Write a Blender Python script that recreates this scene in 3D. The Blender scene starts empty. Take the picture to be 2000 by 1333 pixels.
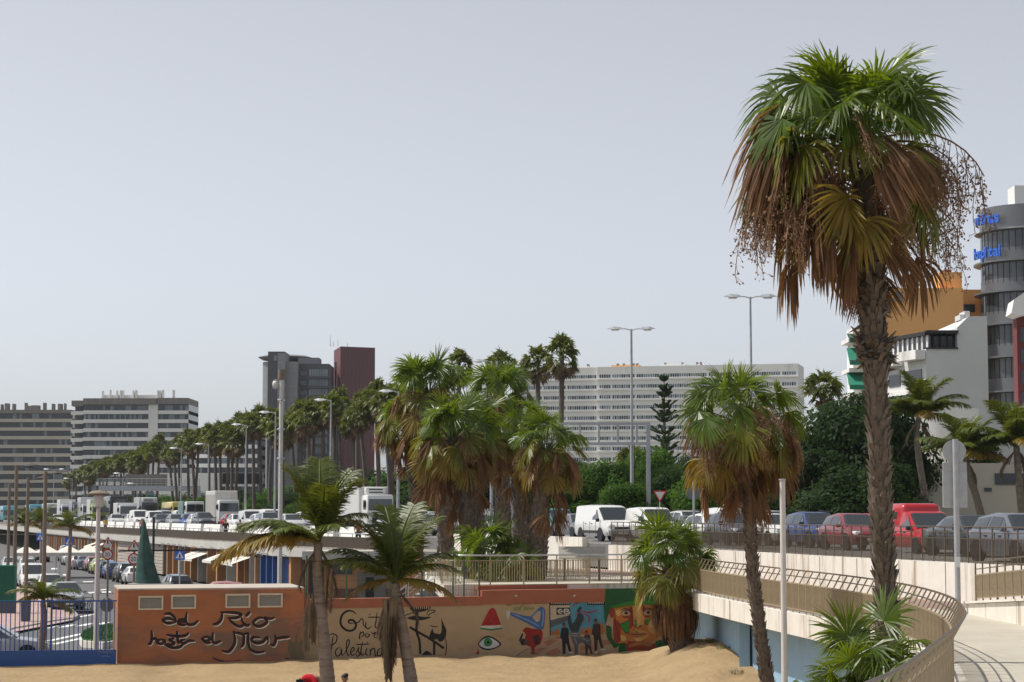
import bpy, bmesh, math, random
from mathutils import Vector, Matrix, noise
S = bpy.context.scene
COL = S.collection
R = math.radians
# ---------------------------------------------------------------- camera, sky, sun, exposure
F, PW, PH, HZ, CZ = 4000.0, 2000.0, 1333.0, 1005.0, 5.5
PITCH = math.atan((HZ - PH / 2) / F)
cd = bpy.data.cameras.new('camera'); cam = bpy.data.objects.new('camera', cd); COL.objects.link(cam)
cd.sensor_width = 36; cd.lens = 36 * F / PW; cd.clip_start = 0.5; cd.clip_end = 6000
cam.location = (0, 0, CZ); cam.rotation_euler = (math.pi / 2 + PITCH, 0, 0)
S.camera = cam
SUN = Vector((-0.66, 0.11, 1.0)).normalized()
w = bpy.data.worlds.new('World'); S.world = w; w.use_nodes = True
wn, wl = w.node_tree.nodes, w.node_tree.links
sky = wn.new('ShaderNodeTexSky'); sky.sky_type = 'NISHITA'; sky.sun_disc = False
sky.sun_elevation = math.asin(SUN.z); sky.sun_rotation = math.atan2(SUN.x, SUN.y)
sky.air_density = 0.8; sky.dust_density = 1.15; sky.ozone_density = 6.0; sky.altitude = 0
hs = wn.new('ShaderNodeHueSaturation'); hs.inputs['Hue'].default_value = 0.506; hs.inputs['Saturation'].default_value = 0.24; hs.inputs['Value'].default_value = 1.0
wl.new(sky.outputs[0], hs.inputs['Color'])
bg = wn['Background']; bg.inputs['Strength'].default_value = 0.147
wl.new(hs.outputs[0], bg.inputs['Color'])
sd = bpy.data.lights.new('sun', 'SUN'); sun = bpy.data.objects.new('sun', sd); COL.objects.link(sun)
sd.energy = 4.2; sd.angle = R(0.6); sd.color = (1.0, 0.95, 0.87)
sun.rotation_euler = SUN.to_track_quat('Z', 'Y').to_euler()
S.view_settings.view_transform = 'Standard'; S.view_settings.look = 'None'
S.view_settings.exposure = 0.0; S.view_settings.gamma = 1.0; S.view_settings.use_curve_mapping = False
S.render.engine = 'CYCLES'
# ---------------------------------------------------------------- measuring: where a sight line meets a real plane
def ray(px, py):
    cx, cy = (px - PW / 2) / F, (PH / 2 - py) / F
    return Vector((cx, math.cos(PITCH) - cy * math.sin(PITCH), math.sin(PITCH) + cy * math.cos(PITCH)))
def at(px, py, Y):
    d = ray(px, py); t = Y / d.y
    return Vector((d.x * t, Y, CZ + d.z * t))
def onz(px, py, z):
    d = ray(px, py); t = (z - CZ) / d.z
    return Vector((d.x * t, d.y * t, z))
def gx(px, Y): return (px - PW / 2) / F * Y
# ---------------------------------------------------------------- mesh helpers
class MB:
    def __init__(s): s.v = []; s.f = []
    def add(s, vs, fs):
        o = len(s.v); s.v += [tuple(v) for v in vs]; s.f += [tuple(i + o for i in f) for f in fs]; return s
    def box(s, c, d, rz=0.0, ry=0.0):
        m = Matrix.Rotation(rz, 3, 'Z') @ Matrix.Rotation(ry, 3, 'Y'); c = Vector(c)
        vs = [c + m @ Vector((x * d[0] / 2, y * d[1] / 2, z * d[2] / 2)) for x in (-1, 1) for y in (-1, 1) for z in (-1, 1)]
        return s.add(vs, [(0, 1, 3, 2), (4, 6, 7, 5), (0, 4, 5, 1), (2, 3, 7, 6), (0, 2, 6, 4), (1, 5, 7, 3)])
    def beam(s, p, q, w, h):
        p, q = Vector(p), Vector(q); d = (q - p); L = d.length
        if L < 1e-6: return s
        d /= L; up = Vector((0, 0, 1)) if abs(d.z) < 0.95 else Vector((0, 1, 0))
        a = d.cross(up).normalized() * w / 2; b = a.cross(d).normalized() * h / 2
        vs = [p - a - b, p + a - b, p + a + b, p - a + b, q - a - b, q + a - b, q + a + b, q - a + b]
        return s.add(vs, [(3, 2, 1, 0), (4, 5, 6, 7), (0, 1, 5, 4), (1, 2, 6, 5), (2, 3, 7, 6), (3, 0, 4, 7)])
    def tube(s, pts, rs, n=8, cap=True):
        pts = [Vector(p) for p in pts]
        if not isinstance(rs, (list, tuple)): rs = [rs] * len(pts)
        o = len(s.v); pa = None
        for i, p in enumerate(pts):
            d = (pts[min(i + 1, len(pts) - 1)] - pts[max(i - 1, 0)]).normalized()
            if pa is None:
                pa = d.cross(Vector((0, 0, 1)) if abs(d.z) < 0.9 else Vector((1, 0, 0))).normalized()
            else: pa = (pa - d * pa.dot(d)).normalized()
            b = d.cross(pa)
            for k in range(n):
                t = 2 * math.pi * k / n
                s.v.append(tuple(p + (pa * math.cos(t) + b * math.sin(t)) * rs[i]))
        for i in range(len(pts) - 1):
            for k in range(n):
                k2 = (k + 1) % n
                s.f.append((o + i * n + k, o + i * n + k2, o + (i + 1) * n + k2, o + (i + 1) * n + k))
        if cap:
            s.f.append(tuple(o + k for k in reversed(range(n)))); e = o + (len(pts) - 1) * n
            s.f.append(tuple(e + k for k in range(n)))
        return s
    def prism(s, poly, z0, z1):
        n = len(poly); a = sum(poly[i][0] * poly[(i + 1) % n][1] - poly[(i + 1) % n][0] * poly[i][1] for i in range(n))
        if a < 0: poly = poly[::-1]
        vs = [(p[0], p[1], z0) for p in poly] + [(p[0], p[1], z1) for p in poly]
        fs = [tuple(reversed(range(n))), tuple(range(n, 2 * n))] + [(i, (i + 1) % n, n + (i + 1) % n, n + i) for i in range(n)]
        return s.add(vs, fs)
    def strip(s, A, B):
        n = len(A); return s.add(list(A) + list(B), [(i, i + 1, n + i + 1, n + i) for i in range(n - 1)])
    def lathe(s, prof, n=16, c=(0, 0, 0)):
        o = len(s.v)
        for r, z in prof:
            for k in range(n):
                t = 2 * math.pi * k / n; s.v.append((c[0] + r * math.cos(t), c[1] + r * math.sin(t), c[2] + z))
        for i in range(len(prof) - 1):
            for k in range(n):
                k2 = (k + 1) % n; s.f.append((o + i * n + k, o + i * n + k2, o + (i + 1) * n + k2, o + (i + 1) * n + k))
        return s
    def rbox(s, c, d, r=0.05, seg=2, taper=(1, 1), rz=0):
        bm = bmesh.new(); bmesh.ops.create_cube(bm, size=1)
        for v in bm.verts:
            k = v.co.z + 0.5
            v.co = Vector((v.co.x * d[0] * (1 + (taper[0] - 1) * k), v.co.y * d[1] * (1 + (taper[1] - 1) * k), v.co.z * d[2]))
        bmesh.ops.bevel(bm, geom=bm.edges[:], offset=r, segments=seg, affect='EDGES', profile=0.5)
        bm.verts.index_update(); m = Matrix.Rotation(rz, 3, 'Z')
        s.add([Vector(c) + m @ v.co for v in bm.verts], [[v.index for v in f.verts] for f in bm.faces]); bm.free(); return s
    def mesh(s, name, mat=None, smooth=0):
        me = bpy.data.meshes.new(name); me.from_pydata(s.v, [], s.f); me.validate(); me.update()
        if mat: me.materials.append(mat)
        if smooth:
            me.polygons.foreach_set('use_smooth', [True] * len(me.polygons))
            if smooth > 1: me.set_sharp_from_angle(angle=R(smooth))
        return me
    def build(s, name, mat, parent=None, smooth=0, loc=None, rot=None):
        return ob(name, s.mesh(name, mat, smooth), parent, loc, rot)
def ob(name, me, parent=None, loc=None, rot=None, scale=None, color=None):
    o = bpy.data.objects.new(name, me); COL.objects.link(o)
    if parent is not None: o.parent = parent
    if loc is not None: o.location = loc
    if rot is not None: o.rotation_euler = rot
    if scale is not None: o.scale = (scale,) * 3 if isinstance(scale, (int, float)) else scale
    if color is not None: o.color = (*color, 1)
    return o
def tag(o, label=None, cat=None, group=None, kind=None):
    if label: o['label'] = label
    if cat: o['category'] = cat
    if group: o['group'] = group
    if kind: o['kind'] = kind
    return o
def thing(name, label, cat, loc=(0, 0, 0), rz=0.0, group=None):
    o = ob(name, None, None, loc, (0, 0, rz)); o.empty_display_size = 0.3
    return tag(o, label, cat, group)
def struct(o): o['kind'] = 'structure'; return o
def stuff(o): o['kind'] = 'stuff'; return o
def crom(pts, n=8):
    pts = [Vector(p) for p in pts]; out = []
    for i in range(len(pts) - 1):
        a, b, c, d = pts[max(i - 1, 0)], pts[i], pts[i + 1], pts[min(i + 2, len(pts) - 1)]
        for k in range(n):
            t = k / n
            out.append(0.5 * ((2 * b) + (c - a) * t + (2 * a - 5 * b + 4 * c - d) * t * t + (3 * b - a - 3 * c + d) * t ** 3))
    out.append(pts[-1]); return out
def resample(pts, step):
    pts = [Vector(p) for p in pts]; L = [0]
    for a, b in zip(pts, pts[1:]): L.append(L[-1] + (b - a).length)
    n = max(1, round(L[-1] / step)); out = []; j = 0
    for k in range(n + 1):
        d = L[-1] * k / n
        while j < len(pts) - 2 and L[j + 1] < d: j += 1
        t = (d - L[j]) / max(1e-9, L[j + 1] - L[j]); out.append(pts[j].lerp(pts[j + 1], min(1, t)))
    return out, L[-1] / n
ORD = ['first', 'second', 'third', 'fourth', 'fifth', 'sixth', 'seventh', 'eighth', 'ninth', 'tenth', 'eleventh', 'twelfth', 'thirteenth', 'fourteenth', 'fifteenth', 'sixteenth', 'seventeenth', 'eighteenth', 'nineteenth', 'twentieth']
T_ = ORD[:9]
for a_, b_ in (('twenty', 'thirtieth'), ('thirty', 'fortieth'), ('forty', 'fiftieth'), ('fifty', 'sixtieth'), ('sixty', 'seventieth')): ORD += [a_ + '-' + o for o in T_] + [b_]
# ---------------------------------------------------------------- materials
def mat(name, col, rough=0.8, var=0.12, scale=6.0, metal=0.0, bump=0.0, bscale=None, spec=0.5, stain=None, world=False, col2=None, objcol=False, coat=0.0, dist=0.02, stretch=None, trans=None):
    m = bpy.data.materials.new(name); m.use_nodes = True; nt = m.node_tree; N, L = nt.nodes, nt.links
    b = N['Principled BSDF']; b.inputs['Roughness'].default_value = rough; b.inputs['Metallic'].default_value = metal
    b.inputs['Specular IOR Level'].default_value = spec; b.inputs['Coat Weight'].default_value = coat
    tc = N.new('ShaderNodeNewGeometry') if world else N.new('ShaderNodeTexCoord')
    src = tc.outputs['Position'] if world else tc.outputs['Object']
    if stretch:
        mp = N.new('ShaderNodeMapping'); mp.inputs['Scale'].default_value = stretch; L.new(src, mp.inputs['Vector']); src = mp.outputs[0]
    if objcol:
        oi = N.new('ShaderNodeObjectInfo'); base = oi.outputs['Color']
    else:
        rgb = N.new('ShaderNodeRGB'); rgb.outputs[0].default_value = (*col, 1); base = rgb.outputs[0]
    if var > 0:
        nz = N.new('ShaderNodeTexNoise'); nz.inputs['Scale'].default_value = scale; nz.inputs['Detail'].default_value = 6; nz.inputs['Roughness'].default_value = 0.65
        L.new(src, nz.inputs['Vector'])
        mr = N.new('ShaderNodeMapRange'); mr.inputs[1].default_value = 0.3; mr.inputs[2].default_value = 0.7; mr.inputs[3].default_value = 1 - var; mr.inputs[4].default_value = 1 + var
        L.new(nz.outputs[0], mr.inputs[0])
        if col2:
            mr.inputs[3].default_value = 0; mr.inputs[4].default_value = 1
            mx = N.new('ShaderNodeMix'); mx.data_type = 'RGBA'; L.new(mr.outputs[0], mx.inputs[0]); L.new(base, mx.inputs[6]); mx.inputs[7].default_value = (*col2, 1); base = mx.outputs[2]
        else:
            mx = N.new('ShaderNodeVectorMath'); mx.operation = 'SCALE'; L.new(base, mx.inputs[0]); L.new(mr.outputs[0], mx.inputs[3]); base = mx.outputs[0]
    if stain:   # (colour, scale, threshold, stretch vector)
        sc, ss, th, sv = stain
        mp = N.new('ShaderNodeMapping'); mp.inputs['Scale'].default_value = sv
        L.new(tc.outputs['Position'] if world else tc.outputs['Object'], mp.inputs['Vector'])
        n2 = N.new('ShaderNodeTexNoise'); n2.inputs['Scale'].default_value = ss; n2.inputs['Detail'].default_value = 5; n2.inputs['Roughness'].default_value = 0.7
        L.new(mp.outputs[0], n2.inputs['Vector'])
        m2 = N.new('ShaderNodeMapRange'); m2.inputs[1].default_value = th; m2.inputs[2].default_value = th + 0.16; L.new(n2.outputs[0], m2.inputs[0])
        mx = N.new('ShaderNodeMix'); mx.data_type = 'RGBA'; L.new(m2.outputs[0], mx.inputs[0]); L.new(base, mx.inputs[6]); mx.inputs[7].default_value = (*sc, 1); base = mx.outputs[2]
    L.new(base, b.inputs['Base Color'])
    if bump > 0:
        n3 = N.new('ShaderNodeTexNoise'); n3.inputs['Scale'].default_value = bscale or scale * 4; n3.inputs['Detail'].default_value = 5; L.new(src, n3.inputs['Vector'])
        bp = N.new('ShaderNodeBump'); bp.inputs['Strength'].default_value = bump; bp.inputs['Distance'].default_value = dist
        L.new(n3.outputs[0], bp.inputs['Height']); L.new(bp.outputs[0], b.inputs['Normal'])
    if trans:
        td = N.new('ShaderNodeBsdfTranslucent'); td.inputs[0].default_value = (*trans[0], 1)
        ms = N.new('ShaderNodeMixShader'); ms.inputs[0].default_value = trans[1]
        L.new(b.outputs[0], ms.inputs[1]); L.new(td.outputs[0], ms.inputs[2]); L.new(ms.outputs[0], N['Material Output'].inputs[0])
    return m
def glass_mat(name, tint, rough=0.04, alpha=0.35):
    m = bpy.data.materials.new(name); m.use_nodes = True; nt = m.node_tree; N, L = nt.nodes, nt.links
    b = N['Principled BSDF']; b.inputs['Base Color'].default_value = (*tint, 1); b.inputs['Roughness'].default_value = rough
    b.inputs['Specular IOR Level'].default_value = 0.6
    t = N.new('ShaderNodeBsdfTransparent'); t.inputs[0].default_value = (0.7, 0.75, 0.75, 1)
    ms = N.new('ShaderNodeMixShader'); ms.inputs[0].default_value = alpha
    L.new(b.outputs[0], ms.inputs[1]); L.new(t.outputs[0], ms.inputs[2]); L.new(ms.outputs[0], N['Material Output'].inputs[0])
    return m
M = {}
def mk(k, *a, **kw): M[k] = mat(k, *a, **kw)
mk('sand', (0.335, 0.24, 0.132), 0.95, 0.12, 0.5, bump=0.8, bscale=4.5, world=True, stain=((0.27, 0.19, 0.105), 0.35, 0.54, (1, 0.35, 1)), dist=0.09, spec=0.15)
mk('asphalt', (0.115, 0.115, 0.118), 0.9, 0.14, 0.5, world=True, bump=0.2, bscale=30, stain=((0.07, 0.07, 0.07), 0.2, 0.62, (1, 1, 1)))
mk('road', (0.16, 0.155, 0.15), 0.9, 0.12, 0.4, world=True, bump=0.2, bscale=30)
mk('dirt', (0.16, 0.135, 0.09), 0.95, 0.3, 0.2, world=True, col2=(0.09, 0.10, 0.05))
mk('white_paint', (0.75, 0.75, 0.72), 0.8, 0.15, 3, world=True)
mk('promenade', (0.47, 0.43, 0.35), 0.75, 0.10, 0.9, world=True, bump=0.15, bscale=18, stain=((0.36, 0.32, 0.26), 0.5, 0.60, (1, 1, 1)))
mk('red_tile', (0.27, 0.18, 0.155), 0.8, 0.12, 2.0, world=True)
mk('pink_tile', (0.42, 0.29, 0.26), 0.8, 0.12, 2.0, world=True)
mk('concrete', (0.48, 0.46, 0.42), 0.85, 0.10, 1.0, world=True, bump=0.2, bscale=12, stain=((0.30, 0.27, 0.22), 0.9, 0.58, (1.6, 1.6, 0.18)))
mk('white_wall', (0.72, 0.68, 0.61), 0.85, 0.08, 1.0, world=True, bump=0.25, bscale=9, stain=((0.36, 0.28, 0.19), 1.3, 0.53, (1.8, 1.8, 0.13)))
mk('blue_wall', (0.27, 0.43, 0.58), 0.8, 0.08, 0.8, world=True, bump=0.2, bscale=10, stain=((0.20, 0.31, 0.42), 1.1, 0.57, (1.5, 1.5, 0.2)))
mk('orange_wall', (0.37, 0.135, 0.058), 0.85, 0.10, 1.2, world=True, bump=0.25, bscale=14, stain=((0.19, 0.11, 0.075), 0.42, 0.45, (0.6, 0.6, 1.9)))
mk('cream_mural', (0.40, 0.295, 0.18), 0.85, 0.08, 0.9, world=True, bump=0.25, bscale=14, stain=((0.33, 0.17, 0.09), 0.45, 0.56, (0.8, 0.8, 0.9)))
mk('terracotta', (0.33, 0.115, 0.065), 0.85, 0.10, 1.3, world=True, bump=0.2, bscale=14, stain=((0.30, 0.10, 0.06), 1.0, 0.6, (1, 1, 0.3)))
mk('roof_white', (0.45, 0.40, 0.34), 0.85, 0.12, 1.5, world=True)
mk('blue_paint', (0.018, 0.075, 0.27), 0.55, 0.10, 1.6, world=True, bump=0.1, stain=((0.02, 0.05, 0.16), 1.2, 0.62, (1, 1, 0.5)))
mk('rail_bronze', (0.115, 0.085, 0.055), 0.45, 0.15, 6, metal=0.35)
mk('rail_beige', (0.36, 0.285, 0.18), 0.5, 0.14, 5, metal=0.25)
mk('steel', (0.52, 0.52, 0.52), 0.3, 0.08, 6, metal=0.8)
mk('galv', (0.42, 0.43, 0.45), 0.5, 0.12, 4, metal=0.4)
mk('pole_white', (0.60, 0.58, 0.55), 0.6, 0.08, 3)
mk('pole_pink', (0.60, 0.52, 0.49), 0.6, 0.08, 3)
mk('pole_brown', (0.20, 0.155, 0.11), 0.7, 0.12, 3)
mk('green_metal', (0.03, 0.085, 0.05), 0.5, 0.1, 5)
mk('dark', (0.02, 0.02, 0.022), 0.6, 0.1, 5)
mk('black', (0.012, 0.012, 0.013), 0.7, 0.1, 5)
mk('rubber', (0.018, 0.018, 0.019), 0.85, 0.1, 5)
mk('louvre', (0.33, 0.31, 0.27), 0.6, 0.1, 4)
mk('cream_frame', (0.58, 0.50, 0.38), 0.7, 0.08, 4)
mk('verdigris', (0.030, 0.082, 0.068), 0.6, 0.35, 3.5, metal=0.2, bump=0.5, bscale=12, stain=((0.02, 0.06, 0.05), 4, 0.56, (1, 1, 0.4)))
mk('granite', (0.28, 0.27, 0.25), 0.7, 0.15, 6)
mk('paint', (1, 1, 1), 0.28, 0.0, objcol=True, coat=0.6)
mk('fabric', (1, 1, 1), 0.9, 0.10, 8, objcol=True, bump=0.2, spec=0.2)
mk('matte', (1, 1, 1), 0.8, 0.10, 1.5, objcol=True)
mk('rim', (0.45, 0.46, 0.47), 0.35, 0.05, 5, metal=0.8)
mk('lamp_glass', (0.75, 0.75, 0.72), 0.12, 0.0, spec=0.8)
mk('amber', (0.7, 0.25, 0.03), 0.2, 0.0)
mk('tail', (0.45, 0.02, 0.02), 0.2, 0.0)
mk('plate', (0.75, 0.75, 0.75), 0.5, 0.0)
M['carglass'] = mat('carglass', (0.025, 0.032, 0.036), 0.05, 0.0, spec=0.9, coat=0.3)
mk('skin', (0.36, 0.20, 0.13), 0.6, 0.08, 8)
mk('hair', (0.015, 0.012, 0.01), 0.7, 0.1, 8)
mk('grey_far', (0.22, 0.225, 0.235), 0.7, 0.06, 0.05, world=True, stain=((0.28, 0.28, 0.285), 0.4, 0.56, (0.1, 0.1, 2)))
mk('darkgrey_far', (0.075, 0.075, 0.085), 0.7, 0.08, 0.05, world=True)
mk('maroon', (0.135, 0.042, 0.05), 0.7, 0.08, 0.08, world=True)
mk('far_white', (0.80, 0.79, 0.76), 0.8, 0.06, 0.05, world=True, stain=((0.46, 0.44, 0.40), 0.2, 0.6, (1, 1, 0.3)))
mk('far_cream', (0.50, 0.46, 0.385), 0.8, 0.07, 0.05, world=True)
mk('far_brown', (0.205, 0.19, 0.17), 0.8, 0.06, 0.1, world=True, stain=((0.27, 0.25, 0.22), 1.0, 0.5, (1, 1, 0.02)))
mk('far_glass', (0.03, 0.038, 0.05), 0.12, 0.35, 0.25, world=True, spec=0.6)
mk('far_glass_light', (0.17, 0.21, 0.24), 0.15, 0.3, 0.25, world=True, spec=0.6)
mk('tower_glass', (0.05, 0.058, 0.066), 0.15, 0.3, 0.35, world=True, spec=0.6, stain=((0.11, 0.12, 0.13), 0.5, 0.5, (1, 1, 0.15)))
mk('tower_band', (0.16, 0.165, 0.175), 0.4, 0.08, 0.4, world=True, metal=0.3)
mk('orange_bldg', (0.82, 0.44, 0.165), 0.85, 0.05, 0.2, world=True, bump=0.05)
mk('stucco', (0.60, 0.60, 0.59), 0.85, 0.05, 0.3, world=True, stain=((0.52, 0.52, 0.50), 0.3, 0.58, (1, 1, 0.3)))
mk('red_brick', (0.15, 0.035, 0.035), 0.8, 0.15, 1.0, world=True)
mk('hill', (0.24, 0.21, 0.18), 0.95, 0.2, 0.02, world=True)
mk('logo_blue', (0.03, 0.14, 0.62), 0.4, 0.0)
mk('awning_green', (0.015, 0.20, 0.13), 0.8, 0.1, 1, world=True)
mk('canvas', (0.66, 0.63, 0.56), 0.85, 0.08, 2)
mk('shop_orange', (0.50, 0.26, 0.12), 0.85, 0.12, 0.8, world=True)
mk('shop_brown', (0.16, 0.075, 0.05), 0.75, 0.15, 0.8, world=True)
mk('shop_blue', (0.035, 0.10, 0.30), 0.5, 0.1, 0.8, world=True)
mk('stone', (0.44, 0.38, 0.33), 0.9, 0.15, 2.5, bump=0.4, bscale=8)
mk('mortar', (0.26, 0.23, 0.20), 0.95, 0.12, 2.5)
# vegetation
mk('fan_green', (0.062, 0.108, 0.007), 0.38, 0.5, 2.2, spec=0.5, trans=((0.27, 0.36, 0.008), 0.33))
mk('fan_olive', (0.125, 0.135, 0.010), 0.42, 0.35, 2.2, trans=((0.36, 0.31, 0.02), 0.34))
mk('fan_yellow', (0.29, 0.185, 0.022), 0.5, 0.35, 2.5, trans=((0.45, 0.26, 0.02), 0.30), col2=(0.13, 0.13, 0.02))
mk('fan_dead', (0.225, 0.118, 0.050), 0.75, 0.3, 1.6, trans=((0.40, 0.19, 0.06), 0.25), col2=(0.095, 0.046, 0.022))
mk('fruit_dead', (0.255, 0.15, 0.085), 0.85, 0.3, 3)
mk('coco_green', (0.074, 0.100, 0.009), 0.45, 0.4, 2.0, trans=((0.24, 0.27, 0.015), 0.28))
mk('coco_yellow', (0.20, 0.145, 0.018), 0.5, 0.35, 2.0, trans=((0.42, 0.27, 0.03), 0.3))
mk('coco_dead', (0.205, 0.150, 0.095), 0.8, 0.3, 2.5, trans=((0.3, 0.2, 0.1), 0.15))
mk('petiole', (0.17, 0.17, 0.04), 0.5, 0.2, 3)
mk('bark', (0.185, 0.150, 0.118), 0.9, 0.35, 5, bump=0.5, bscale=14)
mk('boots', (0.200, 0.160, 0.125), 0.85, 0.40, 4.5, col2=(0.095, 0.070, 0.052))
mk('coco_bark', (0.245, 0.195, 0.160), 0.9, 0.25, 3, bump=0.5, bscale=10, stain=((0.13, 0.10, 0.08), 3.0, 0.52, (0.5, 0.5, 4)))
mk('leaf', (0.040, 0.092, 0.008), 0.65, 0.5, 0.6, world=True, spec=0.15, trans=((0.13, 0.26, 0.02), 0.3))
mk('leaf_dark', (0.014, 0.034, 0.007), 0.65, 0.5, 0.6, world=True, spec=0.15, trans=((0.07, 0.14, 0.02), 0.25))
mk('far_green', (0.088, 0.106, 0.016), 0.5, 0.4, 0.6, world=True, trans=((0.22, 0.26, 0.03), 0.28))
mk('pave_dark', (0.27, 0.24, 0.20), 0.85, 0.12, 0.8, world=True)
mk('far_dead', (0.150, 0.105, 0.052), 0.8, 0.3, 0.3, world=True)
mk('far_bark', (0.105, 0.088, 0.075), 0.9, 0.3, 0.6, world=True)
mk('grass', (0.055, 0.15, 0.018), 0.7, 0.3, 2, world=True)
mk('weed', (0.14, 0.13, 0.05), 0.8, 0.3, 3)
# ================================================================ THE SETTING
ZP, ZR, ZS, ZV = 2.8, 4.05, -0.2, 3.3          # promenade, highway, street, upper promenade above the shops
LINE = [(26, 14), (20, 38), (14.5, 61), (11.2, 74.4), (8.7, 87), (5, 100), (-8, 138), (-25.4, 182), (-45.5, 242), (-72.5, 328), (-105, 430), (-168, 630)]
LC = crom([(x, y, 0) for x, y in LINE], 8)
def lx(Y):
    for a, b in zip(LC, LC[1:]):
        if a.y <= Y <= b.y: return a.x + (b.x - a.x) * (Y - a.y) / max(1e-6, b.y - a.y)
    return LC[-1].x
def ldir(Y):
    return Vector((lx(Y + 3) - lx(Y - 3), 6, 0)).normalized()
EDGE = crom([(x, y, 0) for x, y in [(5.95, 81.6), (6.05, 76), (6.4, 69.7), (7.4, 59.3), (8.1, 52.7), (8.4, 46), (7.95, 39.2), (7.0, 33.5), (6.05, 29.5), (5.0, 25.8), (3.6, 21), (2.85, 18.9), (1.5, 15)]], 6)
VE = [(-7.3, 121), (-12.9, 134), (-16.2, 139), (-21.2, 160), (-27.3, 176), (-32, 191), (-46, 231), (-72, 312), (-105, 415), (-160, 590)]
def vx(Y):
    for a, b in zip(VE, VE[1:]):
        if a[1] <= Y <= b[1]: return a[0] + (b[0] - a[0]) * (Y - a[1]) / (b[1] - a[1])
    return VE[-1][0]
def sheet(name, poly, z, m):
    return struct(MB().add([(p[0], p[1], z) for p in poly], [tuple(range(len(poly)))]).build(name, M[m]))
struct(MB().add([(-940, -190, -0.62), (940, -190, -0.62), (940, 1740, -0.62), (-940, 1740, -0.62)], [(0, 1, 2, 3)]).build('ground', M['dirt']))
# beach sand, a height field with a drift against the promenade
def sm(a, b, x): t = max(0, min(1, (x - a) / (b - a))); return t * t * (3 - 2 * t)
def sand_z(x, y):
    z = 0.0 + 0.90 * sm(3.9, 6.7, x) * sm(81, 73, y) * sm(59, 73, y) + 0.08 * sm(2.5, 5.5, x) * sm(84, 78, y)
    z += 0.10 * noise.noise(Vector((x * 0.22, y * 0.12, 0))) + 0.05 * noise.noise(Vector((x * 0.7, y * 0.5, 3)))
    z += 0.05 * sm(2.0, 5.0, x) * noise.noise(Vector((x * 1.9, y * 1.6, 9)))
    z += 0.016 * math.sin(y * 5.5 + 1.2 * math.sin(x * 0.3)) * sm(72, 66, y) * sm(3, -2, x)
    z += 0.045 * sm(-3.0, 3.5, x) * noise.noise(Vector((x * 2.6, y * 2.2, 4))) + 0.03 * sm(74, 79, y) * noise.noise(Vector((x * 3.1, y * 2.7, 7)))
    z += 0.035 * noise.noise(Vector((x * 1.7, y * .8, 21))) * sm(50, 60, y) + 0.09 * noise.noise(Vector((x * .8, y * .3, 31))) * sm(72, 76, y)
    return z + 0.12 + 0.12 * sm(70, 76, y) * sm(2, -4, x)
def _sand():
    mb = MB(); xs = [-34 + 0.22 * i for i in range(200)]; ys = [16 + 1.0 * j for j in range(36)] + [52 + 0.24 * j for j in range(130)]
    for y in ys:
        for x in xs: mb.v.append((x, y, sand_z(x, y)))
    n = len(xs)
    for j in range(len(ys) - 1):
        for i in range(n - 1):
            if ys[j] > 77 + max(0, (xs[i] + 8) * 0.3) + (2 if xs[i] > -8 else -2.4): continue
            mb.f.append((j * n + i, j * n + i + 1, (j + 1) * n + i + 1, (j + 1) * n + i))
    return struct(mb.build('beach_sand', M['sand'], smooth=1))
_sand()
# streets and raised ground
sheet('street', [(-140, 72.5), (-13.0, 74.2), (-7, 77), (-2, 80), (-2, 122), (-7, 123), (-16.2, 141), (-46, 233), (-105, 418), (-165, 600), (-330, 600)], ZS, 'asphalt')
def lineoff(off, y0, y1, z):
    return [(p.x + off, p.y, z) for p in LC if y0 <= p.y <= y1]
A = lineoff(0, 14, 640, ZR); B = lineoff(15.5, 14, 640, ZR)
hw = MB().strip(A, B); hw.strip([(x, y, ZR) for x, y, z in A], [(x, y, 2.9) for x, y, z in A]); struct(hw.build('highway', M['road']))
BB = [(x, y) for x, y, z in B]
far = [(p[0], p[1], ZR - 0.03) for p in BB]; far2 = [(900, p[1], ZR - 0.03) for p in BB]
g = MB().strip(far, far2); g.add([(BB[-1][0] - 400, 640, ZR - 0.03), (900, 640, ZR - 0.03), (900, 1700, ZR - 0.03), (-900, 1700, ZR - 0.03)], [(0, 1, 2, 3)]); struct(g.build('park_ground', M['dirt']))
for k, off in enumerate((0.35, 4.0, 7.6, 11.2, 14.9)):      # lane lines on the highway
    mb = MB()
    pts, st = resample(lineoff(off, 40, 330, ZR + 0.006), 4.0 if 0 < k < 4 else 30)
    for i in range(0, len(pts) - 1):
        if 0 < k < 4 and i % 3: continue
        a, b = pts[i], pts[i + 1]; n = Vector(((b - a).y, -(b - a).x, 0)).normalized() * 0.07
        mb.add([a - n, a + n, b + n, b - n], [(0, 1, 2, 3)])
    struct(mb.build('lane_marking', M['white_paint']))
# promenade deck with its thick white edge, paving sheet, slabs
deck = [(p.x, p.y) for p in EDGE] + [(26, 14)] + [(p.x - 0.02, p.y) for p in LC if 14 < p.y < 103] + [(3.0, 106), (-5.0, 105), (-3.6, 92), (-2.6, 78.6)]
struct(MB().prism(deck, 2.2, ZP).build('promenade_deck', M['white_wall']))
def inset(poly, d): # only the bay edge
    out = []
    for i, p in enumerate(poly):
        if i < len(EDGE):
            a, b = EDGE[max(0, i - 1)], EDGE[min(len(EDGE) - 1, i + 1)]; t = (b - a).normalized(); out.append((p[0] - t.y * d, p[1] + t.x * d))
        else: out.append(p)
    return out
pv = sheet('promenade', inset(deck, 0.35), ZP + 0.006, 'promenade')
slab = MB().rbox((0, 0, 0), (1.19, 1.19, 0.02), 0.006, 1).mesh('paving_slab', M['promenade'])
def edge_x(Y):
    for a, b in zip(EDGE, EDGE[1:]):
        if b.y <= Y <= a.y: return a.x + (b.x - a.x) * (a.y - Y) / max(1e-6, a.y - b.y)
    return 9
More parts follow.
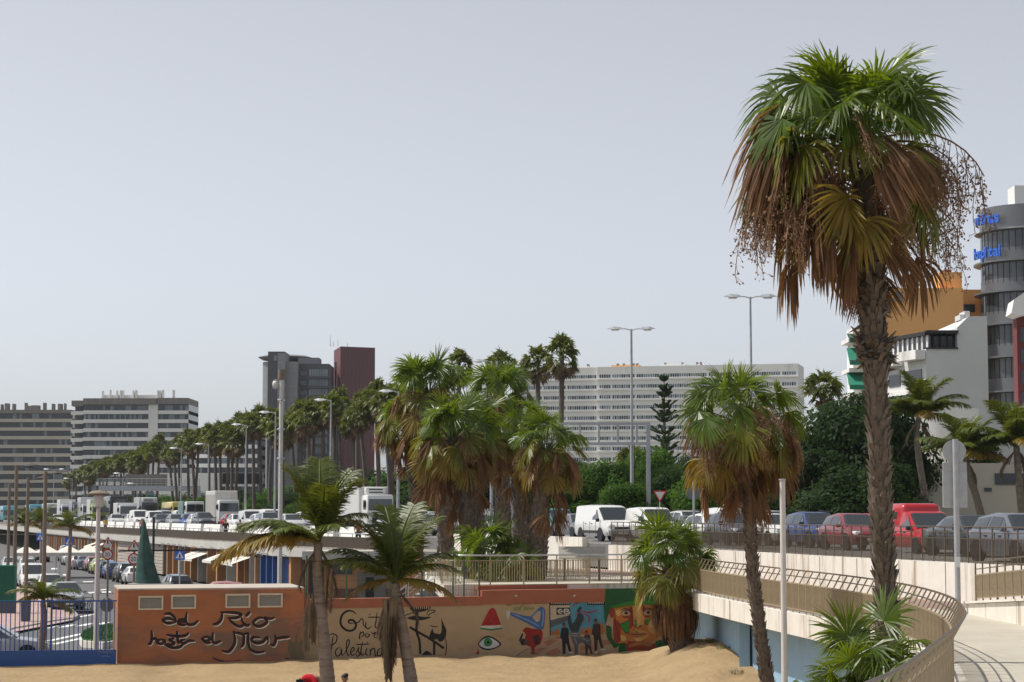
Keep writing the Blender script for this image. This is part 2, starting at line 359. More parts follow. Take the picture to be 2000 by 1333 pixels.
for j in range(24):
    for i in range(7):
        x, y = 5.2 + 1.2 * i, 28.6 + 1.2 * j
        if x > 11.7 or x < max(edge_x(y - .6), edge_x(y + .6)) + 1.0: continue
        ob('paving_slab', slab, pv, (x, y, ZP + 0.004 + 0.002 * random.Random(i * 37 + j).random()))
sheet('red_path', [(12.4, 57), (13.6, 56.6), (14.8, 60), (11.0, 74), (8.6, 86.6), (5, 99), (1.5, 103), (0.5, 100), (3.2, 96), (7.2, 84), (10, 72)], ZP + 0.012, 'red_tile')
sheet('red_path', [(7.2, 63), (8.6, 54), (9.6, 47), (10.1, 47), (9.6, 56), (8.2, 64)], ZP + 0.012, 'red_tile')
# blue wall below the deck, set back under it
def offs(pts, d):
    out = []
    for i, p in enumerate(pts):
        t = (pts[min(i + 1, len(pts) - 1)] - pts[max(i - 1, 0)]).normalized(); out.append(Vector((p.x - t.y * d, p.y + t.x * d, p.z)))
    return out
bw = offs(EDGE, 0.95); bw2 = offs(EDGE, 1.25)
mb = MB(); mb.prism([(p.x, p.y) for p in bw] + [(p.x, p.y) for p in reversed(bw2)], -0.6, 2.2)
tag(mb.build('blue_wall', M['blue_wall']), 'long curved blue painted wall below the promenade edge', 'wall')
for Y in (66.5, 48.0):
    x = edge_x(Y) + 0.8
    tag(MB().box((x, Y, 0.8), (0.34, 0.9, 2.8), -0.12).build('concrete_pier', M['blue_wall']), 'blue painted pier of the promenade wall ' + ('near the skirted palm on the sand drift' if Y > 60 else 'right of the plain white post'), 'pier')
# white retaining wall between promenade and highway
rw = [p for p in LC if 14 <= p.y <= 101]; rwo = [Vector((p.x - 0.32, p.y - 0.06, 0)) for p in rw]
tag(MB().prism([(p.x, p.y) for p in rw] + [(p.x, p.y) for p in reversed(rwo)], ZP - 0.3, ZR - 0.03).build('retaining_wall', M['white_wall']), 'stained white retaining wall between promenade and highway', 'wall')
rw = [p for p in LC if 101 <= p.y <= 128]; rwo = [Vector((p.x - 0.32, p.y - 0.1, 0)) for p in rw]
tag(MB().prism([(p.x, p.y) for p in rw] + [(p.x, p.y) for p in reversed(rwo)], ZP - 0.3, ZR + 0.30).build('low_white_wall', M['white_wall']), 'low curved white wall without railing beside the palms', 'wall')
mk('joint', (0.20, 0.17, 0.13), 0.9, 0.2, 3, world=True)
jm = MB().box((0, 0, 0), (.022, .006, 1.0)).mesh('formwork_joint', M['joint']); rwall = bpy.data.objects['retaining_wall']; dk_ = bpy.data.objects['promenade_deck']
for pth, par, zc, hh, outw in (([Vector((p.x - .33, p.y - .06, 0)) for p in LC if 40 <= p.y <= 100], rwall, (ZP + ZR) / 2, ZR - ZP - .1, 0), ([p.copy() for p in EDGE if p.y < 76], dk_, 2.5, .58, 0)):
    pp, _ = resample(pth, 3.4)
    for i in range(1, len(pp) - 1):
        d = pp[i + 1] - pp[i - 1]; ob('formwork_joint', jm, par, (pp[i].x, pp[i].y, zc), (0, 0, math.atan2(d.y, d.x)), (1, 1.6, hh))
# ramp wall on the right
p0, p1 = Vector((12.35, 56.2, 0)), Vector((12.5, 44, 0))
mb = MB().add([(12.35, 56.2, ZP - .1), (12.5, 44, ZP - .1), (13.0, 44, ZP - .1), (12.85, 56.2, ZP - .1), (12.35, 56.2, 3.06), (12.5, 44, 3.72), (13.0, 44, 3.72), (12.85, 56.2, 3.06)],
              [(3, 2, 1, 0), (4, 5, 6, 7), (0, 1, 5, 4), (1, 2, 6, 5), (2, 3, 7, 6), (3, 0, 4, 7)])
rampw = tag(mb.build('ramp_wall', M['white_wall']), 'low white ramp wall with weathered render at the right edge', 'wall')
MB().add([(12.27, 56.3, 3.07), (12.42, 44, 3.73), (13.08, 44, 3.73), (12.93, 56.3, 3.07), (12.27, 56.3, 3.13), (12.42, 44, 3.79), (13.08, 44, 3.79), (12.93, 56.3, 3.13)],
         [(3, 2, 1, 0), (4, 5, 6, 7), (0, 1, 5, 4), (1, 2, 6, 5), (2, 3, 7, 6), (3, 0, 4, 7)]).build('coping', M['white_wall'], rampw)
# viaduct promenade above the shops
va = [(x, y) for x, y in VE]; vb = [(lx(y) - 0.05, y) for x, y in VE]
mb = MB().prism(va + vb[::-1] , 2.7, ZV)
struct(mb.build('viaduct_deck', M['concrete']))
struct(MB().add([(x + 0.4, y, ZV + 0.005) for x, y in va] + [(x - 0.2, y, ZV + 0.005) for x, y in vb[::-1]], [tuple(range(2 * len(va)))]).build('viaduct_pavement', M['pave_dark']))
# far hill
mb = MB()
for j in range(12):
    for i in range(60):
        x = 40 + i * 12; y = 900 + j * 60
        h = 80 * math.exp(-((x - 420) / 230) ** 2) * sm(0, 5, j) + 22 * math.exp(-((x - 150) / 110) ** 2) * sm(0, 4, j)
        mb.v.append((x, y, 3.0 + h * (1 + 0.35 * noise.noise(Vector((x * .012, y * .012, 1)))) + 6 * noise.noise(Vector((x * .03, y * .03, 0)))))
for j in range(11):
    for i in range(59): mb.f.append((j * 60 + i, j * 60 + i + 1, (j + 1) * 60 + i + 1, (j + 1) * 60 + i))
struct(mb.build('hill', M['hill'], smooth=1))
# ---------------------------------------------------------------- railings
def railing(name, label, path, h, step, m_post, m_bars, nb, panel=(0.12, 0.8), kink=0.0, rails=(1.0,), bar_r=0.008, post=(0.05, 0.03), rail_r=0.022, m_rail=None, cat='railing', pname='bar_panel'):
    pts, st = resample(path, step); base = pts[0]
    root = thing(name, label, cat, base)
    z1 = panel[1]
    pm = MB().beam((0, 0, -0.05), (0, 0, z1), post[0], post[1])
    if kink: pm.beam((0, 0, z1 - .01), (0, kink, h), post[0], post[1])
    else: pm.beam((0, 0, z1 - .01), (0, 0, h), post[0] * .96, post[1] * .96)
    pm = pm.mesh('post', m_post)
    bm = MB()
    for k in range(nb):
        x = st * (k + 0.5) / nb; bm.beam((x, 0, panel[0]), (x, 0, z1), bar_r * 2, bar_r * 2)
    bm.beam((0.02, 0, panel[0]), (st - 0.02, 0, panel[0]), 0.025, 0.03); bm.beam((0.02, 0, z1), (st - 0.02, 0, z1), 0.035, 0.035)
    bm = bm.mesh(pname, m_bars)
    for i, p in enumerate(pts):
        d = (pts[min(i + 1, len(pts) - 1)] - pts[max(i - 1, 0)]); a = math.atan2(d.y, d.x)
        ob('post', pm, root, p - base, (0, 0, a))
        if i < len(pts) - 1:
            e = pts[i + 1] - p; stuff(ob(pname, bm, root, p - base, (0, -math.asin(max(-1, min(1, e.z / e.length))), math.atan2(e.y, e.x))))
    for q in rails:
        off = kink * max(0, (q * h - z1) / (h - z1)) if h > z1 else 0
        tp = []
        for i, p in enumerate(pts):
            d = (pts[min(i + 1, len(pts) - 1)] - pts[max(i - 1, 0)]).normalized(); tp.append(p - base + Vector((-d.y * off, d.x * off, q * h)))
        MB().tube(tp, rail_r * (1 if q == 1 else 0.7), 6).build('top_rail' if q == 1 else 'rail', m_rail or m_post, root, smooth=1)
    return root
prom_path = [Vector((p.x + 0.02, p.y, ZP)) for p in offs(EDGE, 0.12) if p.y < 75.5]
railing('promenade_railing', 'curved beige metal railing with bent posts along the promenade edge', prom_path, 1.15, 0.72, M['rail_beige'], M['rail_beige'], 13, panel=(0.10, 0.80), kink=0.20, rails=(1.0, 0.86), bar_r=0.0105, m_rail=M['rail_bronze'])
hw_path = [Vector((p.x - 0.16, p.y, ZR - 0.03)) for p in LC if 40 <= p.y <= 101.5]
railing('highway_railing', 'dark bronze railing with slatted panels in front of the near cars', hw_path, 1.10, 0.80, M['rail_bronze'], M['rail_bronze'], 9, panel=(0.06, 0.74), rails=(1.0, 0.84), bar_r=0.0085)
railing('ramp_railing', 'straight bronze railing on the low white ramp wall', [Vector((12.6, 56.0, 3.13)), Vector((12.75, 44, 3.79))], 1.05, 0.78, M['rail_bronze'], M['rail_beige'], 14, panel=(0.10, 0.72), rails=(1.0, 0.84), bar_r=0.013)
railing('viaduct_railing', 'long brown railing above the shop fronts of the viaduct', [Vector((x + 0.25, y, ZV)) for x, y in VE[0:8]], 1.0, 2.4, M['rail_bronze'], M['rail_bronze'], 34, panel=(0.10, 0.78), rails=(1.0,), bar_r=0.020, m_rail=M['steel'], rail_r=0.03)
# stainless railing of the platform above the mural
plat = [Vector((-3.0, 86, ZP)), Vector((-2.75, 80.5, ZP)), Vector((-2.2, 79.3, ZP)), Vector((-1.0, 79.35, ZP)), Vector((2.0, 80.4, ZP)), Vector((5.6, 81.7, ZP))]
railing('platform_railing', 'stainless steel balustrade with thin bars above the mural wall', plat, 1.12, 1.35, M['rail_beige'], M['rail_beige'], 13, panel=(0.10, 0.92), rails=(1.0,), bar_r=0.010, m_rail=M['steel'], rail_r=0.035)
inner = [Vector((-3.6, 88, ZP)), Vector((-1.5, 86.5, ZP)), Vector((1.2, 86.6, ZP)), Vector((3.2, 87.6, ZP))]
railing('inner_railing', 'beige slatted railing around the palm bed behind the platform', inner, 1.0, 1.1, M['rail_beige'], M['rail_beige'], 14, panel=(0.10, 0.78), rails=(1.0,), bar_r=0.014, m_rail=M['rail_bronze'])
# ---------------------------------------------------------------- orange utility building and mural wall
def onplane(px, py, P, Q, off):
    n = Vector((-(Q - P).y, (Q - P).x, 0)).normalized()
    if n.y > 0: n = -n
    d = ray(px, py); c = Vector((0, 0, CZ)); P0 = Vector((P.x, P.y, 0)) + n * off
    t = (P0 - Vector((0, 0, CZ))).dot(n) / d.dot(n); return c + d * t
U0, U1 = Vector((gx(236, 73.4), 73.4, 0)), Vector((gx(597, 74.9), 74.9, 0))
ud = (U1 - U0).normalized(); un = Vector((-ud.y, ud.x, 0))
ub = thing('utility_building', 'low orange utility building with four louvred vents and black lettering', 'building', U0)
ua = math.atan2(ud.y, ud.x)
def ul(x, y, z): return ud * x + un * y + Vector((0, 0, z))
UL = (U1 - U0).length
mb = MB().prism([ul(0, 0, 0)[:2], ul(UL, 0, 0)[:2], ul(UL, 4.2, 0)[:2], ul(0, 4.2, 0)[:2]], -0.6, 2.80); mb.build('wall', M['orange_wall'], ub)
MB().prism([ul(.0, .05, 0)[:2], ul(UL, .05, 0)[:2], ul(UL, 4.2, 0)[:2], ul(.0, 4.2, 0)[:2]], 2.802, 2.86).build('roof', M['roof_white'], ub)
for (x0, y0, x1, y1) in ((270, 1164, 319, 1192), (334, 1162, 383, 1190), (440, 1160, 489, 1188), (503, 1159, 552, 1187)):
    a = onplane(x0, y1, U0, U1, 0) - U0; b = onplane(x1, y0, U0, U1, 0) - U0
    cx = (a + b) / 2; wv = math.hypot(b.x - a.x, b.y - a.y); hv = b.z - a.z
    v = ob('vent', None, ub, cx + un * -0.0, (0, 0, ua)); v.empty_display_size = 0.1
    fr = MB()
    for s_ in (-1, 1):
        fr.box((s_ * (wv / 2 - .03), -0.02, 0), (0.06, 0.08, hv)); fr.box((0, -0.02, s_ * (hv / 2 - .03)), (wv - .122, 0.078, 0.06))
    fr.build('vent_frame', M['cream_frame'], v)
    sl = MB()
    for k in range(9): sl.add([(-wv / 2 + .05, -.005, -hv / 2 + .07 + k * .044), (wv / 2 - .05, -.005, -hv / 2 + .07 + k * .044), (wv / 2 - .05, -.03, -hv / 2 + .045 + k * .044), (-wv / 2 + .05, -.03, -hv / 2 + .045 + k * .044)], [(0, 1, 2, 3)])
    stuff(sl.build('louvre_slats', M['louvre'], v)); MB().box((0, -0.003, 0), (wv - .1, .004, hv - .1)).build('vent_back', M['louvre'], v)
W0, W1 = Vector((gx(597, 75.35), 75.35, 0)), Vector((gx(1290, 81.4), 81.4, 0))
wd = (W1 - W0).normalized(); wnn = Vector((-wd.y, wd.x, 0)); WL = (W1 - W0).length
mw = thing('mural_wall', 'long low cream wall with painted murals and terracotta top band', 'wall', W0)
def wl_(x, y, z): return wd * x + wnn * y + Vector((0, 0, z))
WS = ((onplane(941, 1160, W0, W1, 0) - W0)).dot(wd)
def wprism(x0, x1, y0, y1, z0, z1): return MB().prism([wl_(x0, y0, 0)[:2], wl_(x1, y0, 0)[:2], wl_(x1, y1, 0)[:2], wl_(x0, y1, 0)[:2]], z0, z1)
wprism(0, WS, 0, .4, -.6, 2.06).build('wall', M['cream_mural'], mw); wprism(WS, WL, 0.002, .42, -.6, 2.1).build('wall', M['cream_mural'], mw)
wprism(0, WS - .002, -.03, .43, 2.06, 2.40).build('top_band', M['terracotta'], mw)
xb = ((onplane(1181, 1160, W0, W1, 0) - W0)).dot(wd)
wprism(WS, xb, -.04, .46, 2.1, 2.62).build('top_band', M['terracotta'], mw)
M['mural_green'] = mat('mural_green', (0.012, 0.07, 0.02), 0.8, 0.35, 1.2, world=True)
wprism(xb + .002, WL, -.038, .46, 2.1, 2.60).build('top_band', M['mural_green'], mw)
wprism(WS + .05, WL, 0.5, 0.8, 2.62, 2.78).build('parapet', M['terracotta'], mw)
for px in (1008, 1122):
    p = onplane(px, 1164, W0, W1, 0.04) - W0; MB().lathe([(0.0, .05), (0.06, .03), (0.06, -.03), (0.0, -.05)], 8, p).build('wall_lamp', M['steel'], mw)
# ---------------------------------------------------------------- paint on the walls (flat print, a few millimetres proud)
PM = {}
def pcol(c):
    if c not in PM: PM[c] = mat('mural_paint', c, 0.8, 0.18, 2.5, world=True)
    return PM[c]
def ribbon(mb, pts, wdt, P, Q, off, O, tf, taper=True, sh=(0, 0)):
    q = crom([(p[0], p[1], 0) for p in pts], 6); L, Rr = [], []
    n = len(q)
    for i, p in enumerate(q):
        d = (q[min(i + 1, n - 1)] - q[max(i - 1, 0)]); d = d.normalized() if d.length else Vector((1, 0, 0))
        t = i / (n - 1); k = wdt * (0.35 + 0.65 * min(1, 4 * min(t, 1 - t) + .15)) if taper else wdt
        nn = Vector((-d.y, d.x, 0)) * k / 2
        for lst, v in ((L, p + nn), (Rr, p - nn)):
            x, y = tf(v.x + sh[0], v.y + sh[1]); lst.append(onplane(x, y, P, Q, off) - O)
    mb.strip(L, Rr)
def crop(x0, y0, s): return lambda x, y: (x0 + x / s, y0 + y / s)
def strokes(name, S_, w, col, wall, tf, off, sh=(0, 0), taper=True):
    P, Q, root = wall; mb = MB()
    for s in S_: ribbon(mb, s, w, P, Q, off, root.location, tf, taper, sh)
    return mb.build(name, pcol(col), root)
def polys(name, PS, col, wall, tf, off, smooth=True):
    P, Q, root = wall; mb = MB()
    for ps in PS:
        if smooth: ps = [(v.x, v.y) for v in crom([(x, y, 0) for x, y in ps + ps[:1]], 4)][:-1]
        mb.add([onplane(*tf(x, y), P, Q, off) - root.location for x, y in ps], [tuple(range(len(ps)))])
    return mb.build(name, pcol(col), root)
UW, MW = (U0, U1, ub), (W0, W1, mw)
t1 = crop(220, 1120, 4.651)
rio = [[(468, 370), (520, 366), (562, 402), (575, 442)], [(575, 440), (500, 452), (455, 425), (505, 408), (562, 428)],
       [(598, 440), (655, 440), (640, 418), (600, 428), (600, 458), (640, 468), (670, 462)], [(674, 350), (664, 420), (684, 462), (735, 460), (780, 425)],
       [(905, 462), (950, 455), (985, 415), (996, 350)], [(975, 352), (1100, 356), (1168, 372), (1125, 402), (1040, 405)], [(1050, 408), (1100, 458), (1150, 482), (1195, 468)],
       [(1172, 400), (1180, 440), (1215, 472), (1245, 462)], [(1208, 388), (1225, 372), (1246, 348)], [(1385, 408), (1330, 402), (1278, 440), (1300, 476), (1352, 476), (1402, 440), (1380, 404), (1430, 412), (1472, 398)],
       [(352, 515), (356, 580), (345, 630), (320, 645)], [(352, 604), (388, 590), (402, 632)], [(460, 600), (415, 606), (408, 632), (450, 636), (470, 606), (482, 636)],
       [(560, 592), (515, 602), (560, 632), (520, 648), (478, 640)], [(585, 520), (590, 600), (604, 640)], [(485, 556), (560, 570), (650, 566), (692, 538)],
       [(660, 598), (618, 612), (640, 636), (690, 612), (745, 612)], [(468, 642), (530, 672), (600, 670), (642, 640)],
       [(812, 582), (865, 578), (880, 602), (838, 612), (808, 590), (850, 630), (895, 626)], [(912, 535), (905, 600), (928, 632), (985, 612)],
       [(990, 702), (1050, 710), (1095, 660), (1112, 600), (1095, 522)], [(1090, 532), (1150, 545), (1188, 562), (1186, 640), (1160, 672)],
       [(1186, 558), (1228, 545), (1230, 620), (1252, 690), (1310, 716), (1382, 708)], [(1340, 584), (1288, 578), (1258, 600), (1300, 632), (1362, 622), (1402, 580), (1412, 632)],
       [(1474, 556), (1482, 600), (1462, 650), (1428, 642)], [(1480, 592), (1540, 582), (1606, 576)]]
for col, sh, off in (((0.03, 0.20, 0.12), (13, 20), .003), ((0.62, 0.58, 0.52), (9, 14), .005), ((0.30, 0.02, 0.015), (3, 6), .007), ((0.018, 0.012, 0.012), (0, 0), .009)):
    strokes('painted_lettering', rio, 24, col, UW, t1, off, sh)
polys('painted_plant', [[(1590, 700), (1610, 560), (1640, 640), (1690, 480), (1680, 640), (1760, 540), (1720, 680), (1740, 800), (1640, 800)]], (0.13, 0.10, 0.055), UW, t1, .003)
strokes('painted_leaf', [[(905, 765), (960, 790), (1020, 800)], [(1560, 768), (1620, 785), (1700, 790)]], 16, (0.06, 0.03, 0.04), UW, t1, .003)
strokes('painted_leaf', [[(1020, 800), (1110, 798), (1170, 785)]], 14, (0.25, 0.03, 0.03), UW, t1, .003)
t2 = crop(640, 1150, 6.25); BK = (0.016, 0.014, 0.013)
strokes('painted_lettering', [[(345, 312), (300, 276), (240, 275), (180, 320), (156, 400), (180, 470), (250, 514), (320, 500), (346, 440), (310, 388), (262, 388), (258, 415), (295, 428)]], 27, BK, MW, t2, .004)
strokes('painted_lettering', [[(290, 425), (370, 412), (412, 370), (432, 385), (436, 440), (470, 484)], [(470, 400), (464, 460), (490, 490), (535, 460)], [(602, 292), (590, 400), (578, 458), (610, 484), (670, 450)], [(488, 350), (690, 350)], [(706, 408), (670, 440), (690, 478), (735, 450), (706, 408)], [(505, 315), (520, 322)],
       [(402, 520), (388, 590), (396, 622)], [(385, 565), (430, 530), (442, 560), (408, 586)], [(482, 545), (458, 570), (480, 594), (512, 570), (482, 545)], [(530, 528), (552, 552), (584, 534), (566, 590), (596, 604)],
       [(68, 572), (50, 700), (40, 845)], [(0, 580), (60, 552), (112, 580), (102, 650), (50, 690), (10, 684)], [(165, 728), (120, 728), (93, 780), (118, 826), (160, 792), (167, 738), (174, 812), (202, 800)],
       [(200, 800), (258, 690), (262, 630), (236, 640), (230, 740), (245, 812), (272, 800)], [(270, 790), (322, 750), (310, 716), (280, 760), (294, 812), (340, 800)], [(340, 800), (382, 718), (370, 760), (396, 800), (362, 828), (345, 810)],
       [(426, 650), (405, 760), (420, 814), (452, 790)], [(342, 682), (512, 678)], [(482, 720), (464, 790), (492, 816)], [(476, 656), (492, 660)], [(520, 730), (518, 822), (526, 760), (562, 728), (576, 760), (580, 824), (606, 800)], [(668, 726), (620, 748), (606, 812), (650, 812), (670, 738), (690, 812)]], 15, BK, MW, t2, .004)
# plain generic line drawing: a scalloped flower over leaf tongues and a slanting band
polys('painted_flower', [[(1000, 230), (1010, 195), (1060, 182), (1130, 178), (1200, 185), (1250, 205), (1255, 240), (1200, 270), (1130, 285), (1060, 280), (1010, 260)]], BK, MW, t2, .004)
for k in range(9):
    x = 1025 + k * 25; polys('painted_petal', [[(x, 215), (x + 9, 205), (x + 16, 220), (x + 11, 250), (x + 4, 250)]], (0.40, 0.29, 0.18), MW, t2, .006)
strokes('painted_stem', [[(1095, 280), (1090, 400), (1085, 520), (1120, 640), (1130, 800)], [(1000, 470), (1120, 540), (1260, 620), (1420, 730)], [(1300, 640), (1300, 860)]], 30, BK, MW, t2, .004, taper=False)
polys('painted_leaf', [[(1385, 360), (1420, 440), (1450, 520), (1430, 610), (1370, 650), (1340, 600), (1390, 520)], [(1280, 480), (1300, 540), (1370, 560), (1330, 620), (1240, 600)], [(960, 360), (1060, 330), (1160, 345), (1265, 350), (1160, 385), (1040, 385)], [(1110, 860), (1200, 760), (1290, 820), (1300, 880), (1120, 882)]], BK, MW, t2, .004)
strokes('painted_outline', [[(1440, 600), (1450, 720), (1430, 830), (1390, 880)], [(1250, 450), (1300, 465), (1350, 460)], [(1205, 330), (1240, 265), (1315, 275), (1250, 310), (1215, 350)], [(920, 340), (1020, 300), (1080, 290)]], 12, BK, MW, t2, .004)
t3 = crop(850, 900, 3.078)     # watermelon, eye, lettering
polys('painted_watermelon', [[(340, 884), (360, 892), (398, 990), (275, 994), (322, 900)]], (0.33, 0.018, 0.02), MW, t3, .004, False)
polys('painted_rind', [[(274, 994), (398, 989), (401, 1003), (340, 1012), (273, 1004)]], (0.55, 0.5, 0.45), MW, t3, .005, False)
polys('painted_rind', [[(273, 1004), (340, 1012), (401, 1002), (402, 1012), (340, 1022), (272, 1014)]], (0.02, 0.17, 0.08), MW, t3, .005, False)
polys('painted_seed', [[(x, y), (x + 4, y + 5), (x, y + 11), (x - 3, y + 6)] for x, y in ((335, 920), (318, 950), (345, 948), (365, 955), (305, 972), (335, 975), (372, 975))], BK, MW, t3, .006, False)
polys('painted_watermelon', [[(258, 1130), (277, 1197), (232, 1199)]], (0.30, 0.02, 0.025), MW, t3, .004, False)
polys('painted_eye', [[(254, 1102), (285, 1065), (325, 1054), (365, 1072), (398, 1105), (360, 1130), (315, 1140), (275, 1128)]], BK, MW, t3, .004)
polys('painted_eye', [[(262, 1102), (290, 1073), (325, 1064), (360, 1080), (386, 1106), (355, 1124), (315, 1130), (280, 1120)]], (0.55, 0.55, 0.58), MW, t3, .006)
polys('painted_iris', [[(292, 1095), (300, 1070), (325, 1066), (342, 1085), (338, 1108), (315, 1118), (298, 1112)]], (0.03, 0.20, 0.07), MW, t3, .008)
polys('painted_pupil', [[(309, 1092), (318, 1083), (328, 1092), (318, 1102)]], BK, MW, t3, .010)
def words(txt, size, px, py, wall, col, off, slant=0.0):
    cu = bpy.data.curves.new('lettering', 'FONT'); cu.body = txt; cu.size = size; cu.align_x = 'LEFT'; cu.shear = slant
    if wall is None and col is M['logo_blue']: cu.offset = .045; cu.extrude = .10
    o = bpy.data.objects.new('lettering', cu); COL.objects.link(o)
    dg = bpy.context.evaluated_depsgraph_get(); me = bpy.data.meshes.new_from_object(o.evaluated_get(dg)); bpy.data.objects.remove(o)
    me.materials.clear(); me.materials.append(col if not isinstance(col, tuple) else pcol(col))
    if wall is None: return me
    P, Q, root = wall; p = onplane(px, py, P, Q, off) - root.location; d = Q - P
    return ob('painted_lettering', me, root, p, (math.pi / 2, 0, math.atan2(d.y, d.x)))
words('@campsbreakerz', 0.27, 987, 1181, MW, (0.16, 0.02, 0.03), .005)
words('still alive', 0.25, 1002, 1193, MW, (0.05, 0.20, 0.02), .005, 0.3)
# dancer on one hand
t4 = crop(960, 1150, 5.556)
polys('painted_leg', [[(200, 250), (300, 280), (400, 300), (440, 290), (520, 205), (560, 205), (580, 240), (575, 380), (560, 440), (500, 440), (430, 400), (330, 350), (210, 290)]], (0.05, 0.12, 0.30), MW, t4, .004)
polys('painted_leg', [[(440, 310), (500, 250), (530, 250), (525, 340), (490, 360)]], (0.44, 0.33, 0.21), MW, t4, .006)
strokes('painted_fold', [[(215, 270), (320, 310), (430, 360), (520, 410)], [(560, 220), (560, 330), (545, 420)], [(450, 300), (510, 240)]], 14, (0.16, 0.28, 0.48), MW, t4, .008)
polys('painted_shoe', [[(160, 235), (185, 240), (205, 250), (200, 285), (182, 330), (165, 320)]], (0.45, 0.45, 0.45), MW, t4, .006)
polys('painted_jacket', [[(335, 455), (380, 420), (440, 435), (540, 450), (555, 520), (530, 600), (470, 640), (470, 780), (435, 780), (430, 640), (390, 620), (360, 560), (370, 500)]], (0.26, 0.014, 0.014), MW, t4, .005)
polys('painted_jacket', [[(445, 520), (510, 500), (525, 570), (480, 610)]], (0.03, 0.02, 0.02), MW, t4, .007)
polys('painted_head', [[(315, 560), (345, 545), (400, 550), (410, 590), (380, 612), (330, 612)]], (0.10, 0.045, 0.03), MW, t4, .007)
polys('painted_cap', [[(310, 570), (335, 545), (360, 550), (350, 612), (322, 608)], [(298, 560), (330, 490), (345, 500), (312, 570)]], (0.02, 0.018, 0.02), MW, t4, .009)
# schoolyard scene: painted floor, graffiti panel, kids
polys('painted_floor', [[(215, 770), (400, 640), (560, 535), (640, 505), (1320, 495), (1380, 720), (900, 760)]], (0.37, 0.25, 0.17), MW, t4, .003, False)
polys('painted_tile', [[(560, 580), (650, 550), (720, 560), (610, 625)], [(400, 700), (520, 640), (600, 640), (500, 720)], [(700, 520), (760, 512), (740, 550), (690, 548)], [(600, 690), (720, 640), (760, 690), (600, 760)], [(960, 620), (1100, 610), (1100, 660), (960, 670)], [(1200, 560), (1300, 550), (1330, 600), (1220, 610)], [(960, 700), (1180, 690), (1190, 730), (960, 745)]], (0.33, 0.155, 0.095), MW, t4, .005, False)
strokes('painted_line', [[(215, 770), (310, 705), (400, 645)]], 6, (0.04, 0.03, 0.03), MW, t4, .006)
polys('painted_panel', [[(632, 130), (850, 128), (848, 300), (640, 345)]], (0.46, 0.40, 0.30), MW, t4, .004, False)
polys('painted_panel', [[(850, 128), (1235, 125), (1230, 495), (640, 505), (640, 345), (848, 300)]], (0.07, 0.24, 0.34), MW, t4, .004, False)
polys('painted_panel', [[(640, 345), (830, 292), (840, 345), (640, 425)]], (0.08, 0.09, 0.11), MW, t4, .006, False)
polys('painted_border', [[(628, 128), (852, 126), (852, 180), (628, 182)], [(1038, 126), (1238, 124), (1238, 178), (1040, 180)], [(628, 182), (638, 182), (642, 505), (632, 505)], [(705, 208), (850, 205), (856, 280), (705, 285)]], (0.015, 0.015, 0.02), MW, t4, .006, False)
strokes('painted_marks', [[(650 + 24 * k, 168), (660 + 24 * k, 140), (672 + 24 * k, 168)] for k in range(8)] + [[(1050 + 24 * k, 165), (1062 + 24 * k, 138), (1072 + 24 * k, 166)] for k in range(7)], 7, (0.5, 0.48, 0.45), MW, t4, .008, taper=False)
strokes('painted_letters', [[(765, 228), (735, 228), (722, 245), (735, 266), (765, 268)], [(722, 247), (790, 247)], [(790, 222), (790, 272)], [(790, 224), (830, 226), (835, 242), (795, 247), (845, 256), (835, 272), (790, 272)]], 11, (0.55, 0.53, 0.48), MW, t4, .009, taper=False)
strokes('painted_swirl', [[(900, 300), (980, 250), (1060, 260), (1160, 230)], [(1000, 270), (1060, 310), (1050, 370)], [(970, 280), (1000, 330), (990, 370)], [(880, 200), (920, 160), (1000, 140)]], 14, (0.28, 0.03, 0.05), MW, t4, .007)
polys('painted_flames', [[(650, 500), (660, 450), (690, 470), (720, 420), (740, 500)], [(960, 495), (990, 420), (1010, 450), (1050, 410), (1090, 440), (1190, 370), (1215, 495)]], (0.36, 0.12, 0.03), MW, t4, .006)
for dx, dy, k, c in ((0, 0, 1, (0.012, 0.014, 0.02)), (345, -35, 1.02, (0.035, 0.02, 0.015)), (245, 20, 0.82, (0.05, 0.03, 0.03))):
    f = lambda x, y: (785 + dx + (x - 785) * k, 740 + dy + (y - 740) * k)
    polys('painted_child', [[f(*p) for p in [(760, 430), (790, 420), (835, 440), (840, 560), (870, 690), (845, 695), (810, 590), (800, 720), (775, 730), (765, 560), (745, 530)]]], c, MW, t4, .008)
    polys('painted_face', [[f(*p) for p in [(768, 395), (790, 385), (802, 400), (795, 425), (775, 425)]]], (0.17, 0.08, 0.05), MW, t4, .009)
    polys('painted_hair', [[f(*p) for p in [(764, 400), (775, 372), (798, 374), (804, 398), (785, 388)]]], BK, MW, t4, .011)
    polys('painted_shoe', [[f(*p) for p in [(778, 720), (802, 710), (798, 742), (780, 742)]], [f(*p) for p in [(840, 685), (885, 690), (880, 704), (840, 702)]]], (0.5, 0.48, 0.45), MW, t4, .011)
polys('painted_dancer', [[(825, 300), (855, 290), (880, 380), (940, 270), (925, 240), (965, 195), (980, 215), (955, 255), (1000, 300), (960, 420), (930, 480), (870, 470), (835, 390)]], (0.025, 0.04, 0.05), MW, t4, .012)
polys('painted_dancer', [[(850, 470), (930, 470), (965, 500), (960, 520), (1060, 540), (1085, 580), (1060, 620), (1000, 590), (945, 610), (935, 750), (905, 760), (900, 640), (870, 560)]], (0.10, 0.10, 0.11), MW, t4, .013)
strokes('painted_fold', [[(860, 490), (950, 490)], [(860, 510), (955, 515)], [(900, 540), (930, 600)], [(980, 540), (1060, 570)]], 7, (0.32, 0.32, 0.33), MW, t4, .015)
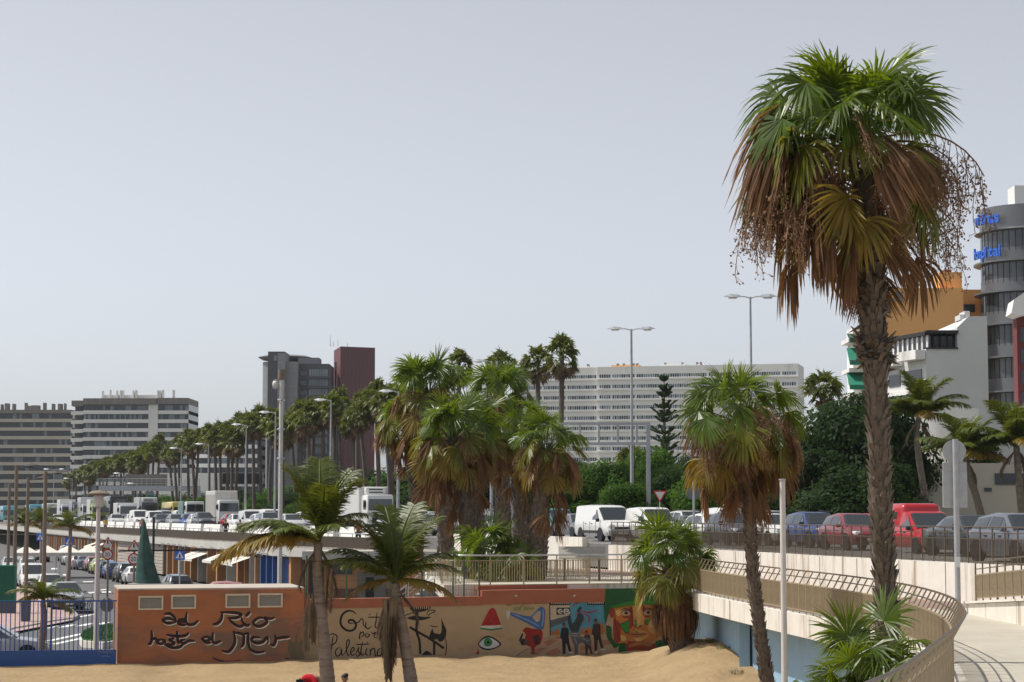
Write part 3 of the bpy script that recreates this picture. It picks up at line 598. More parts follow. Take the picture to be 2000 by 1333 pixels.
# big painted face in orange and green
polys('painted_hat', [[(1235, 20), (1500, 12), (1800, 20), (1800, 200), (1650, 150), (1560, 175), (1450, 180), (1290, 210), (1235, 400), (1225, 200)]], (0.012, 0.085, 0.022), MW, t4, .042, False)
polys('painted_hat', [[(1300, 190), (1450, 150), (1600, 120), (1780, 140), (1800, 190), (1650, 172), (1480, 190), (1300, 215)]], (0.035, 0.17, 0.02), MW, t4, .044, False)
polys('painted_skin', [[(1320, 200), (1450, 180), (1640, 165), (1800, 190), (1830, 420), (1790, 560), (1600, 590), (1380, 590), (1330, 500)]], (0.44, 0.15, 0.035), MW, t4, .006)
polys('painted_skin', [[(1520, 190), (1600, 175), (1640, 250), (1650, 380), (1610, 430), (1560, 420), (1530, 330)], [(1690, 330), (1800, 320), (1830, 450), (1740, 480), (1690, 420)], [(1560, 440), (1690, 470), (1680, 540), (1540, 550)]], (0.52, 0.26, 0.075), MW, t4, .008)
polys('painted_shadow', [[(1262, 215), (1320, 200), (1325, 300), (1290, 310)], [(1325, 330), (1395, 380), (1400, 560), (1340, 590), (1320, 480)], [(1500, 250), (1530, 220), (1540, 380), (1500, 440), (1480, 360)], [(1480, 570), (1640, 575), (1780, 600), (1770, 660), (1600, 690), (1490, 690), (1450, 630)]], (0.27, 0.04, 0.02), MW, t4, .009)
polys('painted_green', [[(1390, 385), (1490, 340), (1495, 480), (1450, 485)], [(1660, 340), (1740, 310), (1690, 395), (1665, 390)], [(1552, 340), (1570, 330), (1580, 410), (1555, 415)], [(1560, 460), (1590, 470), (1600, 520), (1570, 520)], [(1730, 280), (1760, 260), (1765, 290), (1740, 300)]], (0.03, 0.19, 0.03), MW, t4, .011, False)
polys('painted_chin', [[(1380, 600), (1450, 590), (1470, 640), (1480, 700), (1385, 730)], [(1780, 570), (1850, 560), (1900, 640), (1820, 680), (1770, 660)], [(1240, 400), (1300, 420), (1310, 540), (1380, 600), (1340, 650), (1300, 600), (1250, 520)], [(1385, 690), (1480, 690), (1600, 695), (1780, 665), (1800, 680), (1600, 715), (1385, 728)]], (0.012, 0.095, 0.02), MW, t4, .007)
polys('painted_lip', [[(1490, 610), (1600, 580), (1740, 590), (1720, 625), (1600, 615), (1500, 640)], [(1480, 490), (1560, 475), (1690, 490), (1640, 520), (1540, 530)]], (0.40, 0.14, 0.05), MW, t4, .012)
for ex, ey in ((1460, 265), (1700, 258)):
    polys('painted_eye', [[(ex - 60, ey + 5), (ex - 20, ey - 25), (ex + 30, ey - 20), (ex + 50, ey + 10), (ex + 10, ey + 25), (ex - 30, ey + 22)]], (0.42, 0.30, 0.18), MW, t4, .013)
    polys('painted_iris', [[(ex - 22, ey), (ex, ey - 20), (ex + 22, ey), (ex, ey + 20)]], (0.06, 0.015, 0.01), MW, t4, .015)
    strokes('painted_eyelid', [[(ex - 65, ey + 8), (ex - 20, ey - 28), (ex + 30, ey - 24), (ex + 55, ey + 10)], [(ex - 70, ey - 25), (ex - 10, ey - 48), (ex + 60, ey - 30)]], 10, (0.07, 0.015, 0.01), MW, t4, .017)
strokes('painted_outline', [[(1530, 200), (1520, 300), (1540, 390), (1590, 425), (1640, 395)], [(1480, 495), (1560, 500), (1620, 495), (1690, 488)], [(1380, 380), (1420, 440), (1470, 490)], [(1330, 220), (1350, 400), (1390, 560)]], 8, (0.10, 0.02, 0.01), MW, t4, .018)
polys('painted_light', [[(1345, 240), (1420, 215), (1440, 235), (1370, 300)], [(1575, 200), (1605, 195), (1620, 300), (1610, 390), (1585, 400), (1570, 300)], [(1700, 340), (1780, 330), (1790, 400), (1730, 430)], [(1400, 500), (1450, 520), (1460, 560), (1410, 565)], [(1560, 540), (1640, 545), (1620, 570), (1570, 570)]], (0.60, 0.36, 0.12), MW, t4, .0095)
polys('painted_shade', [[(1500, 200), (1525, 195), (1515, 260), (1490, 240)], [(1640, 180), (1665, 200), (1660, 260), (1645, 300)], [(1420, 300), (1500, 300), (1480, 320), (1430, 320)], [(1660, 295), (1740, 290), (1720, 312), (1670, 312)], [(1600, 400), (1625, 395), (1630, 410), (1605, 415)]], (0.20, 0.035, 0.018), MW, t4, .0105)
strokes('painted_outline', [[(1300, 215), (1450, 190), (1640, 165), (1800, 185)], [(1395, 390), (1495, 345)], [(1450, 485), (1498, 478)], [(1660, 340), (1690, 395), (1740, 312)]], 7, (0.04, 0.03, 0.012), MW, t4, .0185)
# ================================================================ PALMS AND TREES
def fan_frond(pitch, pet, Rb, nseg, span, droop, seed, m, fold=0.45, bend=18, name='frond', drop=None, roll=0.0):
    """one fan leaf: petiole along +X rising at `pitch`, pleated blade whose tips hang down"""
    rn = random.Random(seed); mb = MB(); P = Vector((0, 0, 0)); pts = [P.copy()]
    for k in range(4):
        a = R(pitch + bend * 0.6 - bend * 1.2 * k / 3); P = P + Vector((math.cos(a), 0, math.sin(a))) * pet / 4; pts.append(P.copy())
    mb.tube(pts, [0.026, 0.02, 0.017, 0.014, 0.012], 3, False)
    a = R(pitch - (bend if drop is None else drop)); D = Vector((math.cos(a), 0, math.sin(a))); Sd = Vector((0, 1, 0)); N = D.cross(Sd) * -1
    if N.z < 0 and abs(pitch) < 80: N = -N
    rm = Matrix.Rotation(roll, 3, D); Sd = rm @ Sd; N = rm @ N
    wmax = 2 * Rb * math.sin(span / nseg) * 0.34
    for i in range(nseg):
        t = i / (nseg - 1) * 2 - 1; th = t * span + rn.uniform(-.02, .02)
        d = (D * math.cos(th) + Sd * math.sin(th) + N * (0.22 * abs(t) + 0.06 * rn.uniform(-1, 1))).normalized()
        sd = (Sd * math.cos(th) - D * math.sin(th) + N * (fold if i % 2 else -fold)).normalized()
        L = Rb * (1 - 0.22 * t * t) * rn.uniform(0.88, 1.08); q = P.copy(); prev = 0; ring = []
        dr = droop * rn.uniform(0.5, 1.4)
        for k, (fr, ww) in enumerate(((0.02, 0.12), (0.45, 1.0), (0.72, 0.75), (0.90, 0.4), (1.0, 0.06))):
            dd = (d + Vector((rn.uniform(-.05, .05), 0, -1)) * dr * max(0, fr - 0.3) * 2).normalized()
            q = q + dd * L * (fr - prev); prev = fr; hw_ = sd * wmax * ww
            ring += [q - hw_, q + hw_]
        mb.add(ring, [(2 * k, 2 * k + 1, 2 * k + 3, 2 * k + 2) for k in range(4)])
    return mb.mesh(name, m)
def pin_frond(pitch, L, arch, nl, ll, droop, seed, m, name='frond', wl=0.0095, spread=.85):
    """one feather leaf: arching rachis along +X with hanging leaflets"""
    rn = random.Random(seed); mb = MB(); P = Vector((0, 0, 0)); pts = [P.copy()]; n = 12; dirs = []
    tw = rn.uniform(-.2, .2)
    for k in range(n):
        a = R(pitch - arch * (k / (n - 1)) ** 1.4); d = Vector((math.cos(a), 0.15 * tw * k / n, math.sin(a))); dirs.append(d); P = P + d * L / n; pts.append(P.copy())
    mb.tube(pts, [0.03 * (1 - 0.85 * k / n) + 0.003 for k in range(n + 1)], 4, False)
    for i in range(nl):
        f = 0.14 + 0.86 * i / (nl - 1); u = f * n; k = min(n - 1, int(u)); p = pts[k].lerp(pts[k + 1], u - k); d = dirs[k]
        side0 = d.cross(Vector((0, 0, 1))); side0 = side0.normalized() if side0.length > .1 else Vector((0, 1, 0)); up = side0.cross(d)
        env = ll * (0.35 + 0.65 * math.sin(math.pi * min(1, f * 0.85 + 0.12)) ** 0.7)
        for sgn in (-1, 1):
            dd = (d * rn.uniform(.45, .75) + side0 * sgn * spread + up * rn.uniform(0.05, .4)).normalized(); l = env * rn.uniform(.8, 1.1); q = p.copy(); ring = []; prev = 0
            wv = up.cross(dd).normalized() if abs(up.dot(dd)) < .95 else d
            for fr, ww in ((0.0, .5), (0.35, 1), (0.7, .8), (1.0, .08)):
                e = (dd + Vector((0, 0, -1)) * droop * fr * rn.uniform(.7, 1.3)).normalized(); q = q + e * l * (fr - prev); prev = fr
                ring += [q - wv * wl * ww, q + wv * wl * ww]
            mb.add(ring, [(0, 1, 3, 2), (2, 3, 5, 4), (4, 5, 7, 6)])
    return mb.mesh(name, m)
def fset(m, lst, nseg=44, span=1.8, **kw): return [fan_frond(p, pe, rb, nseg, span, dr, s, M[m], drop=dp, roll=ro, **kw) for p, pe, rb, dr, s, dp, ro in lst]
FAN = {'up': fset('fan_green', [(82, .95, .90, .5, 1, 12, .35), (64, 1.05, .88, .7, 2, 40, -.6), (74, 1.1, .95, .45, 3, 22, .8), (56, 1.0, .85, .9, 21, 58, -.25)]),
       'mid': fset('fan_green', [(46, 1.15, .85, .9, 4, 62, .5), (30, 1.25, .82, 1.1, 5, 60, -.7), (52, 1.1, .88, .8, 6, 42, .9), (20, 1.2, .82, 1.3, 22, 66, -.35)]),
       'low': fset('fan_olive', [(6, 1.05, .95, 1.3, 7, 50, .5), (-10, 1.05, .9, 1.4, 8, 45, -.5), (14, 1.0, .95, 1.2, 9, 62, .1)]),
       'yel': fset('fan_yellow', [(-28, 1.05, .92, 1.0, 10, 38, .4), (-45, 1.05, .9, 1.0, 11, 30, -.5), (-15, 1.0, .9, 1.1, 20, 60, 0)], 40, 1.6),
       'dead': [fan_frond(p, 1.0, .95, 26, sp, 1.8, s, M['fan_dead'], fold=.6, bend=25, roll=ro) for p, s, sp, ro in ((-30, 12, 1.1, .5), (-55, 13, .8, -.6), (-70, 14, .55, .3), (-62, 15, .7, -.3))],
       'hang': [fan_frond(p, 1.05, 1.3, 30, sp, 6.0, s, M['fan_dead'], fold=.7, bend=38, roll=ro) for p, s, sp, ro in ((25, 16, 1.0, .3), (5, 17, .8, -.4), (-15, 18, .9, .6), (15, 19, .7, 0))]}
def fruit_stalk(seed, L=1.5, n=20):
    rn = random.Random(seed); mb = MB(); P = Vector((0, 0, 0)); pts = [P.copy()]
    for k in range(9):
        a = R(38 - 12.5 * k); P = P + Vector((math.cos(a), 0, math.sin(a))) * L / 9; pts.append(P.copy())
    mb.tube(pts, [.018 - .0012 * k for k in range(10)], 3, False)
    for i in range(n):
        f = .25 + .75 * i / n; k = min(8, int(f * 9)); p = pts[k].lerp(pts[k + 1], f * 9 - k); q = p.copy(); br = [p.copy()]
        d = Vector((rn.uniform(-.2, .4), rn.uniform(-.5, .5), -.6))
        for j in range(5): d = (d + Vector((rn.uniform(-.15, .15), rn.uniform(-.15, .15), -.4))).normalized(); q = q + d * rn.uniform(.07, .16); br.append(q.copy())
        mb.tube(br, [.0045] * 6, 3, False)
        for b in br[1:]:
            for _ in range(5):
                c = b + Vector((rn.uniform(-.08, .08), rn.uniform(-.08, .08), rn.uniform(-.11, .02))); g2 = Vector((rn.uniform(-1, 1), rn.uniform(-1, 1), .2))  .normalized() * .0075; z_ = Vector((0, 0, .013))
                mb.add([b - g2 * .3, b + g2 * .3, c + g2 * .5, c - g2 * .5], [(0, 1, 2, 3)]); mb.add([c - g2 * 2.2, c - z_, c + g2 * 2.2, c + z_], [(0, 1, 2, 3)])
    return mb.mesh('fruit_stalk', M['fruit_dead'])
FRUIT = [fruit_stalk(s) for s in (1, 2, 3)]
def trunk_parts(root, pts, rs, seed, boots=True, bark='bark', flare=1.0, size=.11):
    base = Vector(root.location); rn = random.Random(seed)
    c = crom([Vector(p) - base for p in pts], 8); n = len(c)
    rr = []
    for i in range(n):
        f = i / (n - 1) * (len(rs) - 1); k = min(len(rs) - 2, int(f)); rr.append(rs[k] + (rs[k + 1] - rs[k]) * (f - k))
    if not boots:
        cc, _ = resample(c, 0.09); rq = []
        for i in range(len(cc)):
            f = i / (len(cc) - 1) * (len(rs) - 1); k = min(len(rs) - 2, int(f)); rq.append((rs[k] + (rs[k + 1] - rs[k]) * (f - k)) * (1 + (.05 if i % 2 else -.02) + rn.uniform(-.015, .015)))
        MB().tube(cc, rq, 14).build('trunk', M[bark], root, smooth=1); return c
    MB().tube(c, rr, 12).build('trunk', M[bark], root, smooth=1)
    mb = MB(); L = sum((b - a).length for a, b in zip(c, c[1:])); rows = int(L / (size * .62)); seg = [0]
    for a, b in zip(c, c[1:]): seg.append(seg[-1] + (b - a).length)
    j = 0
    for k in range(rows):
        d = L * (k + .3) / rows
        while j < n - 2 and seg[j + 1] < d: j += 1
        t = (d - seg[j]) / (seg[j + 1] - seg[j]); p = c[j].lerp(c[j + 1], t); r = rr[j] + (rr[j + 1] - rr[j]) * t; ax = (c[j + 1] - c[j]).normalized()
        x = ax.cross(Vector((0, 1, 0))).normalized(); y = ax.cross(x); m_ = max(5, int(2 * math.pi * r / (size * 1.05)))
        for q in range(m_):
            a = 2 * math.pi * (q + (.5 if k % 2 else 0) + rn.uniform(-.38, .38)) / m_; o_ = x * math.cos(a) + y * math.sin(a); s_ = ax.cross(o_)
            if rn.random() < .14: continue
            h = size * rn.choice((rn.uniform(.8, 1.3), rn.uniform(1.2, 2.1))) * flare; out = size * rn.uniform(.15, .75) * flare; wv = size * rn.uniform(.34, .66)
            b0 = p + o_ * (r * .97) - ax * size * rn.uniform(0, .6); tip = p + o_ * (r + out) + ax * h; sk = s_ * rn.uniform(-.8, .8) * wv
            vs = [b0 - s_ * wv, b0 + s_ * wv, tip + s_ * wv * .55 + sk, tip - s_ * wv * .55 + sk, p + o_ * (r * .9) + ax * h * .4 - s_ * wv * .7, p + o_ * (r * .9) + ax * h * .4 + s_ * wv * .7]
            mb.add(vs, [(0, 1, 2, 3), (3, 2, 5, 4), (0, 3, 4), (1, 5, 2)])
    stuff(mb.build('leaf_bases', M['boots'], root)); return c
GA = 2.399963
def fan_crown(root, C_, size, nu, nm, nl, ny, nd, seed, nf=0, skirt=None, nh=0):
    rn = random.Random(seed); base = Vector(root.location); C_ = Vector(C_) - base; az = rn.uniform(0, 6)
    def put(kind, cnt, dz, tilt, nm_):
        nonlocal az
        for k in range(cnt):
            az += GA + rn.uniform(-.25, .25); me = rn.choice(FAN[kind]) if kind != 'fruit' else rn.choice(FRUIT)
            o = ob(nm_, me, root, C_ + Vector((math.cos(az) * .08, math.sin(az) * .08, rn.uniform(*dz))), None, size * rn.uniform(.74, 1.2))
            o.rotation_euler = (rn.uniform(-.5, .5), rn.uniform(*tilt), az)
    put('up', nu, (.0, .25), (-.15, .25), 'frond'); put('mid', nm, (-.1, .15), (-.25, .25), 'frond'); put('low', nl, (-.3, .0), (-.2, .25), 'frond')
    put('yel', ny, (-.4, -.1), (-.2, .3), 'yellow_frond'); put('dead', nd, skirt or (-.8, -.2), (-.1, .3), 'dead_frond')
    put('hang', nh, (-.6, .1), (-.2, .35), 'dead_frond')
    if nf: put('fruit', nf, (-.15, .2), (-.3, .3), 'fruit_stalk')
def fan_palm(name, label, tr, rs, C_, size, counts, seed, group=None, nf=0, skirt=None, boot=.11, flare=1.0, nh=0):
    root = thing(name, label, 'palm tree', tr[0], 0, group); trunk_parts(root, tr, rs, seed, size=boot, flare=flare); fan_crown(root, C_, size, *counts, seed, nf, skirt, nh); return root
# the tall palm on the right (about 12 m, 38 m away)
Y = 38.0
tr = [Vector((gx(1740, Y), Y, .55))] + [at(px, py, Y) for px, py in ((1738, 1290), (1724, 1050), (1714, 800), (1704, 620), (1696, 470), (1688, 340))]
big = fan_palm('fan_palm', 'tallest fan palm with shaggy brown skirt rising above the curved railing', tr, [.21, .175, .165, .175, .20, .25, .17], at(1678, 300, Y), 1.13, (12, 15, 10, 6, 12), 11, nf=0, skirt=(-1.35, -.2), boot=.12, flare=1.2, nh=15)
rn = random.Random(5); Cb = at(1678, 300, Y) - Vector(tr[0])
for az, dz, sc in ((-.15, .0, 1.75), (.15, -.1, 1.65), (-.35, -.1, 1.45), (.4, .05, 1.5), (3.3, -.1, 1.5), (3.0, -.2, 1.7), (3.6, -.35, 1.5), (3.15, -.6, 1.75), (3.45, -.8, 1.55), (2.9, -.5, 1.6), (-1.75, .35, 1.15), (-1.6, .2, 1.1), (-2.3, -.2, 1.4), (2.6, .1, 1.5), (-1.2, -.9, 1.2), (.0, -1.1, 1.4), (-.2, -1.5, 1.3), (-2.8, -.6, 1.6), (-2.5, -.9, 1.5)):
    ob('fruit_stalk', rn.choice(FRUIT), big, Cb + Vector((0, 0, dz)), (rn.uniform(-.2, .2), rn.uniform(-.1, .2), az), sc * 1.05)
# a shaggy collar of torn leaf bases below the crown
mb = MB(); base = Vector(tr[0])
for k in range(190):
    z = rn.choice((rn.gauss(at(0, 688, Y).z, .17), rn.gauss(at(0, 690, Y).z, .12), rn.gauss(at(0, 560, Y).z, .3))); a = rn.uniform(0, 6.28); c = Vector((gx(1712, Y) - (z - 8) * .035, Y, z)) - base; o_ = Vector((math.cos(a), math.sin(a), 0)); s_ = Vector((-o_.y, o_.x, 0)); w_ = rn.uniform(.06, .13); L = rn.uniform(.18, .44)
    p = c + o_ * .18; q = c + o_ * (.24 + L * .55) + Vector((0, 0, L * rn.uniform(-.4, .9)))
    mb.add([p - s_ * w_, p + s_ * w_, q + s_ * w_ * .3, q - s_ * w_ * .3, p + Vector((0, 0, .1))], [(0, 1, 2, 3), (0, 3, 4), (1, 4, 2), (4, 3, 2)])
stuff(mb.build('torn_leaf_bases', M['boots'], big))
for az, dz, ti, sc in ((3.0, -.2, .1, 1.25), (3.4, -.45, .0, 1.35), (3.8, -.3, .2, 1.2), (2.7, -.5, .1, 1.3), (3.2, -.9, -.1, 1.3), (3.6, -1.0, .2, 1.25), (4.1, -.7, .1, 1.3), (4.4, -1.1, .2, 1.2), (-.5, -1.2, .1, 1.0), (3.1, -1.25, .1, 1.25), (3.9, -1.4, .2, 1.2), (2.9, .1, 0, 1.2), (2.75, .25, -.15, 1.55), (3.0, .1, -.2, 1.6), (3.3, .0, -.15, 1.6), (3.55, .1, -.1, 1.5), (2.5, .1, -.1, 1.5)):
    ob('dead_frond', rn.choice(FAN['hang']), big, Cb + Vector((0, 0, dz)), (rn.uniform(-.2, .2), ti, az), sc)
for kind, az, dz, ti, sc in (('mid', 2.9, .1, -.1, 1.45), ('mid', 3.4, .0, .0, 1.4), ('low', 3.1, -.1, -.1, 1.5), ('low', 3.7, -.2, .1, 1.4), ('mid', 3.8, .2, -.1, 1.35), ('up', 3.2, .1, .15, 1.3), ('low', 2.6, -.3, .1, 1.45), ('yel', 3.5, -.3, -.1, 1.35), ('yel', 4.6, -.7, .1, 1.2), ('low', 5.6, -.9, .3, 1.25), ('up', .2, .1, .2, 1.25), ('mid', 5.4, .1, -.2, 1.3)):
    ob('frond', rn.choice(FAN[kind]), big, Cb + Vector((0, 0, dz)), (rn.uniform(-.2, .2), ti, az), sc)
# second fan palm, 52 m away
Y = 52.0
tr = [Vector((gx(1500, Y), Y, .7))] + [at(px, py, Y) for px, py in ((1495, 1310), (1474, 1150), (1462, 1000), (1452, 900), (1447, 845))]
fan_palm('fan_palm', 'fan palm with thick brown skirt just left of the plain white post', tr, [.19, .145, .13, .125, .13, .11], at(1446, 836, Y), .98, (7, 16, 9, 10, 34), 23, nf=18, skirt=(-.75, -.1), boot=.10, flare=1.15, nh=9)
# short skirted palm on the sand drift, 72 m away
Y = 72.0
tr = [Vector((gx(1330, Y), Y, .62)), at(1326, 1230, Y), at(1318, 1160, Y), at(1310, 1110, Y)]
sk = fan_palm('fan_palm', 'short fan palm with bell shaped brown skirt on the sand drift', tr, [.40, .36, .34, .25], at(1308, 1112, Y), .98, (12, 17, 15, 3, 6), 31, skirt=(-.6, -.3), boot=.13)
mb = MB(); base = Vector(tr[0]); rn = random.Random(7)
for k in range(1500):
    a = rn.uniform(0, 6.283); z0 = rn.uniform(-.05, 1.0); L = rn.uniform(.5, 1.15); r0 = .30 + (1.0 - z0) * .55; r0 = min(r0, .95)
    o_ = Vector((math.cos(a), math.sin(a), 0)); s_ = Vector((-o_.y, o_.x, 0)) * rn.uniform(.015, .035); top = Vector((-.25, 0, 1.45 + z0 * .75)) + o_ * r0 * rn.uniform(.75, 1.0); bot = top + o_ * rn.uniform(-.22, .10) + Vector((0, 0, -L)); bot.z = max(bot.z, .12); md = (top + bot) / 2 + o_ * rn.uniform(.02, .10)
    mb.add([top - s_, top + s_, md + s_, md - s_, bot], [(0, 1, 2, 3), (3, 2, 4)])
stuff(mb.build('dead_leaf_skirt', M['fan_dead'], sk))
# fan palm bush behind the near railing
Y = 36.0; b0 = at(1730, 1330, Y)
root = thing('fan_palm_bush', 'low bushy green fan palm at the foot of the tall palm', 'palm bush', (gx(1700, Y), Y - .6, .75)); rn = random.Random(9); az = 0
for k in range(40):
    az += GA; kind = ('up', 'mid', 'mid', 'up')[k % 4]
    ob('frond', rn.choice(FAN[kind]), root, (rn.uniform(-.5, .4), rn.uniform(-.3, .3), rn.uniform(1.1, 2.1)), (rn.uniform(-.2, .2), rn.uniform(-.1, .3), az), rn.uniform(.58, .84))
MB().tube([(0, 0, -.3), (0, 0, 1.0), (.02, 0, 2.0)], [.24, .22, .14], 9).build('trunk', M['bark'], root, smooth=1)
# palm group on the bed behind the platform
grp = 'palms in the bed behind the platform'
specs = [('stout fan palm with yellowing skirt at the left front of the palm bed', 86.5, 928, 1083, [(912, 990), (895, 905)], (886, 860), 1.16, (11, 17, 13, 20, 26), .43, 41),
         ('stout fan palm with brown skirt at the right front of the palm bed', 85.0, 1045, 1083, [(1055, 990), (1063, 920)], (1066, 885), 0.98, (10, 14, 11, 18, 22), .42, 42),
         ('taller fan palm with wind blown crown at the back left of the palm bed', 97.0, 872, 1075, [(868, 950), (850, 830)], (838, 772), 1.18, (11, 15, 12, 12, 18), .36, 43),
         ('taller fan palm with dark green crown at the back middle of the palm bed', 95.0, 985, 1075, [(980, 950), (975, 850)], (975, 785), 1.12, (11, 15, 12, 12, 20), .36, 44),
         ('fan palm with ragged yellow crown at the far left of the palm bed', 99.0, 815, 1070, [(812, 960), (800, 870)], (798, 832), .98, (10, 14, 10, 9, 14), .32, 45),
         ('fan palm with small light crown between the two back palms of the bed', 90.0, 935, 1078, [(930, 980), (925, 900)], (920, 850), .95, (11, 15, 10, 9, 14), .32, 46),
         ('fan palm with drooping crown behind the right front palm of the bed', 92.0, 1018, 1078, [(1015, 980), (1010, 900)], (1012, 850), .92, (10, 14, 10, 8, 14), .32, 47)]
for lab, Y, bx, by, mid, cr, sz, cn, r, sd_ in specs:
    tr = [Vector((gx(bx, Y), Y, ZP))] + [at(a, b, Y) for a, b in mid] + [at(cr[0], cr[1], Y)]
    fan_palm('fan_palm', lab, tr, [r, r * .85, r * .8, r * .6], at(*cr, Y), sz, cn, sd_, grp, nf=4, skirt=(-1.9, -.2), boot=.15, nh=14)
for lab, px, py, Y, sz, n in (('bushy young fan palm between the two stout palm trunks', 955, 1075, 84.5, 1.15, 22), ('small young fan palm right of the other young palm in the bed', 1003, 1082, 84.0, .75, 14)):
    root = thing('young_fan_palm', lab, 'palm bush', (gx(px, Y), Y, ZP)); rn = random.Random(int(px)); az = 0
    for k in range(n):
        az += GA; kind = ('up', 'mid', 'up', 'mid', 'low')[k % 5]
        ob('frond', rn.choice(FAN[kind]), root, (rn.uniform(-.4, .4), rn.uniform(-.3, .3), rn.uniform(.3, 1.0)), (rn.uniform(-.2, .2), rn.uniform(-.2, .3), az), sz * rn.uniform(.8, 1.1))
    MB().tube([(0, 0, -.1), (0, 0, .4), (.02, 0, .8)], [.26, .24, .16], 9).build('trunk', M['bark'], root, smooth=1)
# coconut style palms on the sand: every feather leaf is aimed on its own
PIN = {k: [pin_frond(p, 1.0, ar, 72, .34, dr, s, M[m], wl=.0105, spread=.5 if k == 'dead' else .85) for p, ar, s in vv] for k, m, dr, vv in (
    ('up', 'coco_green', .55, ((80, 35, 1), (70, 40, 2))), ('mid', 'coco_green', .8, ((48, 60, 3), (35, 55, 4))), ('low', 'coco_yellow', 1.1, ((18, 55, 5), (5, 50, 6))),
    ('dead', 'coco_dead', 1.6, ((-55, 32, 7), (-40, 45, 8))))}
def coco(name, label, tr, rs, C_, fr, seed, group=None, L=2.6, bark='coco_bark'):
    root = thing(name, label, 'palm tree', tr[0], 0, group); trunk_parts(root, tr, rs, seed, False, bark); rn = random.Random(seed); C_ = Vector(C_) - Vector(tr[0])
    for kind, az, sc in fr:
        ob('dead_frond' if kind == 'dead' else 'frond', rn.choice(PIN[kind]), root, C_ + Vector((0, 0, rn.uniform(-.1, .12) - (.25 if kind == 'dead' else 0))), (rn.uniform(-.15, .15), rn.uniform(-.08, .08), R(az)), L * sc)
    return root
Y = 57.0
tr = [Vector((gx(648, Y), Y, .02))] + [at(*p, Y) for p in ((640, 1333), (630, 1220), (620, 1120), (622, 1060))]
p1 = coco('coconut_palm', 'green feather palm leaning on the sand beside the person in red', tr, [.24, .20, .15, .14, .12], at(624, 1056, Y),
     [('up', 100, .92), ('up', 200, .85), ('up', -20, .8), ('mid', 172, .95), ('mid', 20, .62), ('mid', -60, .6), ('mid', 130, .8), ('mid', 60, .6), ('low', 180, 1.15), ('low', 205, .9), ('up', 150, .9), ('mid', 230, .7),
      ('dead', 20, .55), ('dead', 200, .5), ('up', 175, .85), ('up', 50, .85), ('up', 270, .7), ('up', 5, .8), ('mid', 190, .85)], 51)
tr = [Vector((gx(812, Y), Y, .02))] + [at(*p, Y) for p in ((803, 1333), (788, 1240), (776, 1180), (772, 1140))]
p2 = coco('coconut_palm', 'feather palm with hanging dead leaves in front of the lettered mural', tr, [.24, .19, .16, .15, .12], at(772, 1136, Y),
     [('up', 80, 1.0), ('up', 10, .85), ('up', 190, .8), ('mid', 165, .85), ('mid', 150, .75), ('mid', 10, .7), ('mid', 60, .6), ('low', 0, .7), ('low', -30, .5), ('mid', 215, .7),
      ('dead', 210, .5), ('dead', 0, .45), ('up', 120, .9), ('up', 60, .9), ('up', 180, .75), ('low', 170, .6), ('mid', 185, .8), ('mid', 5, .75)], 52)
# dead leaves hanging straight down the two trunks
HANG = [pin_frond(-86, 1.0, 3, 70, .24, 1.2, s, M['coco_dead'], 'dead_frond', .010, .38) for s in (3, 4)]
for root, cx, cy, lst in ((p1, 640, 1110, ((0, .2, 1.35), (.12, -.1, 1.15))), (p1, 628, 1160, ((-.35, -.15, 1.5), (-.25, .1, 1.3))), (p2, 770, 1170, ((-.05, -.25, 2.0), (.08, -.28, 1.7), (-.22, -.2, 2.1), (-.12, .1, 1.9), (.0, -.3, 2.15), (-.28, 0, 1.5)))):
    for dx, dy, L in lst:
        c = at(cx, cy, Y) - root.location; ob('dead_frond', random.Random(L).choice(HANG), root, c + Vector((dx, dy, 0)), (0, .12 if dx < -.2 else 0, R(180 + 300 * dx)), L)
# small palms by the street on the left
Y = 78.0
ring = [('up', 30, .9), ('up', 150, .8), ('up', 270, .8), ('mid', 5, 1.15), ('mid', 70, .9), ('mid', 120, .9), ('mid', 185, 1.1), ('mid', 230, .9), ('mid', 310, .9), ('low', 10, 1.0), ('low', 160, .9), ('low', 200, .8), ('low', 340, 1.1)]
coco('feather_palm', 'small feather palm behind the blue bar fence', [Vector((gx(85, Y), Y, ZS)), at(85, 1220, Y), at(84, 1175, Y)], [.17, .13, .10], at(84, 1170, Y), ring, 61, L=1.25)
for px, py, Y, lab in ((137, 1030, 150, 'small feather palm on the street in front of the white awnings'), (83, 1018, 172, 'small feather palm between two tall brown poles down the street'), (50, 1022, 180, 'leftmost small feather palm far down the street')):
    coco('feather_palm', lab, [Vector((gx(px, Y), Y, ZS)), at(px, py + 35, Y), at(px, py, Y)], [.2, .14, .12], at(px, py, Y), ring, int(px), L=1.75)
# feather palms on the right beyond the highway
gr = 'feather palms beyond the highway'
ring2 = ring + [('mid', 45, 1.0), ('mid', 95, 1.0), ('mid', 260, 1.0), ('low', 60, .9), ('low', 120, .9), ('low', 270, .9), ('dead', 40, .6), ('dead', 190, .6)]
ring2 = [(k if k != 'low' or a % 20 else 'mid', a, c) for k, a, c in ring2] + [('up', 90, 1.0), ('up', 200, 1.0), ('up', 330, 1.0), ('mid', 150, .9)]
for px0, pts, Y, L, lab in ((1818, [(1800, 930), (1790, 850), (1797, 812)], 118, 2.7, 'feather palm with two brown stems right of the tall palm trunk'), (1925, [(1908, 975), (1893, 930), (1885, 890)], 105, 2.5, 'leaning feather palm behind the round sign post'), (1998, [(1992, 960), (1987, 900), (1985, 868)], 104, 2.7, 'feather palm cut by the right edge of the picture')):
    coco('feather_palm', lab, [Vector((gx(px0, Y), Y, ZR))] + [at(a, b, Y) for a, b in pts], [.26, .2, .18, .15], at(*pts[-1], Y), ring2, px0, gr, L=L, bark='bark')
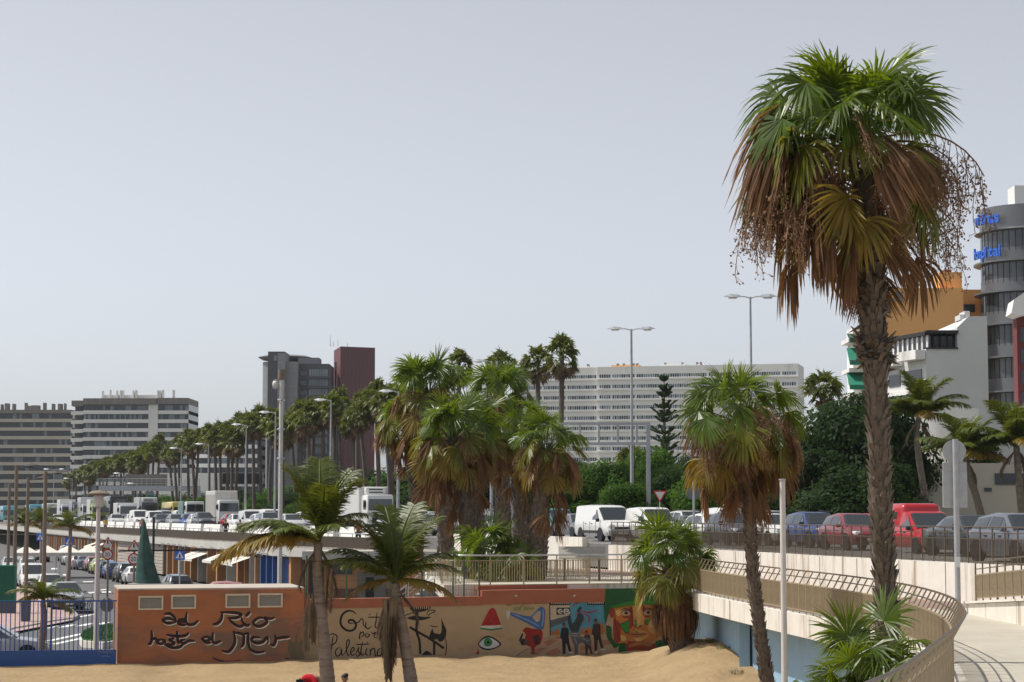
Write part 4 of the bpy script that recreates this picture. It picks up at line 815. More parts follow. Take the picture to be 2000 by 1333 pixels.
# the row of tall fan palms along the highway: trunk, crown and dead skirt each
def far_crown(seed, n, m, pits, Rb, nm):
    rn = random.Random(seed); mb = MB(); az = 0
    for k in range(n):
        az += GA + rn.uniform(-.3, .3); pit = rn.uniform(*pits); a = R(pit); rd = Vector((math.cos(az) * math.cos(a), math.sin(az) * math.cos(a), math.sin(a)))
        L = Rb * rn.uniform(.42, .6); P = rd * L; sd = Vector((-math.sin(az), math.cos(az), 0)); rl = Matrix.Rotation(rn.uniform(-1.0, 1.0), 3, rd); sd = rl @ sd; N = rd.cross(sd); mb.tube([(0, 0, 0), P], [.03, .02], 3, False); nsg = 13
        for i in range(nsg):
            t = i / (nsg - 1) * 2 - 1; th = t * 1.6; d = (rd * math.cos(th) + sd * math.sin(th) + N * .2 * abs(t)).normalized(); s2 = (sd * math.cos(th) - rd * math.sin(th) + N * (.4 if i % 2 else -.4)) * Rb * .045
            l = Rb * rn.uniform(.4, .55); q1 = P + d * l * .55; q2 = q1 + (d + Vector((0, 0, -rn.uniform(.5, 1.2)))).normalized() * l * .5
            mb.add([P, q1 - s2, q1 + s2, q2], [(0, 1, 2), (1, 3, 2)])
    return mb.mesh(nm, m)
FC = [far_crown(s, 34, M['far_green'], (-20, 88), 1.6, 'crown') for s in (1, 2, 3, 4)]
FD = [far_crown(s, 16, M['far_dead'], (-75, -25), 1.5, 'dead_skirt') for s in (5, 6, 7)]
rn = random.Random(77)
row = [(1097, 655, 1), (1050, 672, 1.05), (980, 683, .95), (897, 683, 1.05), (800, 716, 1.1), (770, 745, .9), (737, 742, 1.0), (705, 765, .9), (690, 790, 1.05), (664, 757, 1.1), (633, 772, 1), (612, 776, .9), (590, 782, 1.15), (570, 800, .9), (532, 797, 1), (508, 792, 1.05), (484, 803, 1.0), (466, 806, 1), (446, 822, .9), (430, 822, 1.1), (408, 828, 1), (388, 836, 1), (368, 838, 1.05), (350, 850, .9), (332, 868, 1), (312, 848, 1.05), (292, 862, 1), (276, 872, 1), (258, 880, 1), (243, 883, 1), (226, 888, 1), (210, 892, 1), (196, 897, 1), (180, 900, 1), (165, 908, 1), (150, 916, 1), (136, 926, 1)]
rr_ = random.Random(9)
row += [((row[i][0] + row[i + 1][0]) / 2 + rr_.uniform(-3, 3), (row[i][1] + row[i + 1][1]) / 2 + rr_.uniform(4, 22), rr_.uniform(.85, 1.1)) for i in range(5, 34, 2)]
row.sort(key=lambda q: -q[0])
for i, (px, py, sc) in enumerate(row):
    Y = 120
    while gx(px, Y) < lx(Y) + 15.8 + (i % 3) * 1.8 and Y < 600: Y += 1.0
    top = at(px, py, Y); k = sc * (1.32 if px < 790 else 1.08) * rn.uniform(.9, 1.1); zc = top.z - 1.5 * k; x0 = gx(px + rn.uniform(-6, 8), Y)
    root = thing('tall_fan_palm', 'tall slender fan palm, ' + ORD[i] + ' from the right in the row along the highway', 'palm tree', (x0, Y, ZR - .1), 0, 'row of tall fan palms along the highway')
    c = [Vector((0, 0, 0)), Vector(((top.x - x0) * .2 + rn.uniform(-.2, .2), 0, (zc - ZR) * .4)), Vector(((top.x - x0) * .7, 0, (zc - ZR) * .75)), Vector((top.x - x0, 0, zc - ZR + .1))]
    MB().tube(crom(c, 4), [.25 - .007 * q for q in range(13)], 8).build('trunk', M['far_bark'], root, smooth=1)
    ob('crown', FC[i % 4], root, c[-1], (0, 0, rn.uniform(0, 6)), (k * rn.uniform(.8, 1.0), k * rn.uniform(.8, 1.0), k * 1.1)); ob('dead_skirt', FD[i % 3], root, c[-1] - Vector((0, 0, .25)), (0, 0, rn.uniform(0, 6)), k * rn.uniform(.75, 1.0))
for px, py, Y, lab, z in ((1606, 722, 150, 'lone fan palm above the dark trees left of the tall trunk', ZR), (1235, 868, 175, 'fan palm crown between the double lamp post and the trees', ZR), (1180, 960, 150, 'low dark palm behind the white van', ZR)):
    top = at(px, py, Y); k = 1.15; root = thing('tall_fan_palm' if py < 900 else 'low_palm', lab, 'palm tree', (top.x, Y, z)); h = max(.5, top.z - z - 1.6)
    MB().tube([(0, 0, 0), (0, 0, h * .5), (0, 0, h)], [.3, .26, .24], 8).build('trunk', M['far_bark'], root, smooth=1); ob('crown', FC[2], root, (0, 0, h), (0, 0, 1), k); ob('dead_skirt', FD[1], root, (0, 0, h - .2), None, .9)
# broadleaf trees: trunk, limbs and a crown of leaf clumps
def leaf_crown(seed, rx, ry, rz, nl, m, leaf=.26, lumps=16):
    rn = random.Random(seed); mb = MB(); cl = []
    for _ in range(lumps):
        a = rn.uniform(0, 6.28); u = rn.uniform(-.45, 1); rr = math.sqrt(max(0, 1 - u * u)) * rn.uniform(.35, .8)
        cl.append((Vector((math.cos(a) * rr * rx, math.sin(a) * rr * ry, u * rz * .72)), rn.uniform(.26, .46)))
    for _ in range(nl):
        c, q = rn.choice(cl); d = Vector((rn.gauss(0, 1), rn.gauss(0, 1), rn.gauss(.25, 1))).normalized(); f = rn.random() ** .35
        p = c + Vector((d.x * rx * q * f, d.y * ry * q * f, d.z * rz * q * f)); n = (d + Vector((rn.uniform(-.8, .8), rn.uniform(-.8, .8), rn.uniform(-.2, .8)))).normalized()
        t = n.cross(Vector((rn.uniform(-1, 1), rn.uniform(-1, 1), .3))).normalized(); b = n.cross(t); s = leaf * rn.uniform(.6, 1.25)
        mb.add([p - t * s, p + b * s * .45, p + t * s, p - b * s * .45], [(0, 1, 2, 3)])
    return mb.mesh('crown', m)
LCm = [leaf_crown(s, 1, 1, 1, 11000, M[m], .046, 22) for s, m in ((1, 'leaf'), (2, 'leaf_dark'), (3, 'leaf'), (4, 'leaf_dark'))]
def tree(label, px, Y, ztop, rx, rz, var, seed, group=None, name='broadleaf_tree', cat='tree', z0=ZR):
    rn = random.Random(seed); x = gx(px, Y); root = thing(name, label, cat, (x, Y, z0), 0, group); cz = ztop - z0 - rz
    mb = MB(); mb.tube([(0, 0, -.1), (.1, 0, cz * .5), (0, .1, max(.4, cz))], [.26 * rx / 3 + .05, .2 * rx / 3 + .03, .12 * rx / 3 + .02], 7)
    for k in range(5):
        a = rn.uniform(0, 6.28); s = Vector((0, 0, max(.2, cz * .6))); mb.tube([s, s + Vector((math.cos(a) * rx * .35, math.sin(a) * rx * .35, rz * .35)), s + Vector((math.cos(a) * rx * .7, math.sin(a) * rx * .7, rz * .6 + .2))], [.1 * rx / 3, .07 * rx / 3, .03 * rx / 3], 5)
    mb.build('trunk', M['far_bark'], root, smooth=1); o = ob('crown', LCm[var], root, (0, 0, max(cz, rz * .55)), (0, 0, rn.uniform(0, 6)), (rx, rx * .9, rz)); return root
gt = 'dark trees beyond the highway'
for px, Y, zt, rx, rz, v, lab in ((1640, 128, 12.6, 4.6, 4.8, 1, 'large dark broadleaf tree left of the tall palm trunk'), (1705, 134, 13.6, 4.2, 5.0, 1, 'dark broadleaf tree right behind the tall palm trunk'), (1590, 122, 9.4, 3.0, 3.0, 1, 'rounded green tree right of the second fan palm'), (1680, 112, 8.0, 3.6, 2.5, 3, 'low spreading tree in front of the large dark tree'),
                                    (1770, 150, 14.0, 4.4, 3.6, 3, 'tree behind the feather palm with two brown stems'), (1860, 140, 12.0, 3.6, 3.6, 1, 'dark tree left of the pale building base'), (1740, 118, 8.5, 2.8, 2.6, 1, 'dark tree between the tall palm trunk and the feather palm'),
                                    (1380, 128, 8.4, 3.2, 2.4, 0, 'bright green tree behind the two round signs'), (1320, 138, 8.6, 3.0, 2.5, 3, 'green tree right of the yield sign'), (1185, 150, 9.6, 3.2, 2.9, 0, 'green tree left of the double armed lamp post'), (1275, 165, 11.0, 3.6, 3.2, 0, 'light green tree behind the gantry post'), (1225, 135, 7.4, 2.8, 1.9, 2, 'low green tree at the foot of the double lamp post'),
                                    (1450, 140, 8.8, 3.6, 2.6, 1, 'dark green tree behind the second fan palm'), (1520, 132, 8.0, 3.2, 2.2, 3, 'dark green tree right of the plain white post'), (1140, 165, 9.2, 3.0, 2.8, 2, 'green tree behind the palm bed on its right'), (1345, 200, 11.2, 3.2, 3.0, 3, 'grey green tree under the far white slab block'), (1420, 210, 12.0, 4.0, 3.2, 3, 'tree in front of the far white slab block')):
    tree(lab, px, Y, zt, rx, rz, v, int(px), gt)
rn = random.Random(3)
for i in range(26):      # shrubs under the palm row
    Y = 150 + i * 13; off = 17 + rn.uniform(0, 3); x = lx(Y) + off; px = 1000 + x / Y * F
    tree('clipped green shrub, ' + ORD[i] + ' from the right under the row of tall palms', px, Y, ZR + rn.uniform(2.2, 4.2), rn.uniform(2.6, 4.2), rn.uniform(1.2, 2.2), i % 4, i, 'shrubs under the palm row', 'shrub', 'shrub')
back = [(1120, 230, 11.5), (1070, 215, 10.5), (1020, 235, 11.5), (970, 222, 11), (925, 240, 11.5), (880, 228, 11), (835, 246, 11.5), (790, 236, 10.5), (745, 252, 11), (700, 262, 10.2), (655, 270, 10.0), (610, 285, 9.6), (565, 300, 9.8), (520, 312, 9.2), (470, 330, 9.6), (425, 345, 9.4), (380, 360, 9.2), (335, 380, 9.2), (290, 400, 9.6), (240, 420, 9.4), (190, 440, 9.2)]
for i, (px, Y, zt) in enumerate(back): tree('dark park tree behind the highway, ' + ORD[i] + ' from the right behind the tall palms', px, Y, zt, 5.2 + (i * 7 % 5) * .35, 3.3, (1, 3, 0, 3, 1)[i % 5], 100 + i, 'park trees behind the highway')
# Norfolk pine
Y = 300; top = at(1297, 738, Y); root = thing('norfolk_pine', 'conifer with tiered branches in front of the white slab block', 'pine tree', (top.x, Y, ZR)); h = top.z - ZR
MB().tube([(0, 0, 0), (0, 0, h * .6), (0, 0, h)], [.4, .25, .04], 7).build('trunk', M['far_bark'], root); mb = MB(); rn = random.Random(8)
for k in range(12):
    z = h * (.30 + .68 * k / 11 + rn.uniform(-.02, .02)); L0 = 3.0 * (1 - k / 12.5) + .3
    for q in range(6):
        a = q * 6.283 / 6 + rn.uniform(-.5, .5); L = L0 * rn.uniform(.45, 1.15); d = Vector((math.cos(a), math.sin(a), rn.uniform(.1, .5)))
        for j in range(14):
            p = d * L * (j + 1) / 14 + Vector((rn.uniform(-.1, .1), 0, z + .5 * ((j + 1) / 14) ** 2)); s_ = Vector((-d.y, d.x, 0)); e = rn.uniform(.12, .55)
            mb.add([p, p + s_ * e + Vector((0, 0, .3)), p + d * .5 + Vector((0, 0, .15)), p - s_ * e + Vector((0, 0, .3))], [(0, 1, 2), (0, 2, 3)])
mb.build('crown', M['leaf_dark'], root)
# dry weeds on the sand drift
for px, py in ((1415, 1272), (1440, 1292), (1462, 1312), (1380, 1265)):
    p = onz(px, py, .9); p.z = sand_z(p.x, p.y); mb = MB(); rn = random.Random(px)
    for k in range(60):
        a = rn.uniform(0, 6.28); L = rn.uniform(.1, .3); d = Vector((math.cos(a) * .7, math.sin(a) * .7, rn.uniform(.3, 1))); s_ = Vector((-math.sin(a), math.cos(a), 0)) * .015; b = Vector((rn.uniform(-.25, .25), rn.uniform(-.3, .3), -.03))
        mb.add([b - s_, b + s_, b + d * L], [(0, 1, 2)])
    tag(mb.build('dry_weed', M['weed'], loc=p), 'dry weed tuft on the sand drift, ' + {1380: 'at the foot of the skirted palm', 1415: 'second from the skirted palm', 1440: 'third from the skirted palm', 1462: 'beside the second fan palm trunk'}[px], 'weed')
# ================================================================ VEHICLES (front = +X, origin on the ground)
def patch(q, u0, u1, v0, v1, off):
    a, b, c, d = [Vector(p) for p in q]; f = lambda u, v: (a * (1 - u) + b * u) * (1 - v) + (d * (1 - u) + c * u) * v
    n = (b - a).cross(d - a).normalized() * off
    if off > .015 and n.z < 0: n = -n
    return [f(u0, v0) + n, f(u1, v0) + n, f(u1, v1) + n, f(u0, v1) + n]
def ring(st):
    x, zl, zb, zt, wb, wt = st
    h = [(wb * .90, zl), (wb, zl + .16), (wb * 1.0, zb - .16), (wb * .975, zb), (wt, zt - .05), (wt * .8, zt)]
    return [Vector((x, y, z)) for y, z in h] + [Vector((x, -y, z)) for y, z in reversed(h)]
KINDS = {
 # stations rear to front: x, sill, belt, top, half width at belt, half width at top
 'hatch': dict(st=[(-2.02, .42, .80, .86, .76, .66), (-1.96, .28, .92, 1.0, .83, .66), (-1.62, .24, .96, 1.40, .86, .58), (-.6, .22, .94, 1.50, .88, .60), (.20, .22, .92, 1.46, .88, .59), (.92, .22, .92, .97, .88, .76), (1.62, .24, .82, .86, .86, .72), (1.95, .28, .66, .70, .82, .66), (2.04, .36, .54, .57, .74, .60)], ws=4, rear=2, axle=(-1.25, 1.28), wr=.31, hl=(1.86, .70)),
 'sedan': dict(st=[(-2.25, .42, .84, .90, .76, .68), (-2.15, .28, .92, .99, .84, .72), (-1.45, .24, .95, 1.04, .87, .70), (-.85, .22, .94, 1.39, .88, .56), (.25, .22, .92, 1.42, .88, .58), (1.0, .22, .92, .96, .88, .76), (1.75, .24, .82, .86, .86, .72), (2.12, .28, .66, .70, .82, .66), (2.2, .36, .54, .57, .74, .60)], ws=4, rear=3, axle=(-1.35, 1.38), wr=.31, hl=(2.02, .70)),
 'suv': dict(st=[(-2.15, .48, .95, 1.02, .80, .70), (-2.08, .32, 1.04, 1.14, .87, .70), (-1.78, .28, 1.08, 1.58, .91, .62), (-.6, .26, 1.06, 1.68, .93, .64), (.25, .26, 1.04, 1.64, .93, .63), (.95, .26, 1.04, 1.10, .93, .80), (1.75, .28, .96, 1.02, .91, .76), (2.1, .32, .80, .86, .87, .70), (2.2, .42, .62, .66, .78, .62)], ws=4, rear=2, axle=(-1.32, 1.36), wr=.36, hl=(2.0, .84)),
 'van': dict(st=[(-2.45, .40, 1.1, 1.86, .86, .74), (-2.38, .30, 1.14, 1.92, .93, .80), (-.6, .28, 1.12, 1.96, .95, .82), (.55, .28, 1.10, 1.92, .95, .80), (.80, .28, 1.10, 1.86, .95, .78), (1.65, .28, 1.06, 1.12, .94, .80), (2.2, .30, .86, .92, .91, .76), (2.42, .34, .66, .70, .86, .68), (2.48, .42, .56, .60, .80, .62)], ws=4, rear=None, axle=(-1.45, 1.55), wr=.33, hl=(2.3, .84), panel=1),
 'smallvan': dict(st=[(-2.05, .40, 1.05, 1.72, .80, .68), (-1.98, .28, 1.08, 1.78, .86, .74), (-.6, .26, 1.06, 1.83, .88, .75), (.20, .26, 1.04, 1.80, .88, .74), (.38, .26, 1.04, 1.75, .88, .72), (1.12, .26, 1.0, 1.06, .88, .76), (1.72, .28, .86, .92, .86, .72), (1.98, .32, .68, .72, .82, .66), (2.05, .40, .56, .60, .76, .60)], ws=4, rear=None, axle=(-1.3, 1.3), wr=.31, hl=(1.88, .78), panel=1),
}
def build_kind(k, d):
    st = d['st']; rg = [ring(s) for s in st]; P = {}
    mb = MB()
    for r in rg: mb.v += [tuple(p) for p in r]
    for i in range(len(rg) - 1):
        for j in range(12): j2 = (j + 1) % 12; mb.f.append((i * 12 + j, i * 12 + j2, (i + 1) * 12 + j2, (i + 1) * 12 + j))
    mb.f.append(tuple(reversed(range(12)))); e = (len(rg) - 1) * 12; mb.f.append(tuple(e + j for j in range(12)))
    bm = bmesh.new(); me = mb.mesh('body', M['paint']); bm.from_mesh(me); bmesh.ops.recalc_face_normals(bm, faces=bm.faces[:])
    bm.to_mesh(me); bm.free(); me.polygons.foreach_set('use_smooth', [True] * len(me.polygons)); me.set_sharp_from_angle(angle=R(42)); P['body'] = me
    w = d['ws']; G = M['carglass']
    a, b = rg[w], rg[w + 1]   # windscreen between roof front and cowl
    q = [b[4], b[7], a[7], a[4]]; mb = MB()
    for j, u0, u1 in ((4, .25, 1), (5, 0, 1), (6, 0, .75)): mb.add(patch([b[j], b[j + 1], a[j + 1], a[j]], u0, u1, .05, .94, .018), [(0, 1, 2, 3)])
    P['windscreen'] = mb.mesh('windscreen', G)
    sw = []
    segs = [(i, i + 1) for i in range((d['rear'] if d['rear'] is not None else w - 1), w)] if not d.get('panel') else [(w, w)]
    for s in (0, 1):
        mb = MB()
        def side(i0, i1, u0, u1, tri=False):
            A, Bq = rg[i0], rg[i1]; lo, hi = (3, 4) if s == 0 else (8, 7)
            q = [A[lo], Bq[lo], Bq[hi], A[hi]]; p = patch(q, u0, u1, .12, .88, .012 if s else -.012); mb.add(p, [(0, 1, 2, 3)])
        if not d.get('panel'):
            for i0, i1 in segs: side(i0, i1, .06, .94)
            A, Bq = rg[w], rg[w + 1]; lo, hi = (3, 4) if s == 0 else (8, 7); n = Vector((0, .012 if s == 0 else -.012, 0)); mb.add([A[lo].lerp(A[hi], .12) + n, Bq[lo].lerp(A[lo], .30) + Vector((0, 0, .06)) + n, A[lo].lerp(A[hi], .85) + n], [(0, 1, 2)])
        else:
            A, Bq = rg[w - 1], rg[w + 1]; lo, hi = (3, 4) if s == 0 else (8, 7); n = Vector((0, .014 if s == 0 else -.014, 0)); C4 = rg[w]
            x0 = rg[w - 1][lo].x - .25; f = lambda t: C4[lo].lerp(C4[hi], t)
            p0, p3 = f(.10).copy(), f(.85).copy(); p0.x = p3.x = x0; mb.add([p0 + n, Bq[lo].lerp(C4[lo], .35) + Vector((0, 0, .07)) + n, f(.85) + n, p3 + n], [(0, 1, 2, 3)])
        sw.append(mb.mesh('side_window', G))
    P['side_window'] = sw
    if d['rear'] is not None:
        a, b = rg[d['rear']], rg[d['rear'] - 1]; mb = MB()
        for j, u0, u1 in ((4, .25, 1), (5, 0, 1), (6, 0, .75)): mb.add(patch([a[j], a[j + 1], b[j + 1], b[j]], u0, u1, .06, .80, .018), [(0, 1, 2, 3)])
        P['rear_window'] = mb.mesh('rear_window', G)
    else:
        a = rg[0]; P['rear_window'] = MB().add([(a[0].x - .012, .55, 1.15), (a[0].x - .012, -.55, 1.15), (a[0].x - .012, -.5, 1.6), (a[0].x - .012, .5, 1.6)], [(0, 1, 2, 3)]).mesh('rear_window', G)
    wr = d['wr']
    P['tyre'] = MB().lathe([(wr * .62, -.10), (wr * .95, -.11), (wr, -.07), (wr, .07), (wr * .95, .11), (wr * .62, .10)], 18).mesh('tyre', M['rubber'], 30)
    rim = MB().lathe([(0.001, .085), (wr * .2, .09), (wr * .62, .075), (wr * .66, .10)], 18)
    P['rim'] = rim.mesh('rim', M['rim'], 30)
    P['arch'] = MB().lathe([(0.0, 0), (wr * 1.2, 0), (wr * 1.2, -.16)], 20).mesh('wheel_arch', M['black'])
    hx, hz = d['hl']; wb = st[-2][4]
    P['headlight'] = MB().rbox((0, 0, 0), (.30, .36, .17), .05, 2).mesh('headlight', M['lamp_glass'], 40)
    P['grille'] = MB().rbox((0, 0, 0), (.06, .9, .14), .02, 1).mesh('grille', M['black'])
    P['intake'] = MB().rbox((0, 0, 0), (.06, 1.15, .15), .02, 1).mesh('lower_grille', M['black'])
    P['bumper'] = MB().rbox((0, 0, 0), (.05, 1.3, .08), .02, 1).mesh('bumper_trim', M['dark'])
    P['plate'] = MB().box((0, 0, 0), (.02, .50, .11)).mesh('number_plate', M['plate'])
    P['tail'] = MB().rbox((0, 0, 0), (.12, .24, .22), .04, 1).mesh('tail_light', M['tail'])
    P['mirror'] = MB().rbox((0, 0, 0), (.12, .20, .14), .04, 2).mesh('mirror', M['paint'], 40)
    P['mirror_dark'] = MB().rbox((0, 0, 0), (.12, .20, .18), .04, 2).mesh('mirror', M['dark'], 40)
    P['rack'] = MB().beam((-.9, .58, st[3][3] + .05), (.3, .58, st[4][3] + .05), .04, .04).beam((-.9, -.58, st[3][3] + .05), (.3, -.58, st[4][3] + .05), .04, .04).mesh('roof_rack', M['dark'])
    P['trim'] = MB().beam((-1.2, st[3][4] + .008, .52), (1.2, st[3][4] + .008, .52), .03, .14).beam((-1.2, -st[3][4] - .008, .52), (1.2, -st[3][4] - .008, .52), .03, .14).mesh('side_moulding', M['dark'])
    P['handle'] = MB().box((0, 0, 0), (.18, .03, .035)).mesh('door_handle', M['dark'])
    sm_ = MB()
    for x_ in (-.95, -.02, .90): sm_.box((x_, 0, (.30 + st[3][2] - .12) / 2 + .08), (.022, .012, st[3][2] - .40))
    P['seam'] = sm_.mesh('door_seam', M['black'])
    d['P'] = P
for k, d in KINDS.items(): build_kind(k, d)
def vehicle(kind, label, cat, pos, rz, col, sc=1.0, group='vehicles on the highway', name='car', simple=False, dark=False, rack=False, trim=False, sz=None):
    d = KINDS[kind]; P = d['P']; root = thing(name, label, cat, pos, rz, group)
    if sz: root.scale = sz
    elif sc != 1: root.scale = (sc, sc, sc)
    st = d['st']; ob('body', P['body'], root, color=col)
    ob('windscreen', P['windscreen'], root); ob('rear_window', P['rear_window'], root)
    for m_ in P['side_window']: ob('side_window', m_, root)
    for ax in d['axle']:
        for s in (-1, 1):
            y = s * (st[3][4] - .09); w_ = ob('tyre', P['tyre'], root, (ax, y, d['wr']), (R(-90) * s, 0, 0))
            if not simple: ob('rim', P['rim'], w_); ob('wheel_arch', P['arch'], root, (ax, s * (st[3][4] + .012), d['wr'] + .03), (R(-90) * s, 0, 0))
    hx, hz = d['hl']; fx = st[-1][0]
    for s in (-1, 1):
        ob('headlight', P['headlight'], root, (hx - .05, s * .60, hz), (0, 0, -.30 * s)); ob('tail_light', P['tail'], root, (st[1][0] + .02, s * .68, st[1][2] - .08))
        ob('mirror', P['mirror_dark' if dark else 'mirror'], root, (st[d['ws'] + 1][0] - .18, s * (st[3][4] + .10), st[d['ws'] + 1][2] + .08), color=col)
    ob('grille', P['grille'], root, (fx - .06, 0, hz - .12)); ob('number_plate', P['plate'], root, (fx + .03, 0, .45))
    ob('number_plate', P['plate'], root, (st[0][0] - .02, 0, .72))
    if not simple: ob('lower_grille', P['intake'], root, (fx + .0, 0, .36))
    if rack: ob('roof_rack', P['rack'], root)
    if not simple:
        for s in (-1, 1):
            for hx_ in (-.35, .55): ob('door_handle', P['handle'], root, (hx_ - .25, s * (st[3][4] + .012), st[3][2] - .14))
            stuff(ob('door_seam', P['seam'], root, (0, s * (st[3][4] + .003), 0)))
    if trim: ob('side_moulding', P['trim'], root)
    return root
def heading(Y): d = ldir(Y); return math.atan2(-d.y, -d.x)
RED, DRED, WHT, DGR, GRY, BLU, TEA, SIL, BLK, YEL = (.42, .012, .02), (.20, .018, .03), (.72, .72, .70), (.045, .05, .058), (.10, .11, .125), (.018, .04, .16), (.01, .20, .19), (.40, .41, .42), (.012, .012, .014), (.55, .42, .03)
near = [  # px, Y, kind, colour, name, label, category, options
 (1990, 62.5, 'hatch', (.115, .125, .15), 'car', 'grey blue hatchback cut by the right edge of the picture', 'car', {}),
 (1892, 71.5, 'sedan', DGR, 'car', 'dark grey saloon car behind the round sign post', 'car', dict(dark=True)),
 (1666, 84.0, 'hatch', DRED, 'car', 'dark red hatchback with lit headlamps left of the tall palm trunk', 'car', {}),
 (1590, 90.5, 'suv', BLU, 'car', 'dark blue car with roof rails behind the bronze railing', 'car', dict(rack=True, sz=(.98, .95, .93), dark=True)),
 (1508, 96.5, 'hatch', WHT, 'car', 'white hatchback directly behind the plain white post', 'car', {}),
 (1430, 97.0, 'hatch', (.05, .05, .055), 'car', 'small dark grey car left of the second fan palm trunk', 'car', dict(sz=(.85, .93, 1.04), dark=True)),
 (1388, 107.0, 'hatch', WHT, 'car', 'white car between the young palm crown and the small dark grey car', 'car', {}),
 (1275, 108.5, 'smallvan', WHT, 'van', 'white delivery van partly hidden by the skirted palm', 'van', dict(dark=True)),
 (1183, 111.5, 'van', WHT, 'van', 'white panel van with black side moulding left of the bronze railing', 'van', dict(dark=True, trim=True)),
 (1128, 126.0, 'hatch', (.16, .17, .185), 'car', 'grey car close behind the white panel van', 'car', {}),
 (1088, 131.0, 'smallvan', TEA, 'van', 'teal green van right of the palm bed', 'van', {}),
 (1420, 116.0, 'smallvan', WHT, 'taxi', 'white taxi van with roof sign behind the small dark grey car', 'taxi', dict(dark=True)),
 (1505, 118.0, 'suv', (.55, .55, .54), 'car', 'silver white jeep behind the white hatchback', 'car', dict(dark=True)),
 (1345, 122.0, 'suv', (.60, .60, .58), 'car', 'pale estate car behind the two round signs', 'car', dict(rack=True)),
 (1232, 126.0, 'hatch', DRED, 'car', 'dark red car between the two white vans', 'car', {}),
 (1585, 112.0, 'hatch', RED, 'car', 'red car hidden behind the dark blue car', 'car', {}),
 (1712, 104.0, 'hatch', RED, 'car', 'red car whose roof shows left of the tall palm trunk', 'car', {}),
 (1350, 112.5, 'hatch', DGR, 'car', 'dark car behind the young palm crown below the round signs', 'car', dict(sz=(1, 1, .92))),
 (838, 141.0, 'hatch', WHT, 'car', 'white car left of the palm bed', 'car', {}),
 (815, 160.0, 'smallvan', (.6, .6, .6), 'van', 'pale van behind the white car at the palm bed', 'van', dict(dark=True)),
 (858, 150.0, 'hatch', GRY, 'car', 'grey car behind the left palm trunk of the bed', 'car', {}),
 (930, 138.0, 'hatch', SIL, 'car', 'silver car hidden between the palm trunks of the bed', 'car', {}),
 (848, 172.0, 'suv', WHT, 'car', 'white car far behind the palm bed', 'car', {}),
]
for px, Y, k, c, n, lab, cat, o in near: vehicle(k, lab, cat, (gx(px, Y), Y, ZR), heading(Y), c, name=n, **o)
tp = at(1420, 957, 116.0); tx = thing('taxi_sign', 'small lit style roof sign on the white taxi van', 'sign', (gx(1420, 116), 116.0, ZR + 1.83), heading(116)); MB().rbox((0.1, 0, .1), (.16, .6, .2), .03, 1).build('sign_box', M['pole_white'], tx)
me = words('TAXI', .15, 0, 0, None, (0.02, 0.05, 0.25), 0); ob('lettering', me, tx, (.19, -.22, .04), (R(90), 0, R(90)))
# red box van with a high rear body
Y = 77.0; root = vehicle('smallvan', 'bright red van with tall rear box right of the tall palm trunk', 'van', (gx(1800, Y), Y, ZR), heading(Y), RED, name='van', dark=True, sz=(1.04, 1, .87))
MB().rbox((-1.05, 0, 1.50), (2.0, 1.72, 1.28), .22, 3, taper=(.95, .9)).build('rear_box', M['paint'], root, smooth=40).color = (*RED, 1)
MB().box((-1.0, .81, 1.5), (.9, .02, .55)).build('box_window', M['carglass'], root); MB().box((-1.0, -.81, 1.5), (.9, .02, .55)).build('box_window', M['carglass'], root)
